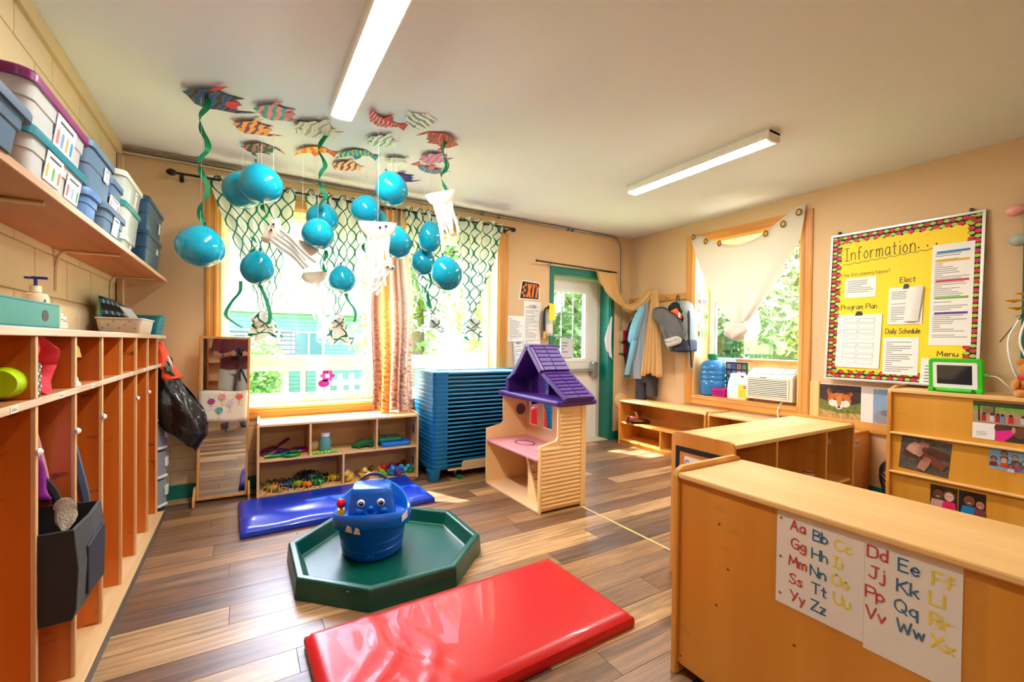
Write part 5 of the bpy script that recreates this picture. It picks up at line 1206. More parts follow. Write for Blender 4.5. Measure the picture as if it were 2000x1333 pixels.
# ---- tan curtain, from the door rod over the peg rail
rod2 = thing('door_curtain_rod', 'thin black curtain rod above the green door frame', 'curtain rod', (2.80, 4.11, 2.15))
MB().tube([(0, 0, .004), (1.22, 0, -.018)], .009, 10).build('rod', mat((30, 26, 24), .4), rod2, smooth=60)
for x in (.0, 1.22): MB().sph((x, 0, .004-.018*x), .014, 10).build('end_knob', mat((30, 26, 24), .4), rod2, smooth=180)
for x in (.22, 1.2): box('rod_bracket', M_steel, rod2, x-.006, x+.006, 0, .088, -.012, -.002)
M_tan = mat((214, 170, 106), .8, trans=.12, bump=.1, bscale=60)
tc_ = thing('tan_curtain', 'tan curtain swept from the door rod over to the peg rail', 'curtain', (3.85, 4.11, 2.12))
path = cr([(3.845, 4.10, 2.135), (3.88, 4.09, 1.98), (3.98, 4.06, 1.82), (4.08, 4.02, 1.72), (4.17, 3.97, 1.70), (4.22, 3.90, 1.74), (4.235, 3.80, 1.82), (4.235, 3.74, 1.875), (4.225, 3.68, 1.86)], 6)
def swoop(u, v):
    k = v*(len(path)-1); i = min(int(k), len(path)-2); p = path[i].lerp(path[i+1], k-i)
    w_ = interp([(0, .17), (.12, .15), (.3, .075), (.6, .05), (.85, .055), (1, .06)], v)[0]
    q = 2*math.pi*u
    ripple = 1+.25*math.sin(7*q)
    if v < .05: q2 = (u-.5)*2; 
    return (p.x-3.85+w_*math.cos(q)*(1 if v < .5 else .55)*(1+.06*math.sin(9*q)), p.y-4.11+.028*math.sin(q)*ripple*(1 if v < .3 else 1.4), p.z-2.12+(w_*.75*math.sin(q) if v > .15 else w_*.2*math.sin(q))*ripple*.8)
MB().grid(swoop, 56, 60).build('swag', M_tan, tc_, smooth=70)
def fall(u, v):
    y0 = lerp(3.70, 3.82, v); y1 = lerp(3.62, 3.50, v)
    return (4.215-.05*v+.028*math.sin(u*34)*(.35+.65*v)-3.85-.03*math.sin(u*3.14), lerp(y0, y1, u)-4.11, 1.88-1.015*v-.02*math.sin(u*9)*v-2.12)
MB().grid(fall, 60, 24).build('tail', M_tan, tc_, smooth=70, solid=.004)
# ---- backpack
bp = thing('backpack', 'grey backpack hanging open on the peg rail', 'backpack', (4.20, 3.36, 1.12))
M_gr = mat((104, 102, 98), .75, bump=.2, bscale=60); M_gr2 = mat((132, 136, 128), .75, bump=.2); M_nv = mat((30, 32, 48), .7)
def puff(poly, xb, xf, seed=0, k=3):
    """soft padded panel: outline smoothed, front bulging towards the room"""
    P = cr([(u, v, 0) for u, v in poly+[poly[0]]], k)[:-1]; cy = sum(p.x for p in P)/len(P); cz = sum(p.y for p in P)/len(P)
    rings = []
    for t_, sc in ((0, .93), (.25, 1.0), (.6, 1.0), (.85, .93), (1, .78), (1.05, .5), (1.07, .2)):
        rings.append([(lerp(xb, xf, t_)+.012*nz(p.x*14+seed, p.y*14, t_*2)*(sc < .99)+.006*math.sin(p.x*60+p.y*40)*(sc < .8), cy+(p.x-cy)*sc, cz+(p.y-cz)*sc) for p in P])
    return MB().loft(rings)
puff([(.10, .538), (.052, .596), (-.033, .605), (-.127, .593), (-.164, .482), (-.19, .364), (-.204, .208), (-.205, .053), (-.162, .027), (.052, .027), (.103, .078)], .15, -.02, 1).build('body', M_gr2, bp, smooth=60)
puff([(.054, .078), (-.149, .13), (-.21, .168), (-.218, .072), (-.19, .032), (.003, .03)], .12, -.07, 2).build('base_panel', M_nv, bp, smooth=60)
puff([(.075, .535), (.015, .591), (-.057, .586), (-.118, .484), (-.139, .316), (-.06, .35)], .0, -.045, 3).build('opening', mat((16, 14, 16), .9), bp, smooth=60)
puff([(.029, .491), (-.066, .521), (-.133, .443), (-.127, .40), (-.021, .40)], -.04, -.065, 4, 1).build('orange_folder', mat((244, 84, 16), .6), bp, smooth=30)
MB().box(-.069, -.067, -.125, -.105, .415, .465).build('folder_tag', M_white, bp)
puff([(.257, .492), (.211, .53), (.096, .534), (-.004, .478), (-.1, .413), (-.184, .275), (-.164, .168), (-.118, .119), (.012, .078), (.064, .168), (.116, .27), (.156, .353), (.222, .428)], -.035, -.105, 5).build('open_flap', mat((88, 84, 78), .75, bump=.25, bscale=50), bp, smooth=60)
MB().tube(cr([(-.07, .257, .495), (-.075, .211, .533), (-.08, .096, .538), (-.08, -.004, .482), (-.08, -.1, .417), (-.08, -.184, .28)], 4), .006, 6).build('zip', mat((30, 28, 28), .6), bp, smooth=60)
puff([(.055, .165), (-.116, .207), (-.17, .168), (-.15, .12), (-.012, .079), (.025, .108)], -.08, -.122, 6).build('pale_panel', mat((170, 160, 144), .75, bump=.2), bp, smooth=60)
pen(MB(), [[(-.02+.012*i, .46+.004*(i % 2)) for i in range(8)]], lambda u, v, d: (-.121-d, u+.06, v+.01), .010).build('logo_patch', mat((150, 50, 60), .7), bp)
MB().tube(cr([(.05, -.03, .59), (.03, -.03, .65), (.05, .0, .68), (.07, .03, .65), (.07, .03, .59)]), .009, 6).build('grab_handle', mat((70, 70, 66), .8), bp, smooth=60)
MB().tube(cr([(.06, -.13, .52), (.0, -.19, .40), (-.03, -.22, .20), (.02, -.21, .02), (.05, -.20, -.14)]), [.014]*12+[.010]*13, 6).build('shoulder_strap', mat((38, 40, 44), .8), bp, smooth=60)
MB().tube(cr([(.02, -.17, .30), (-.01, -.20, .10), (.02, -.19, -.06), (.04, -.20, -.19)]), .009, 6).build('strap_end', mat((120, 122, 116), .8), bp, smooth=60)
write('GREAT', .012, lambda u, v, d: (-.118-d, .235-u, .40+v), .002, mat((190, 60, 70), .7), bp) if False else None
# ================================================================ fire alarm boxes, conduit, wall disc, door papers
t = thing('conduit', 'grey metal conduit along the ceiling edge and down the corner', 'conduit', (0, YA, 0))
MB().tube([(-.74, -.016, 2.585), (.6, -.016, 2.590), (2.5, -.016, 2.594), (4.02, -.016, 2.598)]+[(4.02+.155*math.sin(a), -.016, 2.598-.155*(1-math.cos(a))) for a in [k*math.pi/12 for k in range(1, 7)]]+[(4.18, -.016, 2.1), (4.185, -.016, 1.41)], .011, 10).build('pipe', mat((150, 148, 140), .35, .8), t, smooth=60)
MB().tube([(-.76, -.03, 2.555), (.0, -.014, 2.565), (.5, -.01, 2.58)], .007, 8).build('cable', mat((206, 196, 176), .5), t, smooth=60)
for x in (.1, 1.3, 2.15, 2.35, 3.3, 3.36): box('strap', mat((120, 118, 112), .4, .7), t, x-.012, x+.012, -.03, -.001, 2.575, 2.606)
t = thing('alarm_pull', 'red fire alarm call box on the corner conduit', 'fire alarm', (4.24, YA, 1.275))
box('housing', mat((186, 20, 26), .4), t, -.045, .06, -.06, 0, 0, .135, .006)
box('face_plate', mat((90, 20, 22), .4), t, -.01, .05, -.063, -.06, .035, .10, .003)
box('back_box', mat((196, 176, 150), .5), t, -.075, -.045, -.05, 0, -.005, .13, .003)
t = thing('alarm_module', 'smaller red alarm box below the call box', 'fire alarm', (4.24, YA, 1.112))
box('housing', mat((196, 20, 28), .4), t, -.035, .045, -.055, 0, 0, .125, .005)
box('back_box', mat((186, 168, 144), .5), t, -.07, -.035, -.045, 0, 0, .12, .003)
MB().cyl((-.055, -.02, .12), .010, .045, 8).build('nipple', M_steel, t)
t = thing('wall_disc', 'round cream wall cover behind the shoe shelf', 'wall cover', (4.205, YA, .495))
MB().lathe([(.001, 0), (.10, 0), (.10, .02), (.085, .03), (.001, .034)], 32, axis='y').build('cover', mat((238, 206, 146), .5), t, smooth=40)
t = thing('exit_sign', 'orange on black EXIT sign stuck on the wall by the door', 'sign', (2.64, YA, 1.73), rot=(0, rad(0), 0))
fn = lambda u, v, d: (.001+u*1.1+(.018+(v-.028)*1.18)*.16, -.003-d, .018+(v-.028)*1.18-.02*u)
MB().prism([(-.012, -.012), (.262, -.005), (.235, .195), (-.01, .205)], lambda u, v, d: (u+v*.16, -d, v-.02*u), 0, .003).build('backing', M_white, t)
MB().prism([(0, 0), (.25, .005), (.224, .186), (0, .194)], lambda u, v, d: (u+v*.16, -.003-d, v-.02*u), 0, .0006).build('black_field', mat((24, 20, 18), .5), t)
OR = mat((255, 120, 0), .5)
LT = {'E': [(0, 0, .018, .13), (0, 0, .045, .024), (0, .053, .040, .077), (0, .106, .045, .13)], 'I': [(0, 0, .020, .13)], 'T': [(0, .106, .056, .13), (.018, 0, .038, .13)]}
u = .012
for ch in 'EXIT':
    m = MB()
    if ch == 'X':
        for q in ([(0, 0), (.022, 0), (.058, .13), (.036, .13)], [(.036, 0), (.058, 0), (.022, .13), (0, .13)]):
            m.add([fn(u+a, .028+b, .001 if q[0][0] == 0 else .0012) for a, b in q], [(0, 1, 2, 3)])
        wdt = .058
    else:
        for (a, b, c, d_) in LT[ch]: m.add([fn(u+p[0], .028+p[1], .001) for p in ((a, b), (c, b), (c, d_), (a, d_))], [(0, 1, 2, 3)])
        wdt = max(q[2] for q in LT[ch])
    m.build('letter', OR, t); u += wdt+.010
GREY = mat((120, 120, 122), .7)
def paper(name, label, loc, W, H, fnx, rows, tilt=0, title=None, pad=.08, seed=0, col=(238, 234, 226), cat='paper', ink=GREY, thick=.0012):
    """sheet in plane given by fnx(u,v,d) relative to loc"""
    t = thing(name, label, cat, loc); rc = random.Random(seed)
    ca, sa = math.cos(tilt), math.sin(tilt)
    F = lambda u, v, d: fnx(u*ca-v*sa, u*sa+v*ca, d)
    MB().prism([(0, 0), (W, 0), (W, H), (0, H)], F, 0, thick).build('sheet', mat(col, .55), t)
    m = MB(); v = H*(1-pad)
    for r in range(rows):
        v -= H*(1-2*pad)/rows
        a = W*pad; b = W*(1-pad)*(rc.uniform(.55, 1) if rc.random() < .8 else .3)
        hgt = H*(1-2*pad)/rows*.32
        if rc.random() < .12: continue
        m.add([F(a, v, thick+.0004), F(b, v, thick+.0004), F(b, v+hgt, thick+.0004), F(a, v+hgt, thick+.0004)], [(0, 1, 2, 3)])
    if m.v: m.build('printed_lines', ink, t)['kind'] = 'stuff'
    if title: write(title[0], title[1], lambda u, v, d: F(u, v, thick+d), title[1]*.14, mat((40, 40, 44), .7), t, title[2], title[3])
    t['_f'] = 0; del t['_f']
    return t, F
fa = lambda u, v, d: (u, -.002-d, v)
paper('fire_notice', 'long white FIRE instructions sheet below the EXIT sign', (2.695, YA, 1.11), .232, .592, fa, 34, title=('FIRE', .030, .075, .52), seed=1)
paper('wall_notice', 'small white notice left of the fire sheet', (2.487, YA, 1.245), .207, .283, fa, 16, seed=2)
t, F = paper('clipboard_sheet', 'clipboard list hanging slightly tilted below the small notice', (2.59, YA-.012, .955), .11, .265, fa, 12, tilt=rad(6), seed=3, cat='clipboard')
box('board', mat((206, 204, 196), .5), t, -.014, .118, .0, .008, -.01, .285, rot=(0, rad(-6), 0))
MB().box(.035, .085, -.012, 0, .255, .285).build('clip', M_steel, t, bevel=.003, rot=(0, rad(-6), 0))
t, F = paper('door_notice', 'white notice taped inside the door window', (3.375, dy+.010, 1.02), .19, .27, lambda u, v, d: (u, -d, v), 6, seed=4, col=(214, 214, 224))
t = thing('fire_extinguisher', 'fire extinguisher with a yellow tag beside the door', 'fire extinguisher', (2.985, YA-.075, 1.315))
MB().lathe([(.001, 0), (.045, 0), (.05, .01), (.05, .22), (.042, .26), (.02, .285), (.016, .31), (.001, .312)], 24).build('cylinder', mat((196, 196, 192), .3, .3), t, smooth=35)
MB().lathe([(.0505, .03), (.0512, .03), (.0512, .13), (.0505, .13)], 24).build('label_band', mat((224, 214, 196), .5), t)
MB().box(-.02, .03, -.016, .016, .305, .33).box(-.01, .07, -.010, .010, .33, .345).build('valve', mat((40, 40, 42), .4), t, bevel=.003)
MB().tube(cr([(-.02, 0, .32), (-.06, -.01, .29), (-.068, -.01, .18), (-.06, -.005, .05)]), .012, 8).build('hose', mat((24, 24, 26), .5), t, smooth=60)
MB().prism([(-.04, .17), (.045, .175), (.048, .36), (-.03, .37)], lambda u, v, d: (u, -.056-d, v), 0, .002).build('yellow_tag', mat((240, 214, 20), .6), t)
MB().tube([(-.058, -.005, .05), (-.058, -.005, -.03)], [.012, .017], 8).build('nozzle', mat((216, 160, 50), .5), t, smooth=60)
box('wall_bracket', M_steel, t, -.02, .02, .045, .075, .05, .28)
t = thing('white_towel', 'thin white cloth hanging from the green door frame', 'cloth', (3.985, YA-.03, 1.58))
MB().grid(lambda u, v: (lerp(.02, .0+.03*v, v)-.13*u*interp([(0, .12), (.25, .5), (.6, .9), (1, .75)], v)[0], .012*math.sin(u*12+v*3)*v-.012, -.56*v+.14*u*v*v), 16, 20).build('cloth', mat((238, 238, 240), .85, trans=.15), t, smooth=180, solid=.003)
# ================================================================ things on the right window sill
SZ = RZ0+.0125
t = thing('water_jug', 'large blue water jug with a green cap on the window sill', 'jug', (4.49, 3.065, SZ))
pr_ = [(.001, 0), (.10, 0), (.125, .012), (.13, .03), (.128, .10), (.132, .15), (.124, .165), (.132, .18), (.132, .205), (.124, .22), (.132, .235), (.132, .255), (.124, .27), (.13, .285), (.126, .32), (.10, .37), (.06, .395), (.045, .40), (.045, .415), (.001, .415)]
MB().lathe(pr_, 32).build('body', mat((60, 140, 196), .08, clear=.35, coat=.4), t, smooth=40)
MB().lathe([(.001, 0), (.05, 0), (.05, .05), (.046, .055), (.001, .055)], 20, (0, 0, .405)).build('cap', mat((0, 128, 60), .4), t, smooth=35)
for i in range(12):
    a = i*math.pi/6; MB().box(-.002, .002, .0, .004, 0, .05).build('cap_rib', mat((0, 120, 56), .4), t, loc=(.05*math.cos(a), .05*math.sin(a), .407), rot=(0, 0, a-math.pi/2))
t = thing('pink_basket', 'small magenta perforated basket on the window sill', 'basket', (4.425, 2.92, SZ))
def pring(k, z): return [(u, v, z) for u, v in rr(.055*k, .082*k, .015)]
MB().loft([pring(.88, 0), pring(.9, .003), pring(1, .085), pring(1.05, .087), pring(1.05, .093), pring(.95, .093), pring(.85, .01)]).build('basket', mat((196, 10, 126), .4), t, smooth=40)
for i in range(6):
    for j in range(2): MB().box(-.056-.002*j, -.0535, -.052+.02*i, -.042+.02*i, .025+.025*j, .037+.025*j).build('hole', mat((70, 0, 50), .7), t)
t = thing('detergent_jug', 'white detergent jug with a yellow label on the sill', 'jug', (4.42, 2.705, SZ))
def dj(z, w, d, o=0): return [(u, v+o, z) for u, v in rr(d, w, min(w, d)*.6)]
MB().loft([dj(0, .108, .055), dj(.01, .115, .06), dj(.12, .115, .06), dj(.17, .108, .056), dj(.20, .098, .05), dj(.225, .05, .04, .045), dj(.262, .035, .034, .055), dj(.265, .03, .03, .055)]).build('body', mat((244, 238, 226), .35), t, smooth=50)
MB().tube(cr([(-.02, .03, .255), (-.02, -.02, .262), (-.02, -.065, .25), (-.02, -.08, .20)]), [.016]*19, 10).build('handle', mat((244, 238, 226), .35), t, smooth=60)
MB().prism([(-.112, .02), (-.02, .02), (-.02, .155), (-.112, .16)], lambda u, v, d: (-.0605-d, u, v), 0, .001).build('label', mat((240, 204, 10), .5), t)
MB().lathe([(.001, 0), (.018, 0), (.018, .0006), (.001, .0006)], 14, (-.0618, -.09, .13), axis='x').build('label_emblem', mat((214, 90, 140), .5), t)
for i in range(4): MB().box(-.0622, -.0616, -.105, -.03, .035+.018*i, .039+.018*i).build('label_print', mat((150, 130, 30), .6), t)
t = thing('photo_collage', 'dark collage frame of small photos leaning on the window', 'picture frame', (4.585, 2.84, SZ+.06))
box('board', mat((24, 26, 34), .5), t, -.008, .004, -.125, .125, 0, .315, .003)
rc = random.Random(3)
for i in range(4):
    for j in range(4):
        c = (rc.randint(60, 210), rc.randint(60, 170), rc.randint(60, 170)); ph = box('photo', mat(c, .4, var=.7, vscale=45), t, -.0095, -.008, -.108+.058*i, -.062+.058*i, .02+.074*j, .076+.074*j)
MB().box(-.006, .006, -.13, -.1, -.06, 0).box(-.006, .006, .1, .13, -.06, 0).build('stand', mat((200, 170, 110), .6), t)
# air conditioner
ac = thing('air_conditioner', 'cream window air conditioner set into the right window', 'air conditioner', (4.44, 2.36, .703))
M_ac = mat((232, 222, 198), .45); M_acd = mat((96, 88, 74), .7)
MB().prism([(-.10, 0), (.22, 0), (.22, .305), (.02, .305), (-.085, .245), (-.10, .225)], lambda u, v, d: (u, d, v), -.215, .225).build('case', M_ac, ac, bevel=.008, seg=3)
MB().prism([(.0, .298), (-.078, .252), (-.078, .256), (.0, .303)], lambda u, v, d: (u, d, v), -.10, .205).build('top_vent', mat((176, 184, 200), .4), ac)
MB().prism([(.0, .300), (-.07, .258), (-.07, .264), (.0, .307)], lambda u, v, d: (u, d, v), -.205, -.11).build('control_panel', mat((214, 208, 190), .4), ac, bevel=.002)
box('grille_back', M_acd, ac, -.1025, -.100, -.17, .21, .03, .205)
for i in range(10): box('louvre', M_ac, ac, -.112, -.100, -.172, .212, .030+.0178*i, .0405+.0178*i, .002)
box('grille_end', M_ac, ac, -.112, -.100, -.185, -.17, .025, .21, .002); box('grille_end', M_ac, ac, -.112, -.100, .208, .22, .025, .21, .002)
box('name_plate', mat((110, 100, 90), .4), ac, -.1125, -.1105, .02, .085, .2135, .2215)
box('side_vent', mat((90, 80, 66), .6), ac, -.03, .0, -.2165, -.2150, .11, .14)
t = thing('power_cord', 'white power cord drooping below the air conditioner', 'cord', (4.345, 2.24, .66))
MB().tube(cr([(.07, .0, .04), (.02, .02, .02), (-.012, .03, -.05), (-.008, .02, -.14), (.003, .0, -.22)]), .007, 8).build('cord', mat((228, 222, 210), .5), t, smooth=60)
# key rack on the left jamb of the right window
t = thing('key_rack', 'rows of coloured key tags on the window jamb', 'key rack', (4.50, RY1-.016, 1.27))
for i, z in enumerate((.0, .17, .34)):
    box('rail', mat((240, 214, 150), .5), t, -.075, .085, -.012, 0, z+.17, z+.20, .002)
KC = [((230, 180, 30), (40, 160, 210), (150, 190, 40), (240, 150, 30), (40, 170, 110)), ((40, 170, 90),), ((150, 110, 190), (120, 100, 180), (110, 80, 170), (70, 140, 200))]
for r, cols in enumerate(KC):
    for k, c in enumerate(cols):
        x = -.06+.03*k if r != 1 else .06
        z = .14+.17*r
        o = thing('key', '%s key tag on the %s row of the key rack' % ('amber sky lime orange green'.split()[k] if r == 0 else ('emerald' if r == 1 else 'violet indigo plum azure'.split()[k]), ('lowest', 'middle', 'top')[r]), 'key', (4.50+x, RY1-.034, 1.27+z))
        MB().tube([(0, .006, .035), (0, 0, .02), (0, 0, -.02)], .0025, 6).build('key_blade', mat((190, 186, 176), .3, .9), o)
        box('tag', mat(c, .4), o, -.013, .013, -.004, .004, -.085 if r == 0 else -.045, -.018 if r == 0 else .0, .002)
# white tied curtain of the right window
wc = thing('white_curtain', 'white curtain pinned at two corners and knotted over the right window', 'curtain', (4.315, 2.66, 1.46))
top_ = cr([(3.262, 2.475, 0), (3.11, 2.43, 0), (2.90, 2.32, 0), (2.68, 2.255, 0), (2.50, 2.285, 0), (2.29, 2.40, 0), (2.12, 2.50, 0), (2.05, 2.51, 0)], 8)
Lp = cr([(3.262, 2.475, 0), (3.17, 2.226, 0), (3.004, 1.866, 0), (2.848, 1.60, 0), (2.71, 1.47, 0)], 8)
Rp = cr([(2.05, 2.51, 0), (2.10, 2.19, 0), (2.225, 1.98, 0), (2.40, 1.67, 0), (2.56, 1.47, 0)], 8)
def pl(P, t_):
    k = t_*(len(P)-1); i = min(int(k), len(P)-2); return P[i].lerp(P[i+1], k-i)
def wcf(u, v):
    a, b, c = pl(Lp, v), pl(Rp, v), pl(top_, u)
    lin = a.lerp(b, u); t0 = Lp[0].lerp(Rp[0], u); k = (1-v)**2.2
    y = lin.x+(c.x-t0.x)*k; z = lin.y+(c.y-t0.y)*k
    fold = .030*math.sin(u*16+2)*v**1.3+.012*math.sin(u*7)*v
    return (-.0-.03*v-fold-.012*math.sin(u*3.14)*(1-v), y-2.66, z-1.46)
M_wc = mat((214, 206, 190), .85, trans=.07)
MB().grid(wcf, 60, 50).build('panel', M_wc, wc, smooth=180)
MB().grid(lambda u, v: (wcf(u, .005+v*.055)[0]-.004, *wcf(u, .002+v*.055)[1:]), 60, 4).build('header_band', mat((206, 198, 186), .85, trans=.04), wc, smooth=180)
for (y, z) in ((3.194, 2.447), (3.039, 2.371), (2.875, 2.318), (2.393, 2.321), (2.233, 2.378), (2.097, 2.454)):
    g = MB().loft([[(-.032-.004*math.sin(b), y-2.66+(.026+.006*math.cos(b))*math.cos(a)*.8, z-1.46-.012+(.026+.006*math.cos(b))*math.sin(a)) for b in [k*math.pi/3 for k in range(6)]] for a in [i*2*math.pi/20 for i in range(21)]], cap=False).build('grommet', mat((120, 84, 50), .35, .7), wc, smooth=60)
    MB().prism([(y-2.66+.021*math.cos(a), z-1.472+.026*math.sin(a)) for a in [i*math.pi/8 for i in range(16)]], lambda u, v, d: (d, u, v), -.031, -.029).build('grommet_hole', mat((210, 160, 60), .6), g)
def knot(cx, cy, cz, r, seed, fl=1.0):
    rg = []
    for i in range(13):
        ph = math.pi*i/12; ring = []
        for j in range(30):
            a = 2*math.pi*j/30; f = 1+.16*math.sin(a*3+ph*4+seed)+.08*math.sin(a*9-ph*5)+.2*nz(math.cos(a)*2+seed, math.sin(a)*2, ph*1.5)
            ring.append((cx+r*.7*math.sin(ph)*math.cos(a)*f, cy+r*math.sin(ph)*math.sin(a)*f, cz+r*.9*fl*math.cos(ph)*(1+.05*math.sin(a*5))))
        rg.append(ring)
    return rg
MB().loft(knot(-.05, .0, -.085, .105, 1)).build('knot', M_wc, wc, smooth=180)
MB().loft(knot(-.045, .085, -.03, .05, 4)).build('knot_ear', M_wc, wc, smooth=180)
# dark bird silhouette sticker on the right pane
t = tag(MB().prism([(0, 0), (.03, .05), (.07, .06), (.05, .02), (.07, -.04), (.03, -.02), (-.02, -.03)], lambda u, v, d: (d, -u, v), 0, .001).build('bird_sticker', mat((120, 140, 90), .7)), 'small grey-green bird sticker high on the right window pane', 'sticker'); t.location = (vx+.018, 2.30, 1.86)
# ================================================================ information board
bx = XR-.018
ib = thing('information_board', 'yellow information board in a metal frame on the right wall', 'notice board', (XR-.078, 1.856, .950)); ib.rotation_euler = (0, rad(3.5), 0)
y0, y1, z0, z1 = 0, .935, 0, 1.235       # u to the right (towards -y)
ifn = lambda u, v, d: (-d, -u, v)
SK = .022   # the frame hangs slightly skewed
def ib_(u, v, d): return (-d, -u-.0+.03*(v/1.235-.5)*0, v)
MB().prism([(0, 0), (.935, 0), (.935, 1.235), (0, 1.235)], ib_, 0, .012).build('panel', mat((250, 214, 0), .6), ib)
for q in (((0, 0), (.935, 0), (.935, .018), (0, .018)), ((0, 1.217), (.935, 1.217), (.935, 1.235), (0, 1.235)), ((0, .018), (.018, .018), (.018, 1.217), (0, 1.217)), ((.917, .018), (.935, .018), (.935, 1.217), (.917, 1.217))):
    MB().prism(list(q), ib_, 0, .02).build('frame_rail', mat((206, 204, 200), .35, .6), ib, bevel=.002)
M_bdr = mat((26, 20, 18), .7); M_ap = mat((206, 24, 44), .5); M_lf = mat((164, 200, 30), .5)
rc = random.Random(5)
def border(a, b, nrm, wd=.072):
    a, b, nrm = Vector(a), Vector(b), Vector(nrm); L = (b-a).length; t_ = (b-a)/L; n = int(L/.055)
    pts = [a]; 
    for i in range(n*4+1):
        s = L*i/(n*4); pts.append(a+t_*s+nrm*(wd*.86+.010*math.sin(i*math.pi/2)))
    pts.append(b)
    st = MB().prism([(p.x, p.y) for p in pts], ib_, .012, .0135).build('border_strip', M_bdr, ib)
    k = 0; ma, ml = MB(), MB()
    s = .014
    while s < L-.01:
        for row in (.018, .052):
            p = a+t_*(s+rc.uniform(-.004, .004)+(.012 if row > .03 else 0))+nrm*row
            mm = ma if (k+(row > .03)) % 2 else ml; r_ = .0175 if mm is ma else .0145
            mm.add([ib_(p.x+r_*math.cos(q)*(1.25 if mm is ml else 1.1), p.y+r_*math.sin(q)*.85, .0142) for q in [i*math.pi/4 for i in range(8)]], [list(range(8))])
        k += 1; s += .035
    o1 = ma.build('apple_print', M_ap, st); o2 = ml.build('leaf_print', M_lf, st); o1['kind'] = 'stuff'; o2['kind'] = 'stuff'
border((.018, 1.217), (.917, 1.217), (0, -1)); border((.917, .018), (.018, .018), (0, 1)); border((.018, .018), (.018, 1.217), (1, 0)); border((.917, 1.217), (.917, .018), (-1, 0))
BK = mat((24, 22, 20), .7)
up_ = lambda u, v, d: ib_(u, v, .0125+d)
write('Information', .105, up_, .0048, BK, ib, .105, 1.0, rot=rad(1), width=.46, gap=2.6)
pen(MB(), [[(.585, 1.03), (.585, 1.035)], [(.635, 1.035), (.635, 1.04)], [(.685, 1.04), (.685, 1.045)]], up_, .008).build('lettering', BK, ib)
pen(MB(), [[(.10+.0125*i, .968+.005*math.sin(i*1.3)+.0009*i) for i in range(50)]], up_, .0035).build('underline', BK, ib)
write('How does planning happen?', .030, up_, .002, mat((90, 84, 30), .7), ib, .10, .868, width=.32)
write('Program Plan', .040, up_, .0040, BK, ib, .10, .59, width=.245)
write('Elect', .040, up_, .0042, BK, ib, .485, .778, width=.09)
write('Daily Schedule', .038, up_, .0040, BK, ib, .41, .385, width=.205)
write('Menu', .036, up_, .0045, BK, ib, .715, .218, width=.11)
def bpaper(name, label, u, v, W, H, rows, seed, tilt=0, off=.014, col=(238, 234, 226), clip=False, pages=1):
    t, F = paper(name, label, (XR-.078+v*math.sin(rad(3.5)), 1.856-u, .950+v*math.cos(rad(3.5))), W, H, lambda a, b, d: (-off-d, -a, b), rows, tilt, seed=seed, col=col, thick=.0012*pages)
    t.rotation_euler = (0, rad(3.5), 0)
    if clip: MB().prism([(W*.42, H-.012), (W*.60, H-.012), (W*.56, H+.022), (W*.46, H+.022)], lambda a, b, d: (-off-d, -a, b), .001*pages, .012).build('bulldog_clip', mat((20, 20, 20), .4), t, bevel=.002)
    return t, F
bpaper('planning_note', 'small white planning note pinned left on the yellow board', .12, .685, .215, .165, 9, 11)
t, F = bpaper('elect_papers', 'curling paper stack clipped under the word Elect', .42, .455, .205, .285, 18, 12, clip=True, pages=4)
for i in range(3): MB().grid(lambda u, v, i=i: (-.012-.008*i-.010*math.sin(u*3.1), -.10-.085*u-.012*i*v, .02+.26*v), 8, 6).build('curled_page', mat((232, 226, 216), .6), t, smooth=180)
t, F = bpaper('program_plan_sheet', 'thick program plan pad of boxed tables on the yellow board', .078, .112, .30, .435, 0, 13, clip=True, pages=6, tilt=rad(-1))
m1, m2 = MB(), MB()
for k in range(8):
    v = .40-.045*k-(.02 if k > 3 else 0); w_ = .006
    for (u0, u1, mm) in ((.045, .14, m1 if k % 2 else m2), (.15, .255, m2 if k % 2 == 0 else m1)):
        pen(mm, [[(u0, v), (u1, v), (u1, v-.032), (u0, v-.032), (u0, v)]], lambda a, b, d: F(a, b, .0072+d), .0022)
m1.build('pink_lines', mat((226, 170, 160), .7), t)['kind'] = 'stuff'; m2.build('blue_lines', mat((60, 110, 160), .7), t)['kind'] = 'stuff'
bpaper('daily_schedule_sheet', 'daily schedule sheet on the yellow board', .40, .07, .213, .285, 15, 14)
bpaper('menu_sheet', 'menu sheet at the lower right of the yellow board, behind the tablet', .625, .012, .29, .19, 7, 15, tilt=rad(-2))
t, F = bpaper('guide_sheet', 'tall white guide sheet with coloured headings on the yellow board', .665, .295, .222, .735, 44, 16)
for v, c in ((.67, (40, 120, 190)), (.605, (226, 170, 30)), (.46, (200, 50, 50)), (.335, (120, 180, 50)), (.225, (80, 50, 140))):
    MB().prism([(.025, v), (.20, v), (.20, v+.016), (.025, v+.016)], F, .0014, .002).build('heading_bar', mat(c, .6), t)
for (u, v) in ((.06, 1.243), (.86, 1.243)): box('clip_hook', mat((40, 26, 20), .5), ib, -.02, 0, -u-.008, -u+.008, v-.008, v+.016)
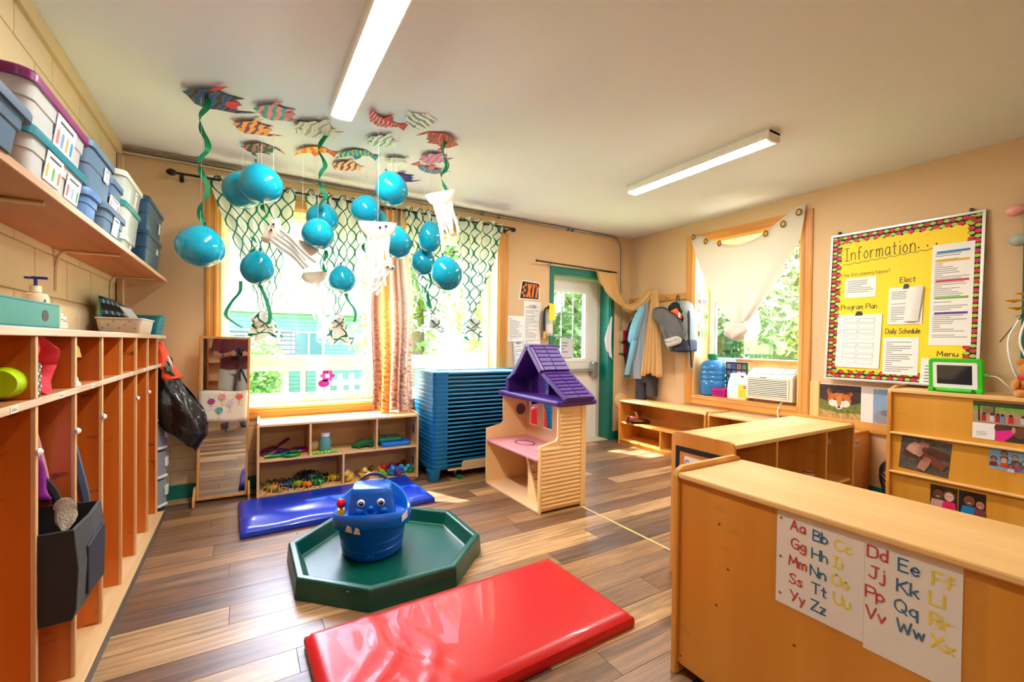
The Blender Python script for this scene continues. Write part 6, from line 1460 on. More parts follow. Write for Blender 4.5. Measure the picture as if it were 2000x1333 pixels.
# ================================================================ display panel with prints below the board
dp = thing('print_rail', 'pine display rail with animal prints below the yellow board', 'display board', (XR, 2.0, .53))
dfn = lambda u, v, d: (-d, -u, v)
MB().prism([(0, .07), (.075, .07), (.075, .39), (0, .39)], dfn, 0, .022).build('stile', M_jamb, dp, bevel=.003)
MB().prism([(0, 0), (.66, 0), (.66, .085), (0, .085)], dfn, 0, .022).build('rail', M_pineY, dp, bevel=.003)
MB().prism([(.075, .085), (.66, .085), (.66, .375), (.075, .375)], dfn, 0, .012).build('white_backing', mat((232, 230, 224), .6), dp)
def blob(u, v, a, b, n=14, ph=0): return [(u+a*math.cos(ph+i*2*math.pi/n), v+b*math.sin(ph+i*2*math.pi/n)) for i in range(n)]
class Print:
    """flat printed picture: layered coloured shapes"""
    def __init__(s, parent, fn, name='photo_print'): s.p, s.fn, s.name, s.k, s.mb, s.ms = parent, fn, name, 0, MB(), []
    def a(s, poly, col, var=0):
        mt = mat(col, .35, var=var, vscale=40)
        if mt not in s.ms: s.ms.append(mt)
        s.mb.mi = s.ms.index(mt); s.k += 1
        s.mb.add([s.fn(u, v, .0002*s.k) for u, v in poly], [list(range(len(poly)))]); return s
    def done(s): return s.mb.build(s.name, s.ms, s.p)
fox = thing('fox_photo', 'photo of a young fox lying in straw, on the pine rail', 'photo', (XR-.012, 1.923, .615))
P = Print(fox, dfn)
P.a([(0, 0), (.305, 0), (.305, .285), (0, .285)], (70, 50, 44), .4).a([(0, 0), (.305, 0), (.305, .15), (.22, .12), (.10, .13), (0, .16)], (120, 128, 60), .5).a([(0, 0), (.305, 0), (.305, .06), (.15, .045), (0, .075)], (196, 160, 96), .5)
P.a([(.055, .23), (.075, .255), (.10, .20), (.07, .17)], (170, 96, 56)).a([(.25, .215), (.235, .235), (.19, .20), (.215, .165)], (170, 96, 56)).a(blob(.15, .155, .088, .065), (206, 112, 44), .2).a(blob(.105, .13, .035, .03), (236, 226, 214)).a(blob(.195, .13, .035, .03), (236, 226, 214)).a(blob(.15, .11, .028, .03), (240, 232, 222)).a(blob(.15, .155, .018, .05), (214, 130, 66)).a(blob(.148, .098, .012, .009), (24, 18, 16))
P.a(blob(.115, .16, .009, .006), (30, 20, 14)).a(blob(.182, .16, .009, .006), (30, 20, 14)).a([(.07, .235), (.078, .24), (.085, .21)], (40, 26, 20)).a([(.235, .225), (.225, .225), (.215, .20)], (40, 26, 20)).done()
t = thing('seal_photo', 'pale blue photo print half hidden behind the bookcase', 'photo', (XR-.012, 1.535, .615))
P = Print(t, dfn); P.a([(0, 0), (.12, 0), (.12, .275), (0, .275)], (140, 170, 200), .15).a(blob(.06, .05, .05, .06), (150, 150, 156)).a(blob(.08, .09, .03, .025), (120, 120, 130)).done()
# ================================================================ book display case on the right
bc = thing('display_bookcase', 'maple display bookcase with ledges against the right wall', 'bookcase', (4.0, 1.325, 0))
BL = 1.25; M_bcp = wood((206, 140, 40), (224, 162, 62), 2, .3, .33, coat=.2, rnd=.0, marks=.10)
for yy in (-.0, -BL+.022): MB().prism([(-.012, 0), (.345, 0), (.345, .95), (.10, .95), (-.005, .925), (-.012, .90)], lambda u, v, d: (u, d, v), yy-.022, yy).build('side_panel', M_mapZ, bc, bevel=.003)
box('top_board', M_maptY, bc, -.008, .34, -BL+.022, -.022, .905, .93, .004)
box('front_panel', M_bcp, bc, .012, .022, -BL+.022, -.022, .04, .905)
for z in (.62, .342, .06): 
    MB().box(-.022, .012, -BL+.022, -.022, z-.012, z+.004).build('ledge', M_maptY, bc, bevel=.006, seg=3)
box('base_board', M_map, bc, -.012, .34, -BL+.022, -.022, 0, .045)
pf = lambda u, v, d: (.0118-d, -u, v)
def pprint(name, label, u, v, rot=0): 
    t = thing(name, label, 'photo', (4.0, 1.325-u, v)); ca, sa = math.cos(rot), math.sin(rot)
    return t, (lambda a, b, d: (.0105-d, -(a*ca-b*sa), a*sa+b*ca))
SK1, SK2, SK3, DK = (150, 92, 72), (196, 140, 120), (92, 50, 36), (50, 40, 36)
t, f = pprint('hands_photo', 'photo of many hands stacked together, on the upper ledge', .066, .374, rad(-4))
P = Print(t, f, 'photo_print'); P.a([(0, 0), (.262, 0), (.262, .235), (0, .235)], (90, 84, 74), .5)
for (u, v, ang, c, L) in ((.10, .20, -70, SK2, .10), (.06, .19, -50, SK2, .11), (.13, .21, -100, (176, 110, 90), .10), (.02, .12, -5, SK3, .14), (.25, .14, 170, SK3, .15), (.24, .06, 150, (120, 64, 46), .15), (.12, .02, 70, (184, 126, 104), .11), (.04, .16, -25, (200, 150, 132), .10)):
    a = rad(ang); d = (math.cos(a), math.sin(a)); n = (-d[1], d[0]); w_ = .022
    P.a([(u+n[0]*w_, v+n[1]*w_), (u+d[0]*L*.55+n[0]*w_*1.2, v+d[1]*L*.55+n[1]*w_*1.2), (u+d[0]*L*.55-n[0]*w_*1.2, v+d[1]*L*.55-n[1]*w_*1.2), (u-n[0]*w_, v-n[1]*w_)], c)
    for k in range(4):
        o = (k-1.5)*.011; s = (u+d[0]*L*.5+n[0]*o, v+d[1]*L*.5+n[1]*o); e = (s[0]+d[0]*L*(.42-.04*abs(k-1.5)), s[1]+d[1]*L*(.42-.04*abs(k-1.5)))
        P.a([(s[0]+n[0]*.005, s[1]+n[1]*.005), (e[0]+n[0]*.0035, e[1]+n[1]*.0035), (e[0]-n[0]*.0035, e[1]-n[1]*.0035), (s[0]-n[0]*.005, s[1]-n[1]*.005)], tuple(min(255, int(x*(1.04-.05*k))) for x in c))
P.done()
def kid(P, u, v, s, skin, hair, shirt):
    P.a([(u-.9*s, v-2.0*s), (u+.9*s, v-2.0*s), (u+.7*s, v-.8*s), (u-.7*s, v-.8*s)], shirt).a(blob(u, v+.18*s, .72*s, .8*s), hair).a(blob(u, v, .58*s, .75*s), skin).a(blob(u-.2*s, v+.1*s, .07*s, .06*s, 8), (30, 20, 20)).a(blob(u+.2*s, v+.1*s, .07*s, .06*s, 8), (30, 20, 20)).a(blob(u, v-.32*s, .22*s, .08*s, 8), (220, 190, 180))
t, f = pprint('playground_photo', 'photo of a playground on the top tier of the bookcase', .436, .757)
P = Print(t, f); P.a([(0, 0), (.25, 0), (.25, .135), (0, .135)], (176, 140, 112), .2).a([(0, .075), (.25, .075), (.25, .105), (0, .105)], (120, 160, 60), .3).a([(0, .105), (.25, .105), (.25, .135), (0, .135)], (60, 74, 44), .5).a([(.025, .01), (.034, .01), (.03, .12), (.022, .12)], (40, 56, 40)).a([(.09, .04), (.098, .04), (.098, .125), (.09, .125)], (60, 70, 50)).a([(.045, .06), (.09, .06), (.09, .10), (.045, .10)], (130, 100, 60))
for u, c in ((.05, (180, 30, 40)), (.085, (210, 190, 200)), (.11, (150, 40, 60)), (.13, (110, 140, 170)), (.165, (200, 30, 40)), (.215, (190, 180, 190)), (.235, (60, 80, 140))):
    P.a([(u-.009, .012), (u+.009, .012), (u+.010, .05), (u-.010, .05)], c).a(blob(u, .058, .008, .009, 8), (60, 36, 30))
P.done()
t, f = pprint('two_part_photo', 'caption card and arm-wrestling photo under the playground photo', .436, .655)
P = Print(t, f); P.a([(0, 0), (.10, 0), (.10, .10), (0, .10)], (236, 230, 222))
for i in range(3): P.a([(.018, .022+.010*i), (.062+.006*(i % 2), .022+.010*i), (.062+.006*(i % 2), .0245+.010*i), (.018, .0245+.010*i)], (90, 90, 90))
P.a([(.10, 0), (.25, 0), (.25, .10), (.10, .10)], (60, 60, 50), .4).a([(.10, .0), (.14, .0), (.185, .055), (.175, .075), (.10, .06)], (220, 40, 130)).a(blob(.112, .08, .016, .02), SK3).a(blob(.205, .06, .03, .035), (110, 66, 48)).a(blob(.178, .075, .008, .02), SK2).done()
t, f = pprint('group_photo', 'photo of a group of laughing children on the upper ledge', .513, .478)
P = Print(t, f); P.a([(0, 0), (.21, 0), (.21, .133), (0, .133)], (130, 170, 200), .2)
for (u, v, s, sk, h_, sh_) in ((.065, .10, .026, (150, 100, 80), (30, 22, 20), (60, 70, 60)), (.11, .085, .024, SK2, (90, 66, 46), (90, 90, 80)), (.02, .06, .026, SK1, (40, 30, 26), (120, 40, 40)), (.065, .06, .026, (214, 160, 136), (170, 120, 70), (196, 70, 30)), (.12, .05, .024, (140, 90, 70), (40, 26, 20), (180, 60, 90)), (.15, .06, .022, SK2, (60, 46, 40), (60, 100, 90)), (.095, .028, .022, SK1, (40, 30, 26), (200, 200, 210)), (.185, .05, .026, SK2, (60, 40, 30), (70, 110, 100))): 
    kid(P, u, max(v, .03), s*.8, sk, h_, sh_)
P.done()
t, f = pprint('pair_photo_left', 'photo of two hugging girls, left one on the lower tier', .24, .146)
P = Print(t, f); P.a([(0, 0), (.135, 0), (.135, .155), (0, .155)], (60, 50, 40), .4); kid(P, .04, .095, .045, (110, 64, 46), (30, 22, 20), (206, 160, 150)); kid(P, .095, .09, .04, (226, 176, 156), (120, 84, 60), (226, 40, 100)); P.done()
t, f = pprint('pair_photo_right', 'photo of two boys in blue, right one on the lower tier', .38, .146)
P = Print(t, f); P.a([(0, 0), (.125, 0), (.125, .155), (0, .155)], (40, 40, 36), .4); kid(P, .05, .095, .045, (120, 72, 52), (26, 20, 18), (10, 130, 190)); kid(P, .10, .08, .034, (176, 116, 92), (24, 20, 18), (120, 60, 56)); P.done()
# tablet in a green case, standing on the bookcase
tb = thing('tablet', 'tablet in a chunky green foam case standing on the bookcase', 'tablet', (4.09, .992, .931)); tb.rotation_euler = (0, rad(-7), 0)
M_gc = mat((52, 190, 20), .5)
MB().loft([[(d, -u, v+.115) for u, v in rr(.132*k, .112*k, .02)] for d, k in ((.026, .96), (.02, 1), (-.006, 1), (-.012, .97))]).build('case', M_gc, tb, smooth=40)
MB().prism([(u, v+.115) for u, v in rr(.108, .088, .01)], lambda u, v, d: (-d, -u, v), .0121, .0135).build('bezel', mat((236, 234, 230), .2), tb)
MB().prism([(u-.002, v+.12) for u, v in rr(.086, .064, .002)], lambda u, v, d: (-d, -u, v), .0136, .014).build('screen', mat((40, 44, 50), .08), tb)
MB().loft([[(-.016+.018*math.cos(a)-.012, y_, .018+.014*math.sin(a)) for a in [i*math.pi/6 for i in range(12)]] for y_ in (-.085, -.08, .08, .085)]).build('stand_bar', M_gc, tb, smooth=50)
for s in (-1, 1): box('case_corner', M_gc, tb, -.03, .03, s*.118-.016, s*.118+.016, 0.001, .03, .006)
box('cable_plug', M_gc, tb, -.004, .008, -.156, -.13, .118, .134, .004)
t = thing('charging_cable', 'thin white charging cable running from the tablet', 'cable', (4.09, .84, 1.05))
MB().tube(cr([(.0, .0, .0), (-.01, -.04, -.005), (.0, -.08, -.05), (.03, -.11, -.09), (.06, -.16, -.10)]), .003, 6).build('cable', M_white, t, smooth=60)
# teddy bear, flowers, hanging cords, teal board
bear = thing('teddy_bear', 'golden teddy bear with a red scarf sitting on the bookcase', 'teddy bear', (4.13, .66, .931), rad(15))
M_br = mat((206, 128, 36), .95, bump=.6, bscale=120, sheen=.4)
MB().sph((0, 0, .065), .065, 18, (1, 1.05, 1.05)).build('body', M_br, bear, smooth=180)
MB().sph((-.01, .0, .165), .058, 18, (.95, 1.08, .95)).build('head', M_br, bear, smooth=180)
MB().sph((-.058, .006, .152), .028, 14, (1, 1.1, .8)).build('muzzle', mat((228, 168, 84), .95, bump=.5, bscale=120), bear, smooth=180)
MB().sph((-.083, .006, .162), .010, 10, (.8, 1.2, .8)).build('nose', mat((26, 18, 16), .25), bear, smooth=180)
for s in (-1, 1):
    MB().sph((.0, s*.05, .215), .022, 12, (.6, 1, 1)).build('ear', M_br, bear, smooth=180)
    MB().sph((-.056, s*.022+.003, .182), .006, 8).build('eye', mat((20, 14, 12), .15), bear, smooth=180)
    MB().sph((-.06, s*.055, .022), .03, 12, (1.5, .9, .85)).build('leg', M_br, bear, smooth=180)
    MB().sph((-.03, s*.07, .075), .022, 12, (1.2, .9, 1.6)).build('arm', M_br, bear, smooth=180)
MB().loft([[(.052*math.cos(a)+.012*math.cos(a)*math.cos(b)-.004, .055*math.sin(a)+.012*math.sin(a)*math.cos(b), .118+.013*math.sin(b)) for b in [k*math.pi/3 for k in range(6)]] for a in [i*2*math.pi/20 for i in range(21)]], cap=False).build('scarf', mat((196, 30, 26), .8), bear, smooth=60)
MB().prism([(.0, .0), (.03, -.005), (.05, -.07), (.01, -.08)], lambda u, v, d: (-.06-d, u, .12+v), 0, .012).build('scarf_end', mat((196, 30, 26), .8), bear, bevel=.003)
tbd = thing('teal_board', 'tall teal display board at the right edge of the wall', 'notice board', (XR-.003, .742, 1.0))
MB().prism([(0, 0), (.9, 0), (.9, 1.27), (0, 1.27)], dfn, 0, .05).build('panel', mat((0, 104, 92), .6), tbd)
MB().prism([(0, 0), (.02, 0), (.02, 1.27), (0, 1.27)], dfn, .05, .056).build('edge_strip', mat((0, 90, 80), .5), tbd)
pen(MB(), [[(.03+.006*math.sin(i*.9), .25+.03*i) for i in range(34)]], lambda u, v, d: dfn(u, v, .051+d), .006).build('glitter_trim', mat((190, 200, 200), .4), tbd)
for k, (u, v, c) in enumerate(((.045, .42, (230, 220, 60)), (.03, .95, (220, 60, 60)), (.06, .52, (120, 190, 60)), (.10, .7, (230, 160, 60)))): MB().prism(blob(u, v, .02, .028, 10), dfn, .051, .052).build('cut_leaf', mat(c, .6), tbd)
def balloon(name, label, c, rx, rz, mt, tilt=(0, 0, 0), group='teal party balloons', knotm=None, cat='balloon'):
    t = thing(name, label, cat, c, group=group); t.rotation_euler = tilt
    prof = []
    for i in range(17):
        a = math.pi*i/16; r = math.sin(a); z = -math.cos(a)
        r *= 1-.10*max(0, -z)**1.0*.9 if z < 0 else 1
        prof.append((max(.0008, rx*r), rz*z*(1.06 if z < 0 else .96)))
    MB().lathe(prof, 28).build('skin', mt, t, smooth=180)
    MB().lathe([(.004, 0), (.006, -.006), (.004, -.010), (.009, -.02), (.001, -.019)], 10, (0, 0, -rz*1.055)).build('knot', knotm or mt, t, smooth=60)
    return t
balloon('pink_balloon', 'little pink balloon at the top of the teal board', (4.27, .775, 2.125), .038, .048, mat((240, 170, 160), .25, trans=.2), (0, rad(90), rad(80)), 'small balloons on the teal board')
balloon('grey_balloon', 'little grey balloon below the pink one', (4.27, .755, 1.93), .040, .050, mat((176, 186, 176), .25, trans=.2), (0, rad(90), rad(80)), 'small balloons on the teal board')
fw = thing('flower_bunch', 'bunch of yellow artificial flowers by the teal board', 'flowers', (4.19, .70, 1.47))
M_yf = mat((250, 196, 6), .7, trans=.2); M_gl = mat((30, 66, 26), .7)
for k, (x, y, z, tl) in enumerate(((-.03, .05, .05, .5), (-.04, .0, .09, .1), (-.02, -.06, .06, -.5), (-.06, .03, .0, .3))):
    fl_ = MB()
    for i in range(14):
        a = i*2*math.pi/14; L = .05
        d = Vector((math.cos(a), math.sin(a), .35)); n_ = Vector((-math.sin(a), math.cos(a), 0))*.018
        c_ = Vector((x, y, z)); e = c_+d*L; q = c_+d*L*.5
        fl_.add([c_, q+n_, e, q-n_], [(0, 1, 2, 3)])
    fl_.build('petals', M_yf, fw); MB().sph((x, y, z+.008), .014, 10, (1, 1, .6)).build('flower_centre', mat((150, 100, 20), .8), fw, smooth=180)
for i in range(9):
    a = i*.7; MB().prism([(0, 0), (.02, .012), (.05, 0), (.02, -.012)], lambda u, v, d, a=a: (u*math.cos(a)-v*math.sin(a)-.01, u*math.sin(a)+v*math.cos(a), -.02-.4*u+d), 0, .001).build('leaf', M_gl, fw)
MB().tube([(0, 0, 0), (-.01, .05, -.09), (-.02, .11, -.20)], .004, 6).build('stem', mat((60, 90, 40), .7), fw)
MB().tube([(0, 0, .05), (.0, 0, -.1), (.10, -.02, -.16)], .005, 6).build('stem', mat((60, 90, 40), .7), fw)
for k, pts in enumerate((((-.02, .03, -.06), (-.03, .07, -.18), (-.02, .06, -.33), (-.03, .01, -.47), (-.03, -.01, -.52)), ((-.03, .0, -.06), (-.04, .02, -.2), (-.03, -.02, -.35), (-.03, -.01, -.50)))):
    t = thing('light_cord', ('outer', 'inner')[k]+' white string-light cord hanging below the yellow flowers', 'cord', (4.19, .70, 1.47))
    MB().tube(cr(pts), .006, 6).build('cord', mat((236, 232, 220), .5), t, smooth=60)
t = thing('black_gadget', 'small black cable bundle beside the bookcase foot', 'cable bundle', (4.338, 1.42, .25))
for i in range(4): MB().tube(cr([(0, .0, .10-.02*i), (-.03, .03, .06-.02*i), (-.02, .05, 0-.02*i), (.0, .02, -.04-.05*i)]), .006, 6).build('coil', mat((20, 20, 20), .5), t, smooth=60)
# ================================================================ curtains of the wide window
rd = thing('curtain_rod', 'black curtain rod with knob ends above the wide window', 'curtain rod', (-.43, 4.08, 2.443))
M_ir = mat((34, 26, 22), .4, .3)
MB().tube([(0, 0, 0), (2.88, 0, .014)], .009, 10).build('rod', M_ir, rd, smooth=60)
for x in (-.03, 2.90):
    MB().lathe([(.001, -.035), (.02, -.022), (.026, 0), (.020, .02), (.010, .03), (.001, .035)], 14, (x, 0, .0), axis='x').build('finial', M_ir, rd, smooth=60)
for x in (.02, 1.55, 2.86): MB().box(x-.006, x+.006, 0, .119, -.006, .006).box(x-.012, x+.012, .112, .119, -.03, .03).build('bracket', M_ir, rd)
M_tr = trellis()
def edge(P, z):
    """P list of (x,z) descending"""
    for a, b in zip(P, P[1:]):
        if z >= b[1]: return lerp(a[0], b[0], (a[1]-z)/(a[1]-b[1]))
    return P[-1][0]
def tied(label, Lp, Rp, ztop, kz, kc, kr, tail, seed, width):
    x0 = (Lp[0][0]+Rp[0][0])/2
    t = thing('trellis_curtain', label, 'curtain', (x0, 4.08, ztop), group='trellis curtains')
    L = cr([(a, b, 0) for a, b in Lp], 6); Rr = cr([(a, b, 0) for a, b in Rp], 6)
    L = [(p.x, p.y) for p in L]; Rr = [(p.x, p.y) for p in Rr]
    def f(u, v):
        z = lerp(ztop, kz, v); a, b = edge(L, z), edge(Rr, z)
        amp = .030*(1-v)+.035*v
        sag = .012*math.sin(u*math.pi*2*4)*(1-v)**3
        return (lerp(a, b, u)-x0, amp*math.sin(u*math.pi*2*(4)+seed)+.012*math.sin(u*23+v*5)*v, z-ztop+sag*.6-.02*math.sin(u*math.pi)*v)
    MB().grid(f, 64, 40, uvfn=lambda u, v: (u*width+seed, v*(ztop-kz)*1.06)).build('panel', M_tr, t, smooth=180)
    rg = knot(kc[0]-x0, 0, kc[1]-ztop, kr, seed, .8)
    m = MB(); o = 0; m.loft(rg)
    for i in range(len(m.v)): m.uv[i] = ((i % 30)/30*.5, i/30*.018)
    m.build('knot', M_tr, t, smooth=180)
    zt, zb, xa, xb = tail
    def g(u, v):
        a = u*2*math.pi; w_ = lerp(.05, (xb-xa)/2, v**.7); cx = lerp(kc[0], (xa+xb)/2, v)
        fl = 1+.14*math.sin(a*6+seed)+.06*math.sin(a*11)
        return (cx-x0+w_*math.cos(a)*fl, w_*.75*math.sin(a)*fl, lerp(kc[1], lerp(zt, zb, 1), v)-ztop+.02*math.sin(a*4+seed)*v)
    MB().grid(g, 48, 12, uvfn=lambda u, v: (u*.55, v*.22+seed)).build('tail', M_tr, t, smooth=180)
    for k in range(4):
        u = (k+.5)/4; px, py, pz = f(u, .0)
        MB().loft([[(px+(.020+.004*math.cos(b))*math.cos(a)*.6, py-.01+.004*math.sin(b)-.012, pz-.028+(.020+.004*math.cos(b))*math.sin(a)) for b in [q*math.pi/3 for q in range(6)]] for a in [i*2*math.pi/16 for i in range(17)]], cap=False).build('grommet', mat((96, 80, 66), .35, .7), t, smooth=60)
    return t
tied('trellis curtain knotted beside the mirror, leftmost of four', [(-.245, 2.475), (-.179, 2.26), (-.078, 1.998), (.045, 1.648), (.095, 1.46)], [(.37, 2.475), (.345, 2.265), (.283, 1.919), (.243, 1.663), (.18, 1.46)], 2.475, 1.46, (.13, 1.375), .105, (1.3, 1.235, .03, .255), .3, .95)
tied('trellis curtain knotted left of the brown curtain', [(.425, 2.485), (.47, 2.243), (.574, 1.777), (.645, 1.47)], [(.92, 2.485), (.89, 2.125), (.828, 1.709), (.72, 1.47)], 2.485, 1.47, (.69, 1.39), .095, (1.3, 1.20, .62, .83), 1.7, .9)
tied('trellis curtain knotted right of the brown curtain', [(1.284, 2.49), (1.337, 2.087), (1.431, 1.756), (1.515, 1.50)], [(1.685, 2.49), (1.69, 2.079), (1.661, 1.774), (1.585, 1.50)], 2.49, 1.50, (1.565, 1.41), .10, (1.4, 1.33, 1.45, 1.69), 2.9, .8)
tied('trellis curtain knotted nearest the door, rightmost of four', [(1.784, 2.49), (1.81, 2.195), (1.871, 1.79), (1.93, 1.52)], [(2.335, 2.49), (2.22, 2.032), (2.103, 1.755), (2.01, 1.52)], 2.49, 1.52, (1.985, 1.425), .10, (1.4, 1.26, 1.875, 2.105), 4.1, .9)
# brown glittering curtain between the panes
def brown_mat():
    m, t, b = _new('bark_cloth')
    uv = nd(t, 'ShaderNodeUVMap'); uv.uv_map = 'UVMap'
    sp = nd(t, 'ShaderNodeSeparateXYZ'); t.links.new(uv.outputs[0], sp.inputs[0])
    band = nd(t, 'ShaderNodeValToRGB'); e = band.color_ramp; e.elements[0].position = 0; e.elements[1].position = 1
    stops = [(0, (112, 78, 70)), (.10, (150, 112, 96)), (.16, (196, 140, 96)), (.30, (232, 172, 104)), (.44, (214, 140, 78)), (.50, (236, 206, 186)), (.58, (150, 106, 84)), (.66, (214, 176, 156)), (.74, (120, 84, 70)), (.84, (238, 214, 196)), (.93, (176, 132, 106)), (1, (220, 190, 170))]
    e.elements[0].color = C(stops[0][1]); e.elements[1].color = C(stops[-1][1])
    for p, c in stops[1:-1]: el = e.elements.new(p); el.color = C(c)
    t.links.new(mth(t, 'DIVIDE', sp.outputs[0], .6), band.inputs[0])
    mp = nd(t, 'ShaderNodeMapping'); mp.inputs['Scale'].default_value = (10, 16, 1); t.links.new(uv.outputs[0], mp.inputs['Vector'])
    n = nd(t, 'ShaderNodeTexNoise'); n.inputs['Scale'].default_value = 2.5; n.inputs['Detail'].default_value = 7; t.links.new(mp.outputs[0], n.inputs['Vector'])
    r = nd(t, 'ShaderNodeValToRGB'); r.color_ramp.elements[0].position = .36; r.color_ramp.elements[1].position = .60
    r.color_ramp.elements[0].color = C(140, 84, 44); r.color_ramp.elements[1].color = (1, 1, 1, 1); t.links.new(n.outputs['Fac'], r.inputs[0])
    mx = nd(t, 'ShaderNodeMix', data_type='RGBA', blend_type='MULTIPLY')
    k = nd(t, 'ShaderNodeMapRange'); k.inputs[1].default_value = .7; k.inputs[2].default_value = 1.5; k.inputs[3].default_value = .12; k.inputs[4].default_value = .9
    t.links.new(sp.outputs[1], k.inputs[0]); t.links.new(k.outputs[0], mx.inputs['Factor'])
    t.links.new(band.outputs[0], mx.inputs['A']); t.links.new(r.outputs[0], mx.inputs['B'])
    t.links.new(mx.outputs['Result'], b.inputs['Base Color']); b.inputs['Roughness'].default_value = .4; b.inputs['Metallic'].default_value = .25
    tl = nd(t, 'ShaderNodeBsdfTranslucent'); t.links.new(mx.outputs['Result'], tl.inputs[0])
    ms = nd(t, 'ShaderNodeMixShader'); ms.inputs[0].default_value = .4
    t.links.new(b.outputs[0], ms.inputs[1]); t.links.new(tl.outputs[0], ms.inputs[2]); t.links.new(ms.outputs[0], t.nodes['Material Output'].inputs[0])
    return m
bc_ = thing('brown_curtain', 'shimmering bark-brown curtain hanging between the window panes', 'curtain', (1.17, 4.085, 2.45))
def bcf(u, v):
    w_ = lerp(.12, .185, min(1, v*2.2)); c = lerp(1.17, 1.168, v)
    return (c-1.17+(u*2-1)*w_+.01*math.sin(v*9+u*4), .035*math.sin(u*2*math.pi*4.5)*(.6+.5*v)-.06*v*v-.02*math.sin(v*3.1), -1.865*v+.02*math.sin(u*14)*v)
MB().grid(bcf, 80, 40, uvfn=lambda u, v: (u*.6, v*1.9)).build('panel', brown_mat(), bc_, smooth=180)
for k in range(6):
    x = -.11+.044*k
    MB().loft([[(x, (.020+.004*math.cos(b))*math.cos(a), -.005+(.020+.004*math.cos(b))*math.sin(a)) for b in [q*math.pi/3 for q in range(6)]] for a in [i*2*math.pi/14 for i in range(15)]], cap=False).build('ring', mat((226, 150, 20), .4), bc_, smooth=60)
# pink flower decal on the slider pane
t = thing('flower_decal', 'pink and purple flower decal on the sliding window pane', 'decal', (.66, 4.372, .80))
for k in range(6):
    a = k*math.pi/3; MB().prism(blob(.038*math.cos(a), .10+.038*math.sin(a), .026, .02, 10, a), lambda u, v, d: (u, -d, v), 0, .0008).build('petal', mat((226, 90, 170) if k % 2 else (170, 60, 170), .4, trans=.4), t)
MB().prism(blob(0, .10, .02, .02), lambda u, v, d: (u, -d, v), .0008, .0014).build('flower_eye', mat((240, 220, 240), .4), t)
MB().prism(blob(-.03, .03, .05, .035, 14), lambda u, v, d: (u, -d, v), 0, .0008).build('leaf', mat((150, 40, 140), .4, trans=.4), t)
# ================================================================ hanging decorations
M_bal = mat((0, 166, 196), .14, coat=.5, trans=.18)
M_str = mat((235, 235, 235), .5)
def string(label, x, y, z):
    t = thing('hanging_thread', label, 'thread', (x, y, ZC), group='hanging threads')
    MB().tube([(0, 0, 0), (.002, .001, (z-ZC)/2), (0, 0, z-ZC)], .0007, 5).build('thread', M_str, t)
BAL = [((-.214, 3.084, 1.747), .121, .116, 'teal balloon in front of the left window trim', (14, 10)),
       ((.083, 3.062, 2.153), .120, .114, 'teal balloon hanging highest on the left, front of its pair', (8, -12)),
       ((-.012, 3.295, 2.169), .114, .118, 'teal balloon behind the highest left balloon', (-10, 14)),
       ((.073, 3.354, 1.690), .101, .110, 'teal balloon above the leftmost curtain knot', (10, 8)),
       ((.482, 3.463, 2.104), .112, .108, 'teal balloon behind the second streamer', (5, 15)),
       ((.425, 3.261, 1.944), .104, .104, 'teal balloon in front of the second streamer', (-6, 4)),
       ((.642, 3.594, 1.693), .100, .104, 'small teal balloon above the second curtain knot', (4, -6)),
       ((.838, 2.957, 2.236), .106, .114, 'teal balloon hanging highest, near the purple fish', (-8, -14)),
       ((.748, 3.303, 2.171), .104, .104, 'teal balloon left of the smiling paper plate', (12, 20)),
       ((.845, 3.40, 2.122), .098, .096, 'teal balloon peeking over the smiling paper plate', (0, 10)),
       ((.877, 2.986, 1.896), .102, .116, 'teal balloon right of the smiling paper plate', (6, -24)),
       ((1.145, 3.059, 1.977), .082, .115, 'narrow teal balloon behind the white paper tentacles', (4, 4)),
       ((1.141, 3.18, 1.816), .090, .100, 'teal balloon between two others on the right', (6, 6)),
       ((1.192, 2.851, 1.692), .107, .119, 'lowest teal balloon on the right, in front', (-6, -10))]
for c, rx, rz, lb, (ta, tb_) in BAL:
    balloon('balloon', lb, c, rx, rz, M_bal, (rad(180+ta), rad(tb_), 0), knotm=mat((0, 80, 100), .4))
    string('thin white thread holding the '+lb.replace('teal ', ''), c[0], c[1], c[2]+rz*1.0)
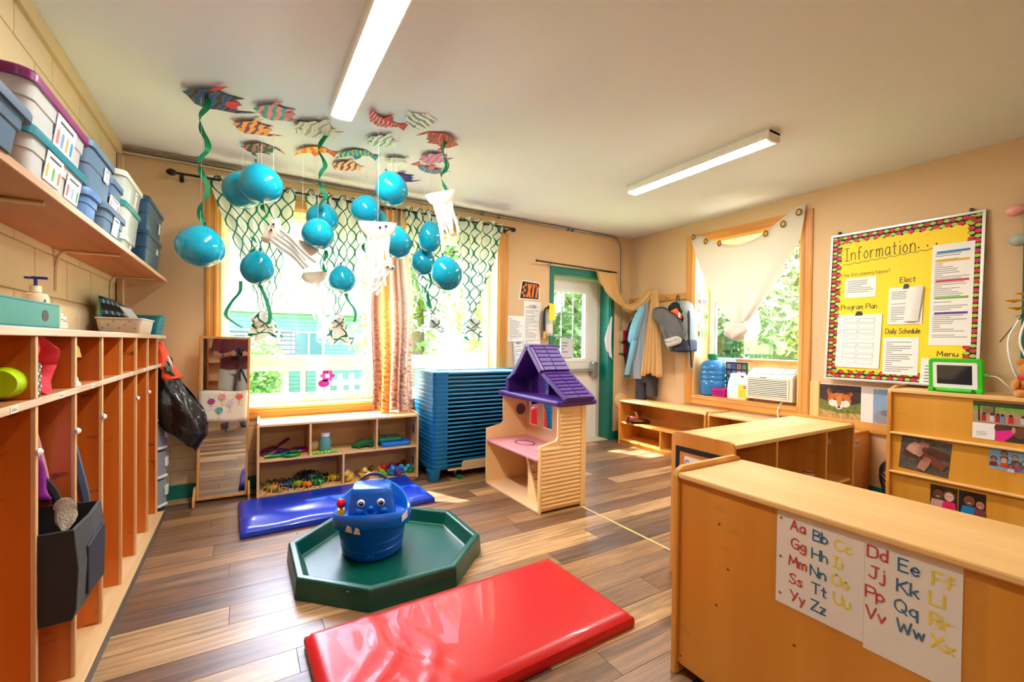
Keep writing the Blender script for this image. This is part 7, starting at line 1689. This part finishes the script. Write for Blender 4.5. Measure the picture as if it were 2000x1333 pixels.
# paper plate jellyfish
M_plate = mat((240, 224, 206), .7); M_tiss = mat((232, 232, 232), .85, trans=.2)
def jelly(label, c, r, yaw, roll, eyes, n, ln, seed):
    t = thing('plate_jellyfish', label, 'paper decoration', c, group='paper plate jellyfish'); t.rotation_euler = (0, roll, yaw)
    def f(u, v):
        a = math.pi+u*math.pi; rr_ = v*r
        dpt = .014 if v < .72 else lerp(.014, -.004, (v-.72)/.28)
        return (rr_*math.cos(a), -dpt+.0012*math.sin(u*60)*(v > .75), rr_*math.sin(a)+r*.45)
    MB().grid(f, 40, 10).build('half_plate', M_plate, t, smooth=60, solid=.0016)
    if eyes:
        for s in (0, 1):
            e = MB().lathe([(.001, 0), (.013, 0), (.011, .006), (.001, .008)], 14, (.012+.036*s, -.016, r*.45-.034+.010*s), axis='y').build('googly_eye', M_ew, t, smooth=40)
            MB().lathe([(.001, 0), (.008, 0), (.001, .003)], 10, (.012+.036*s+.001, -.024, r*.45-.037+.010*s), axis='y').build('pupil', mat((30, 30, 30), .3), e)
    string('thin white thread holding the '+label, c[0], c[1], c[2]+r*.3)
    rc = random.Random(seed)
    for i in range(n):
        x = lerp(-.6, .6, (i+.5)/n)*r; w_ = rc.uniform(.009, .020); L = ln*rc.uniform(.6, 1.1); ph = rc.uniform(0, 6)
        z0_ = r*.45-math.sqrt(max(0, 1-(x/r)**2))*r*.86
        MB().grid(lambda u, v: (x+(u-.5)*2*w_*(1-.3*v)+.012*math.sin(v*5+ph)*v, .010*math.sin(v*7+ph)+.004*math.sin(u*6)-.01, z0_-L*v), 4, 14).build('tentacle', M_tiss, t, smooth=180)
    return t
YW = rad(-31)
jelly('smiling half paper plate jellyfish with googly eyes in the middle', (.721, 2.847, 1.925), .117, rad(-14), rad(-2), True, 5, .30, 1)
jelly('half paper plate jellyfish hanging below the third streamer', (1.143, 2.829, 2.195), .105, rad(-22), rad(-14), False, 5, .27, 2)
jelly('dim half paper plate jellyfish left of the middle balloons', (.334, 3.315, 1.85), .104, rad(-5), rad(16), False, 4, .36, 3)
jelly('tilted half paper plate jellyfish under the middle balloons', (.43, 3.488, 1.68), .090, rad(-10), rad(-8), False, 4, .42, 4)
jelly('folded plate jellyfish in front of the leftmost trellis curtain', (.148, 3.077, 1.878), .085, rad(-40), rad(-52), True, 4, .30, 5)
jelly('small plate jellyfish in front of the brown curtain', (.907, 3.317, 1.79), .065, rad(-20), rad(28), True, 5, .26, 6)
# green crepe streamers
M_gs = mat((0, 128, 84), .6, trans=.3)
def ribbon(label, pts, w=.011, twist=0, k=6):
    """pts: (x,y,z,facing angle)"""
    t = thing('crepe_streamer', label, 'streamer', pts[0][:3], group='green crepe streamers')
    P = cr([p[:3] for p in pts], k); A = cr([(p[3], 0, 0) for p in pts], k); o = Vector(pts[0][:3])
    L = []
    for p, a in zip(P, A):
        d = Vector((math.cos(a.x), math.sin(a.x), 0))*w
        L.append([p-o-d, p-o+d])
    MB().loft(L, cap=False, close=False).build('ribbon', M_gs, t, smooth=180)
def spiral(label, x, y, z0, z1, turns, amp, w, seed=0):
    n = int(turns*4)+1; rc = random.Random(seed)
    pts = [(x+amp*math.sin(i*1.57+seed)*rc.uniform(.6, 1.2), y+amp*math.cos(i*1.57+seed)*.7, lerp(z0, z1, i/(n-1)), -.5+i*.9+rc.uniform(-.5, .5)) for i in range(n)]
    ribbon(label, pts, w)
spiral('green streamer hanging from the rainbow fish to the left balloon', -.200, 3.085, 2.606, 1.86, 3.2, .026, .016, 1)
spiral('green streamer hanging from the grey fish to the middle balloons', .443, 3.228, 2.606, 2.09, 2.6, .022, .015, 2)
spiral('green streamer hanging from the red fish to a paper plate', 1.178, 2.866, 2.606, 2.27, 1.8, .024, .015, 3)
spiral('green streamer piece below the highest left balloons', .10, 3.08, 2.04, 1.95, 1.0, .015, .012, 4)
spiral('green streamer piece above the lower left balloon', .055, 3.34, 1.89, 1.79, 1.0, .014, .012, 5)
spiral('green streamer piece in front of the second curtain', .79, 3.50, 2.05, 1.86, 1.5, .018, .013, 6)
spiral('green streamer between the middle balloon and lower plate', .475, 3.30, 1.85, 1.70, 1.2, .014, .012, 7)
spiral('green streamer piece behind the lowest right balloons', 1.20, 3.2, 1.90, 1.48, 2.0, .018, .013, 8)
ribbon('green streamer hooked below the lower left balloon', [(.085, 3.35, 1.585, 0), (.12, 3.34, 1.50, .3), (.145, 3.33, 1.40, .2), (.135, 3.32, 1.33, .5), (.09, 3.31, 1.325, 1.2), (.04, 3.31, 1.33, 1.5)], .012)
ribbon('green streamer hooked below the small middle balloon', [(.665, 3.59, 1.59, 0), (.69, 3.58, 1.53, .4), (.735, 3.57, 1.46, .2), (.73, 3.56, 1.38, .6), (.68, 3.55, 1.375, 1.3), (.64, 3.55, 1.385, 1.5)], .012)
ribbon('green streamer curl at the left edge of the wide window', [(-.02, 3.34, 1.60, .2), (-.025, 3.34, 1.53, .4), (-.07, 3.34, 1.46, .6), (-.10, 3.33, 1.38, .2), (-.055, 3.33, 1.33, .4), (-.01, 3.33, 1.30, .3)], .011)
# paper fish on the ceiling
def fishshape(kind):
    if kind == 0:    # angel fish: swept fins
        body = [(-.10, 0), (-.075, .015), (-.045, .04), (0, .052), (.03, .044), (.10, .036), (.16, .0), (.10, .022), (.055, .018), (.05, .0), (.055, -.018), (.09, -.04), (.03, -.034), (-.01, -.046), (-.05, -.036), (-.08, -.014)]
        tail = [(.045, .010), (.075, .022), (.095, .014), (.085, .002), (.098, -.010), (.075, -.02), (.045, -.008)]
        fin = [(-.03, -.035), (-.005, -.043), (.02, -.075), (-.015, -.06)]
    elif kind == 1:  # crescent fish
        body = [(-.10, .055), (-.08, .02), (-.05, -.01), (0, -.028), (.05, -.026), (.09, -.008), (.12, .012), (.085, .01), (.04, .012), (0, .018), (-.04, .025), (-.075, .04)]
        tail = [(.085, .010), (.12, .035), (.125, .012), (.135, -.012), (.10, -.006)]
        fin = [(-.01, .015), (.01, .045), (.035, .03), (.04, .011)]
    else:            # round scalloped fish
        body = [(.085*math.cos(a)*(1+.08*math.sin(9*a)), .045*math.sin(a)*(1+.12*math.sin(9*a))) for a in [i*2*math.pi/36 for i in range(36)]]
        tail = [(.07, .008), (.11, .032), (.10, .004), (.112, -.026), (.07, -.010)]
        fin = [(-.01, -.04), (.02, -.043), (.025, -.07), (.0, -.064)]
    return body, tail, fin
FISH = [('rainbow paper angel fish at the far left of the ceiling', -.16, 3.09, 0, 15, 1.25, [(20, 60, 150), (20, 120, 80), (110, 30, 140), (30, 30, 40)], (220, 30, 60)),
        ('teal and pink striped paper fish on the ceiling', .152, 3.06, 0, 5, 1.0, [(0, 140, 150), (226, 120, 140)], (200, 90, 110)),
        ('orange and purple paper fish on the ceiling', .04, 3.36, 0, 12, 1.0, [(246, 160, 60), (246, 160, 60), (110, 40, 130)], (240, 150, 60)),
        ('dark green and pink paper fish on the ceiling', .08, 3.70, 0, 8, .95, [(20, 100, 84), (190, 110, 110)], (30, 110, 90)),
        ('crumpled silver paper fish by the lamp end', .39, 3.17, 2, 10, 1.25, [(214, 206, 196), (236, 232, 226), (170, 160, 150)], (220, 214, 206)),
        ('orange and yellow crescent paper fish on the ceiling', .42, 3.51, 1, -5, 1.1, [(240, 110, 30), (246, 190, 40)], (236, 100, 40)),
        ('teal and yellow crescent paper fish on the ceiling', .69, 3.40, 1, -6, 1.15, [(0, 150, 160), (236, 220, 60), (0, 150, 160)], (0, 130, 150)),
        ('peach outlined paper fish on the ceiling', .68, 3.69, 2, 0, 1.0, [(246, 196, 160), (246, 196, 160), (120, 70, 50)], (240, 190, 150)),
        ('red and white crescent paper fish beside the lamp', .73, 2.82, 1, 10, 1.1, [(200, 20, 50), (240, 230, 230), (200, 20, 50)], (200, 20, 50)),
        ('white round paper fish with a hanging tail', .93, 2.69, 2, -60, .8, [(236, 240, 234), (236, 240, 234), (120, 140, 130)], (230, 234, 230)),
        ('white scalloped paper fish with a green head', .80, 3.10, 2, 5, .95, [(240, 242, 238), (240, 242, 238), (150, 180, 140)], (244, 244, 240)),
        ('grey outlined paper fish on the ceiling', .975, 3.36, 2, 35, .75, [(214, 216, 220), (120, 120, 124), (226, 228, 230)], (236, 236, 238)),
        ('red and black paper angel fish holding a streamer', 1.156, 2.86, 0, 165, .95, [(190, 30, 40), (50, 30, 40), (214, 80, 60)], (160, 30, 60)),
        ('pink scalloped paper fish on the ceiling', 1.21, 3.17, 2, 5, 1.0, [(204, 130, 176), (204, 130, 176), (170, 96, 150)], (200, 130, 180)),
        ('blue and orange crescent paper fish on the ceiling', 1.27, 3.40, 1, 190, 1.0, [(20, 120, 180), (240, 140, 60), (20, 120, 180)], (220, 90, 110)),
        ('purple and blue paper fish behind the highest balloon', 1.12, 3.70, 0, -8, .95, [(80, 20, 130), (30, 60, 170)], (60, 30, 140))]
for i, (lb, x, y, kind, rz, s, cols, fc) in enumerate(FISH):
    t = thing('paper_fish', lb, 'paper fish', (x, y, ZC-.014), rad(rz), 'paper fish on the ceiling')
    b, tl, fn_ = fishshape(kind)
    mir_ = -1 if i % 5 == 3 else 1
    F3 = lambda u, v, d: (u*s*1.15, mir_*v*s*2.3, -d+.012*math.sin(u*14))
    MB().prism(b, F3, 0, .0015).build('body', stripes(cols, 6.5/s, 'X', 4.0), t)
    MB().prism(tl, F3, .001, .0025).build('tail', mat(fc, .6), t)
    MB().prism(fn_, F3, .0012, .0027).build('fin', mat(fc, .6), t)
    MB().prism(blob(-.055 if kind != 1 else .075, .010 if kind != 1 else -.004, .006, .005, 10), F3, .0016, .0026).build('eye', mat((30, 26, 30), .4), t)
    box('tape_pin', mat((140, 30, 30), .5), t, -.004, .004, -.003, .003, -.002, .014)
# yellow tape line on the floor
t = tag(MB().box(-.008, .008, -.42, .42, 0, .0012).build('floor_tape', mat((214, 196, 130), .6)), 'pale tape line on the floor beside the dollhouse', 'tape'); t.location = (2.18, 2.14, .0003)
# ================================================================ behind the camera: photographer, camera, shelf (seen in the mirror)
SKIN = mat((206, 150, 122), .5)
def skin_mesh(name, verts, edges, radii, m, parent, sub=1, root=0):
    me = bpy.data.meshes.new(name); me.from_pydata(verts, edges, []); o = bpy.data.objects.new(name, me); COL.objects.link(o); o.parent = parent
    md = o.modifiers.new('skin', 'SKIN'); sk = me.skin_vertices[0].data if me.skin_vertices else None
    if sk is None:
        bm = bmesh.new(); bm.from_mesh(me); bm.verts.layers.skin.verify(); bm.to_mesh(me); bm.free(); sk = me.skin_vertices[0].data
    for v, r in zip(sk, radii): v.radius = (r, r)
    sk[root].use_root = True
    md.use_smooth_shade = True
    s = o.modifiers.new('sub', 'SUBSURF'); s.levels = sub; s.render_levels = sub
    me.materials.append(m)
    return o
ph = thing('person', 'person in a maroon t-shirt and pale shorts behind the camera tripod', 'person', (-.13, -.42, 0), rad(-10))
V = [(0, 0, .96), (0, .0, 1.12), (0, -.01, 1.30), (0, -.02, 1.45), (0, -.01, 1.53), (0, .02, 1.60), (0, .03, 1.70)]
Rd = [.14, .135, .15, .13, .058, .075, .095]
E = [(i, i+1) for i in range(6)]
def limb(pts, rs, root):
    global V, E, Rd
    prev = root
    for p, r in zip(pts, rs):
        V.append(p); Rd.append(r); E.append((prev, len(V)-1)); prev = len(V)-1
    return prev
for s in (-1, 1):
    hnd = limb([(s*.20, -.01, 1.43), (s*.25, .02, 1.20), (s*.24, .06, 1.14), (s*.15, .26, 1.16), (s*.12, .31, 1.17), (s*.10, .35, 1.18)], [.065, .048, .045, .036, .028, .032], 3)
    for k in range(4): limb([(s*(.085+.0)-s*.004*k, .385-.004*k, 1.205-.018*k), (s*.060, .40-.004*k, 1.205-.018*k), (s*.040, .39, 1.20-.018*k)], [.010, .009, .008], hnd)
    limb([(s*.075, .345, 1.215), (s*.05, .365, 1.225)], [.010, .008], hnd)
    limb([(s*.10, 0, .88), (s*.12, .01, .50), (s*.125, -.01, .28), (s*.13, -.03, .09), (s*.13, .03, .04), (s*.135, .12, .035)], [.095, .06, .062, .04, .045, .035], 0)
skin_mesh('body', V, E, Rd, SKIN, ph)
def ell(z, a, b, n=20, x=0, y=0): return [(x+a*math.cos(2*math.pi*i/n), y+b*math.sin(2*math.pi*i/n), z) for i in range(n)]
M_sh_ = mat((108, 44, 56), .85, bump=.15, bscale=40)
MB().loft([ell(.93, .20, .155), ell(1.05, .195, .155), ell(1.2, .20, .165), ell(1.36, .215, .155, y=-.01), ell(1.46, .19, .12, y=-.015), ell(1.51, .10, .085, y=-.012)], cap=False).build('t_shirt', M_sh_, ph, smooth=60)
for s in (-1, 1):
    MB().tube([(s*.14, -.01, 1.44), (s*.21, -.005, 1.40), (s*.25, .015, 1.22)], [.09, .082, .075], 14).build('sleeve', M_sh_, ph, smooth=60)
    MB().tube([(s*.095, 0, .93), (s*.115, .005, .72), (s*.122, .008, .52)], [.115, .105, .10], 16).build('shorts_leg', mat((196, 192, 184), .85), ph, smooth=60)
    MB().loft([[(s*.132+.048*math.cos(a)*w_, y_, max(0, h_*(.5+.5*math.sin(a)))) for a in [i*math.pi/6 for i in range(12)]] for y_, w_, h_ in ((-.09, .7, .08), (-.05, 1, .09), (.05, 1, .085), (.13, 1, .06), (.18, .6, .04))]).build('shoe', mat((60, 60, 66), .7), ph, smooth=60)
    MB().sph((s*.036, .118, 1.705), .011, 10).build('eye', M_ew, ph, smooth=180)
    MB().sph((s*.097, .02, 1.69), .024, 10, (.4, .8, 1.2)).build('ear', SKIN, ph, smooth=180)
MB().loft([ell(.86, .17, .14), ell(.97, .19, .15)], cap=True).build('shorts', mat((196, 192, 184), .85), ph, smooth=60)
MB().sph((0, .128, 1.675), .018, 10, (.8, 1, 1.3)).build('nose', SKIN, ph, smooth=180)
MB().sph((0, .115, 1.635), .02, 10, (1.4, .5, .35)).build('mouth', mat((160, 84, 78), .5), ph, smooth=180)
MB().sph((0, .015, 1.735), .105, 18, (1, 1.08, .8)).build('hair', mat((50, 36, 28), .9, bump=.6, bscale=90), ph, smooth=180)
MB().lathe([(.036, -.012), (.040, -.01), (.040, .01), (.036, .012)], 16, (-.165, .235, 1.155), axis='y').build('wrist_watch', mat((40, 40, 44), .3, .5), ph, smooth=50)
FW = Vector((math.sin(rad(31.2)), math.cos(rad(31.2)), 0))
tp = thing('tripod', 'black camera tripod behind the scene', 'tripod', tuple(Vector((0, 0, 0))-FW*.10))
M_tk = mat((26, 26, 28), .4)
MB().cyl((0, 0, .75), .014, .38, 12).build('centre_column', M_tk, tp, smooth=60)
MB().lathe([(.001, 0), (.03, 0), (.035, .03), (.02, .05), (.001, .05)], 14, (0, 0, 1.09)).build('ball_head', M_tk, tp, smooth=50)
for k in range(3):
    a = rad(90-31.2)+k*2*math.pi/3+math.pi/3
    MB().tube([(0, 0, .98), (.19*math.cos(a), .19*math.sin(a), .5), (.36*math.cos(a), .36*math.sin(a), .012)], [.016, .014, .010], 10).build('leg', M_tk, tp, smooth=60)
cb = thing('photo_camera', 'black camera on the tripod, facing the windows', 'camera', tuple(Vector((0, 0, 1.14))-FW*.10), rad(-31.2))
box('body', M_tk, cb, -.07, .07, -.035, .025, .0, .10, .010)
MB().lathe([(.001, 0), (.034, 0), (.036, .03), (.001, .03)], 20, (0, .055, .08-.005), axis='y').build('lens', mat((18, 18, 20), .3), cb, smooth=50)
box('viewfinder', M_tk, cb, -.025, .025, -.03, .02, .10, .125, .006)
# open shelving on the wall behind the camera
rs = thing('rear_shelf', 'brown wooden shelving on the wall behind the camera', 'shelf', (-.55, YB, 0))
for x in (-.15, .55, 1.3): box('upright', M_cub, rs, x, x+.025, .0, .32, 0, 1.75)
for z in (.10, .62, 1.03, 1.36, 1.73): box('shelf_board', M_cubY, rs, -.15, 1.325, .0, .32, z, z+.02)
t = thing('boombox', 'grey portable stereo on the rear shelf', 'stereo', (-.12, YB+.16, 1.381))
box('body', mat((70, 70, 72), .4), t, -.2, .2, -.07, .09, 0, .17, .03)
for s in (-1, 1): MB().lathe([(.001, 0), (.055, 0), (.06, .01), (.001, .012)], 20, (s*.12, .09, .085), axis='y').build('speaker', mat((40, 40, 42), .5), t, smooth=50, rot=(0, 0, 0))
t = thing('rear_papers', 'white papers with a red cross pinned behind the camera', 'paper', (-.25, YB+.325, .66))
box('sheet', M_pap, t, 0, .22, 0, .002, 0, .28); box('sheet', M_pap, t, .23, .50, 0, .002, 0, .29)
pen(MB(), [[(.30, .20), (.34, .25)], [(.34, .20), (.30, .25)]], lambda u, v, d: (u, .0022+d, v), .008).build('cross_mark', mat((200, 60, 90), .6), t)
t = thing('rear_drawing', 'children drawing hung crooked on the rear shelf', 'drawing', (-.13, YB+.33, 1.08))
MB().prism([(0, 0), (.3, .06), (.24, .30), (-.06, .24)], lambda u, v, d: (u, d, v), 0, .002).build('sheet', M_pap, t)
MB().prism(blob(.1, .16, .06, .05), lambda u, v, d: (u, d, v), .002, .0026).build('paint', mat((230, 140, 100), .7), t)
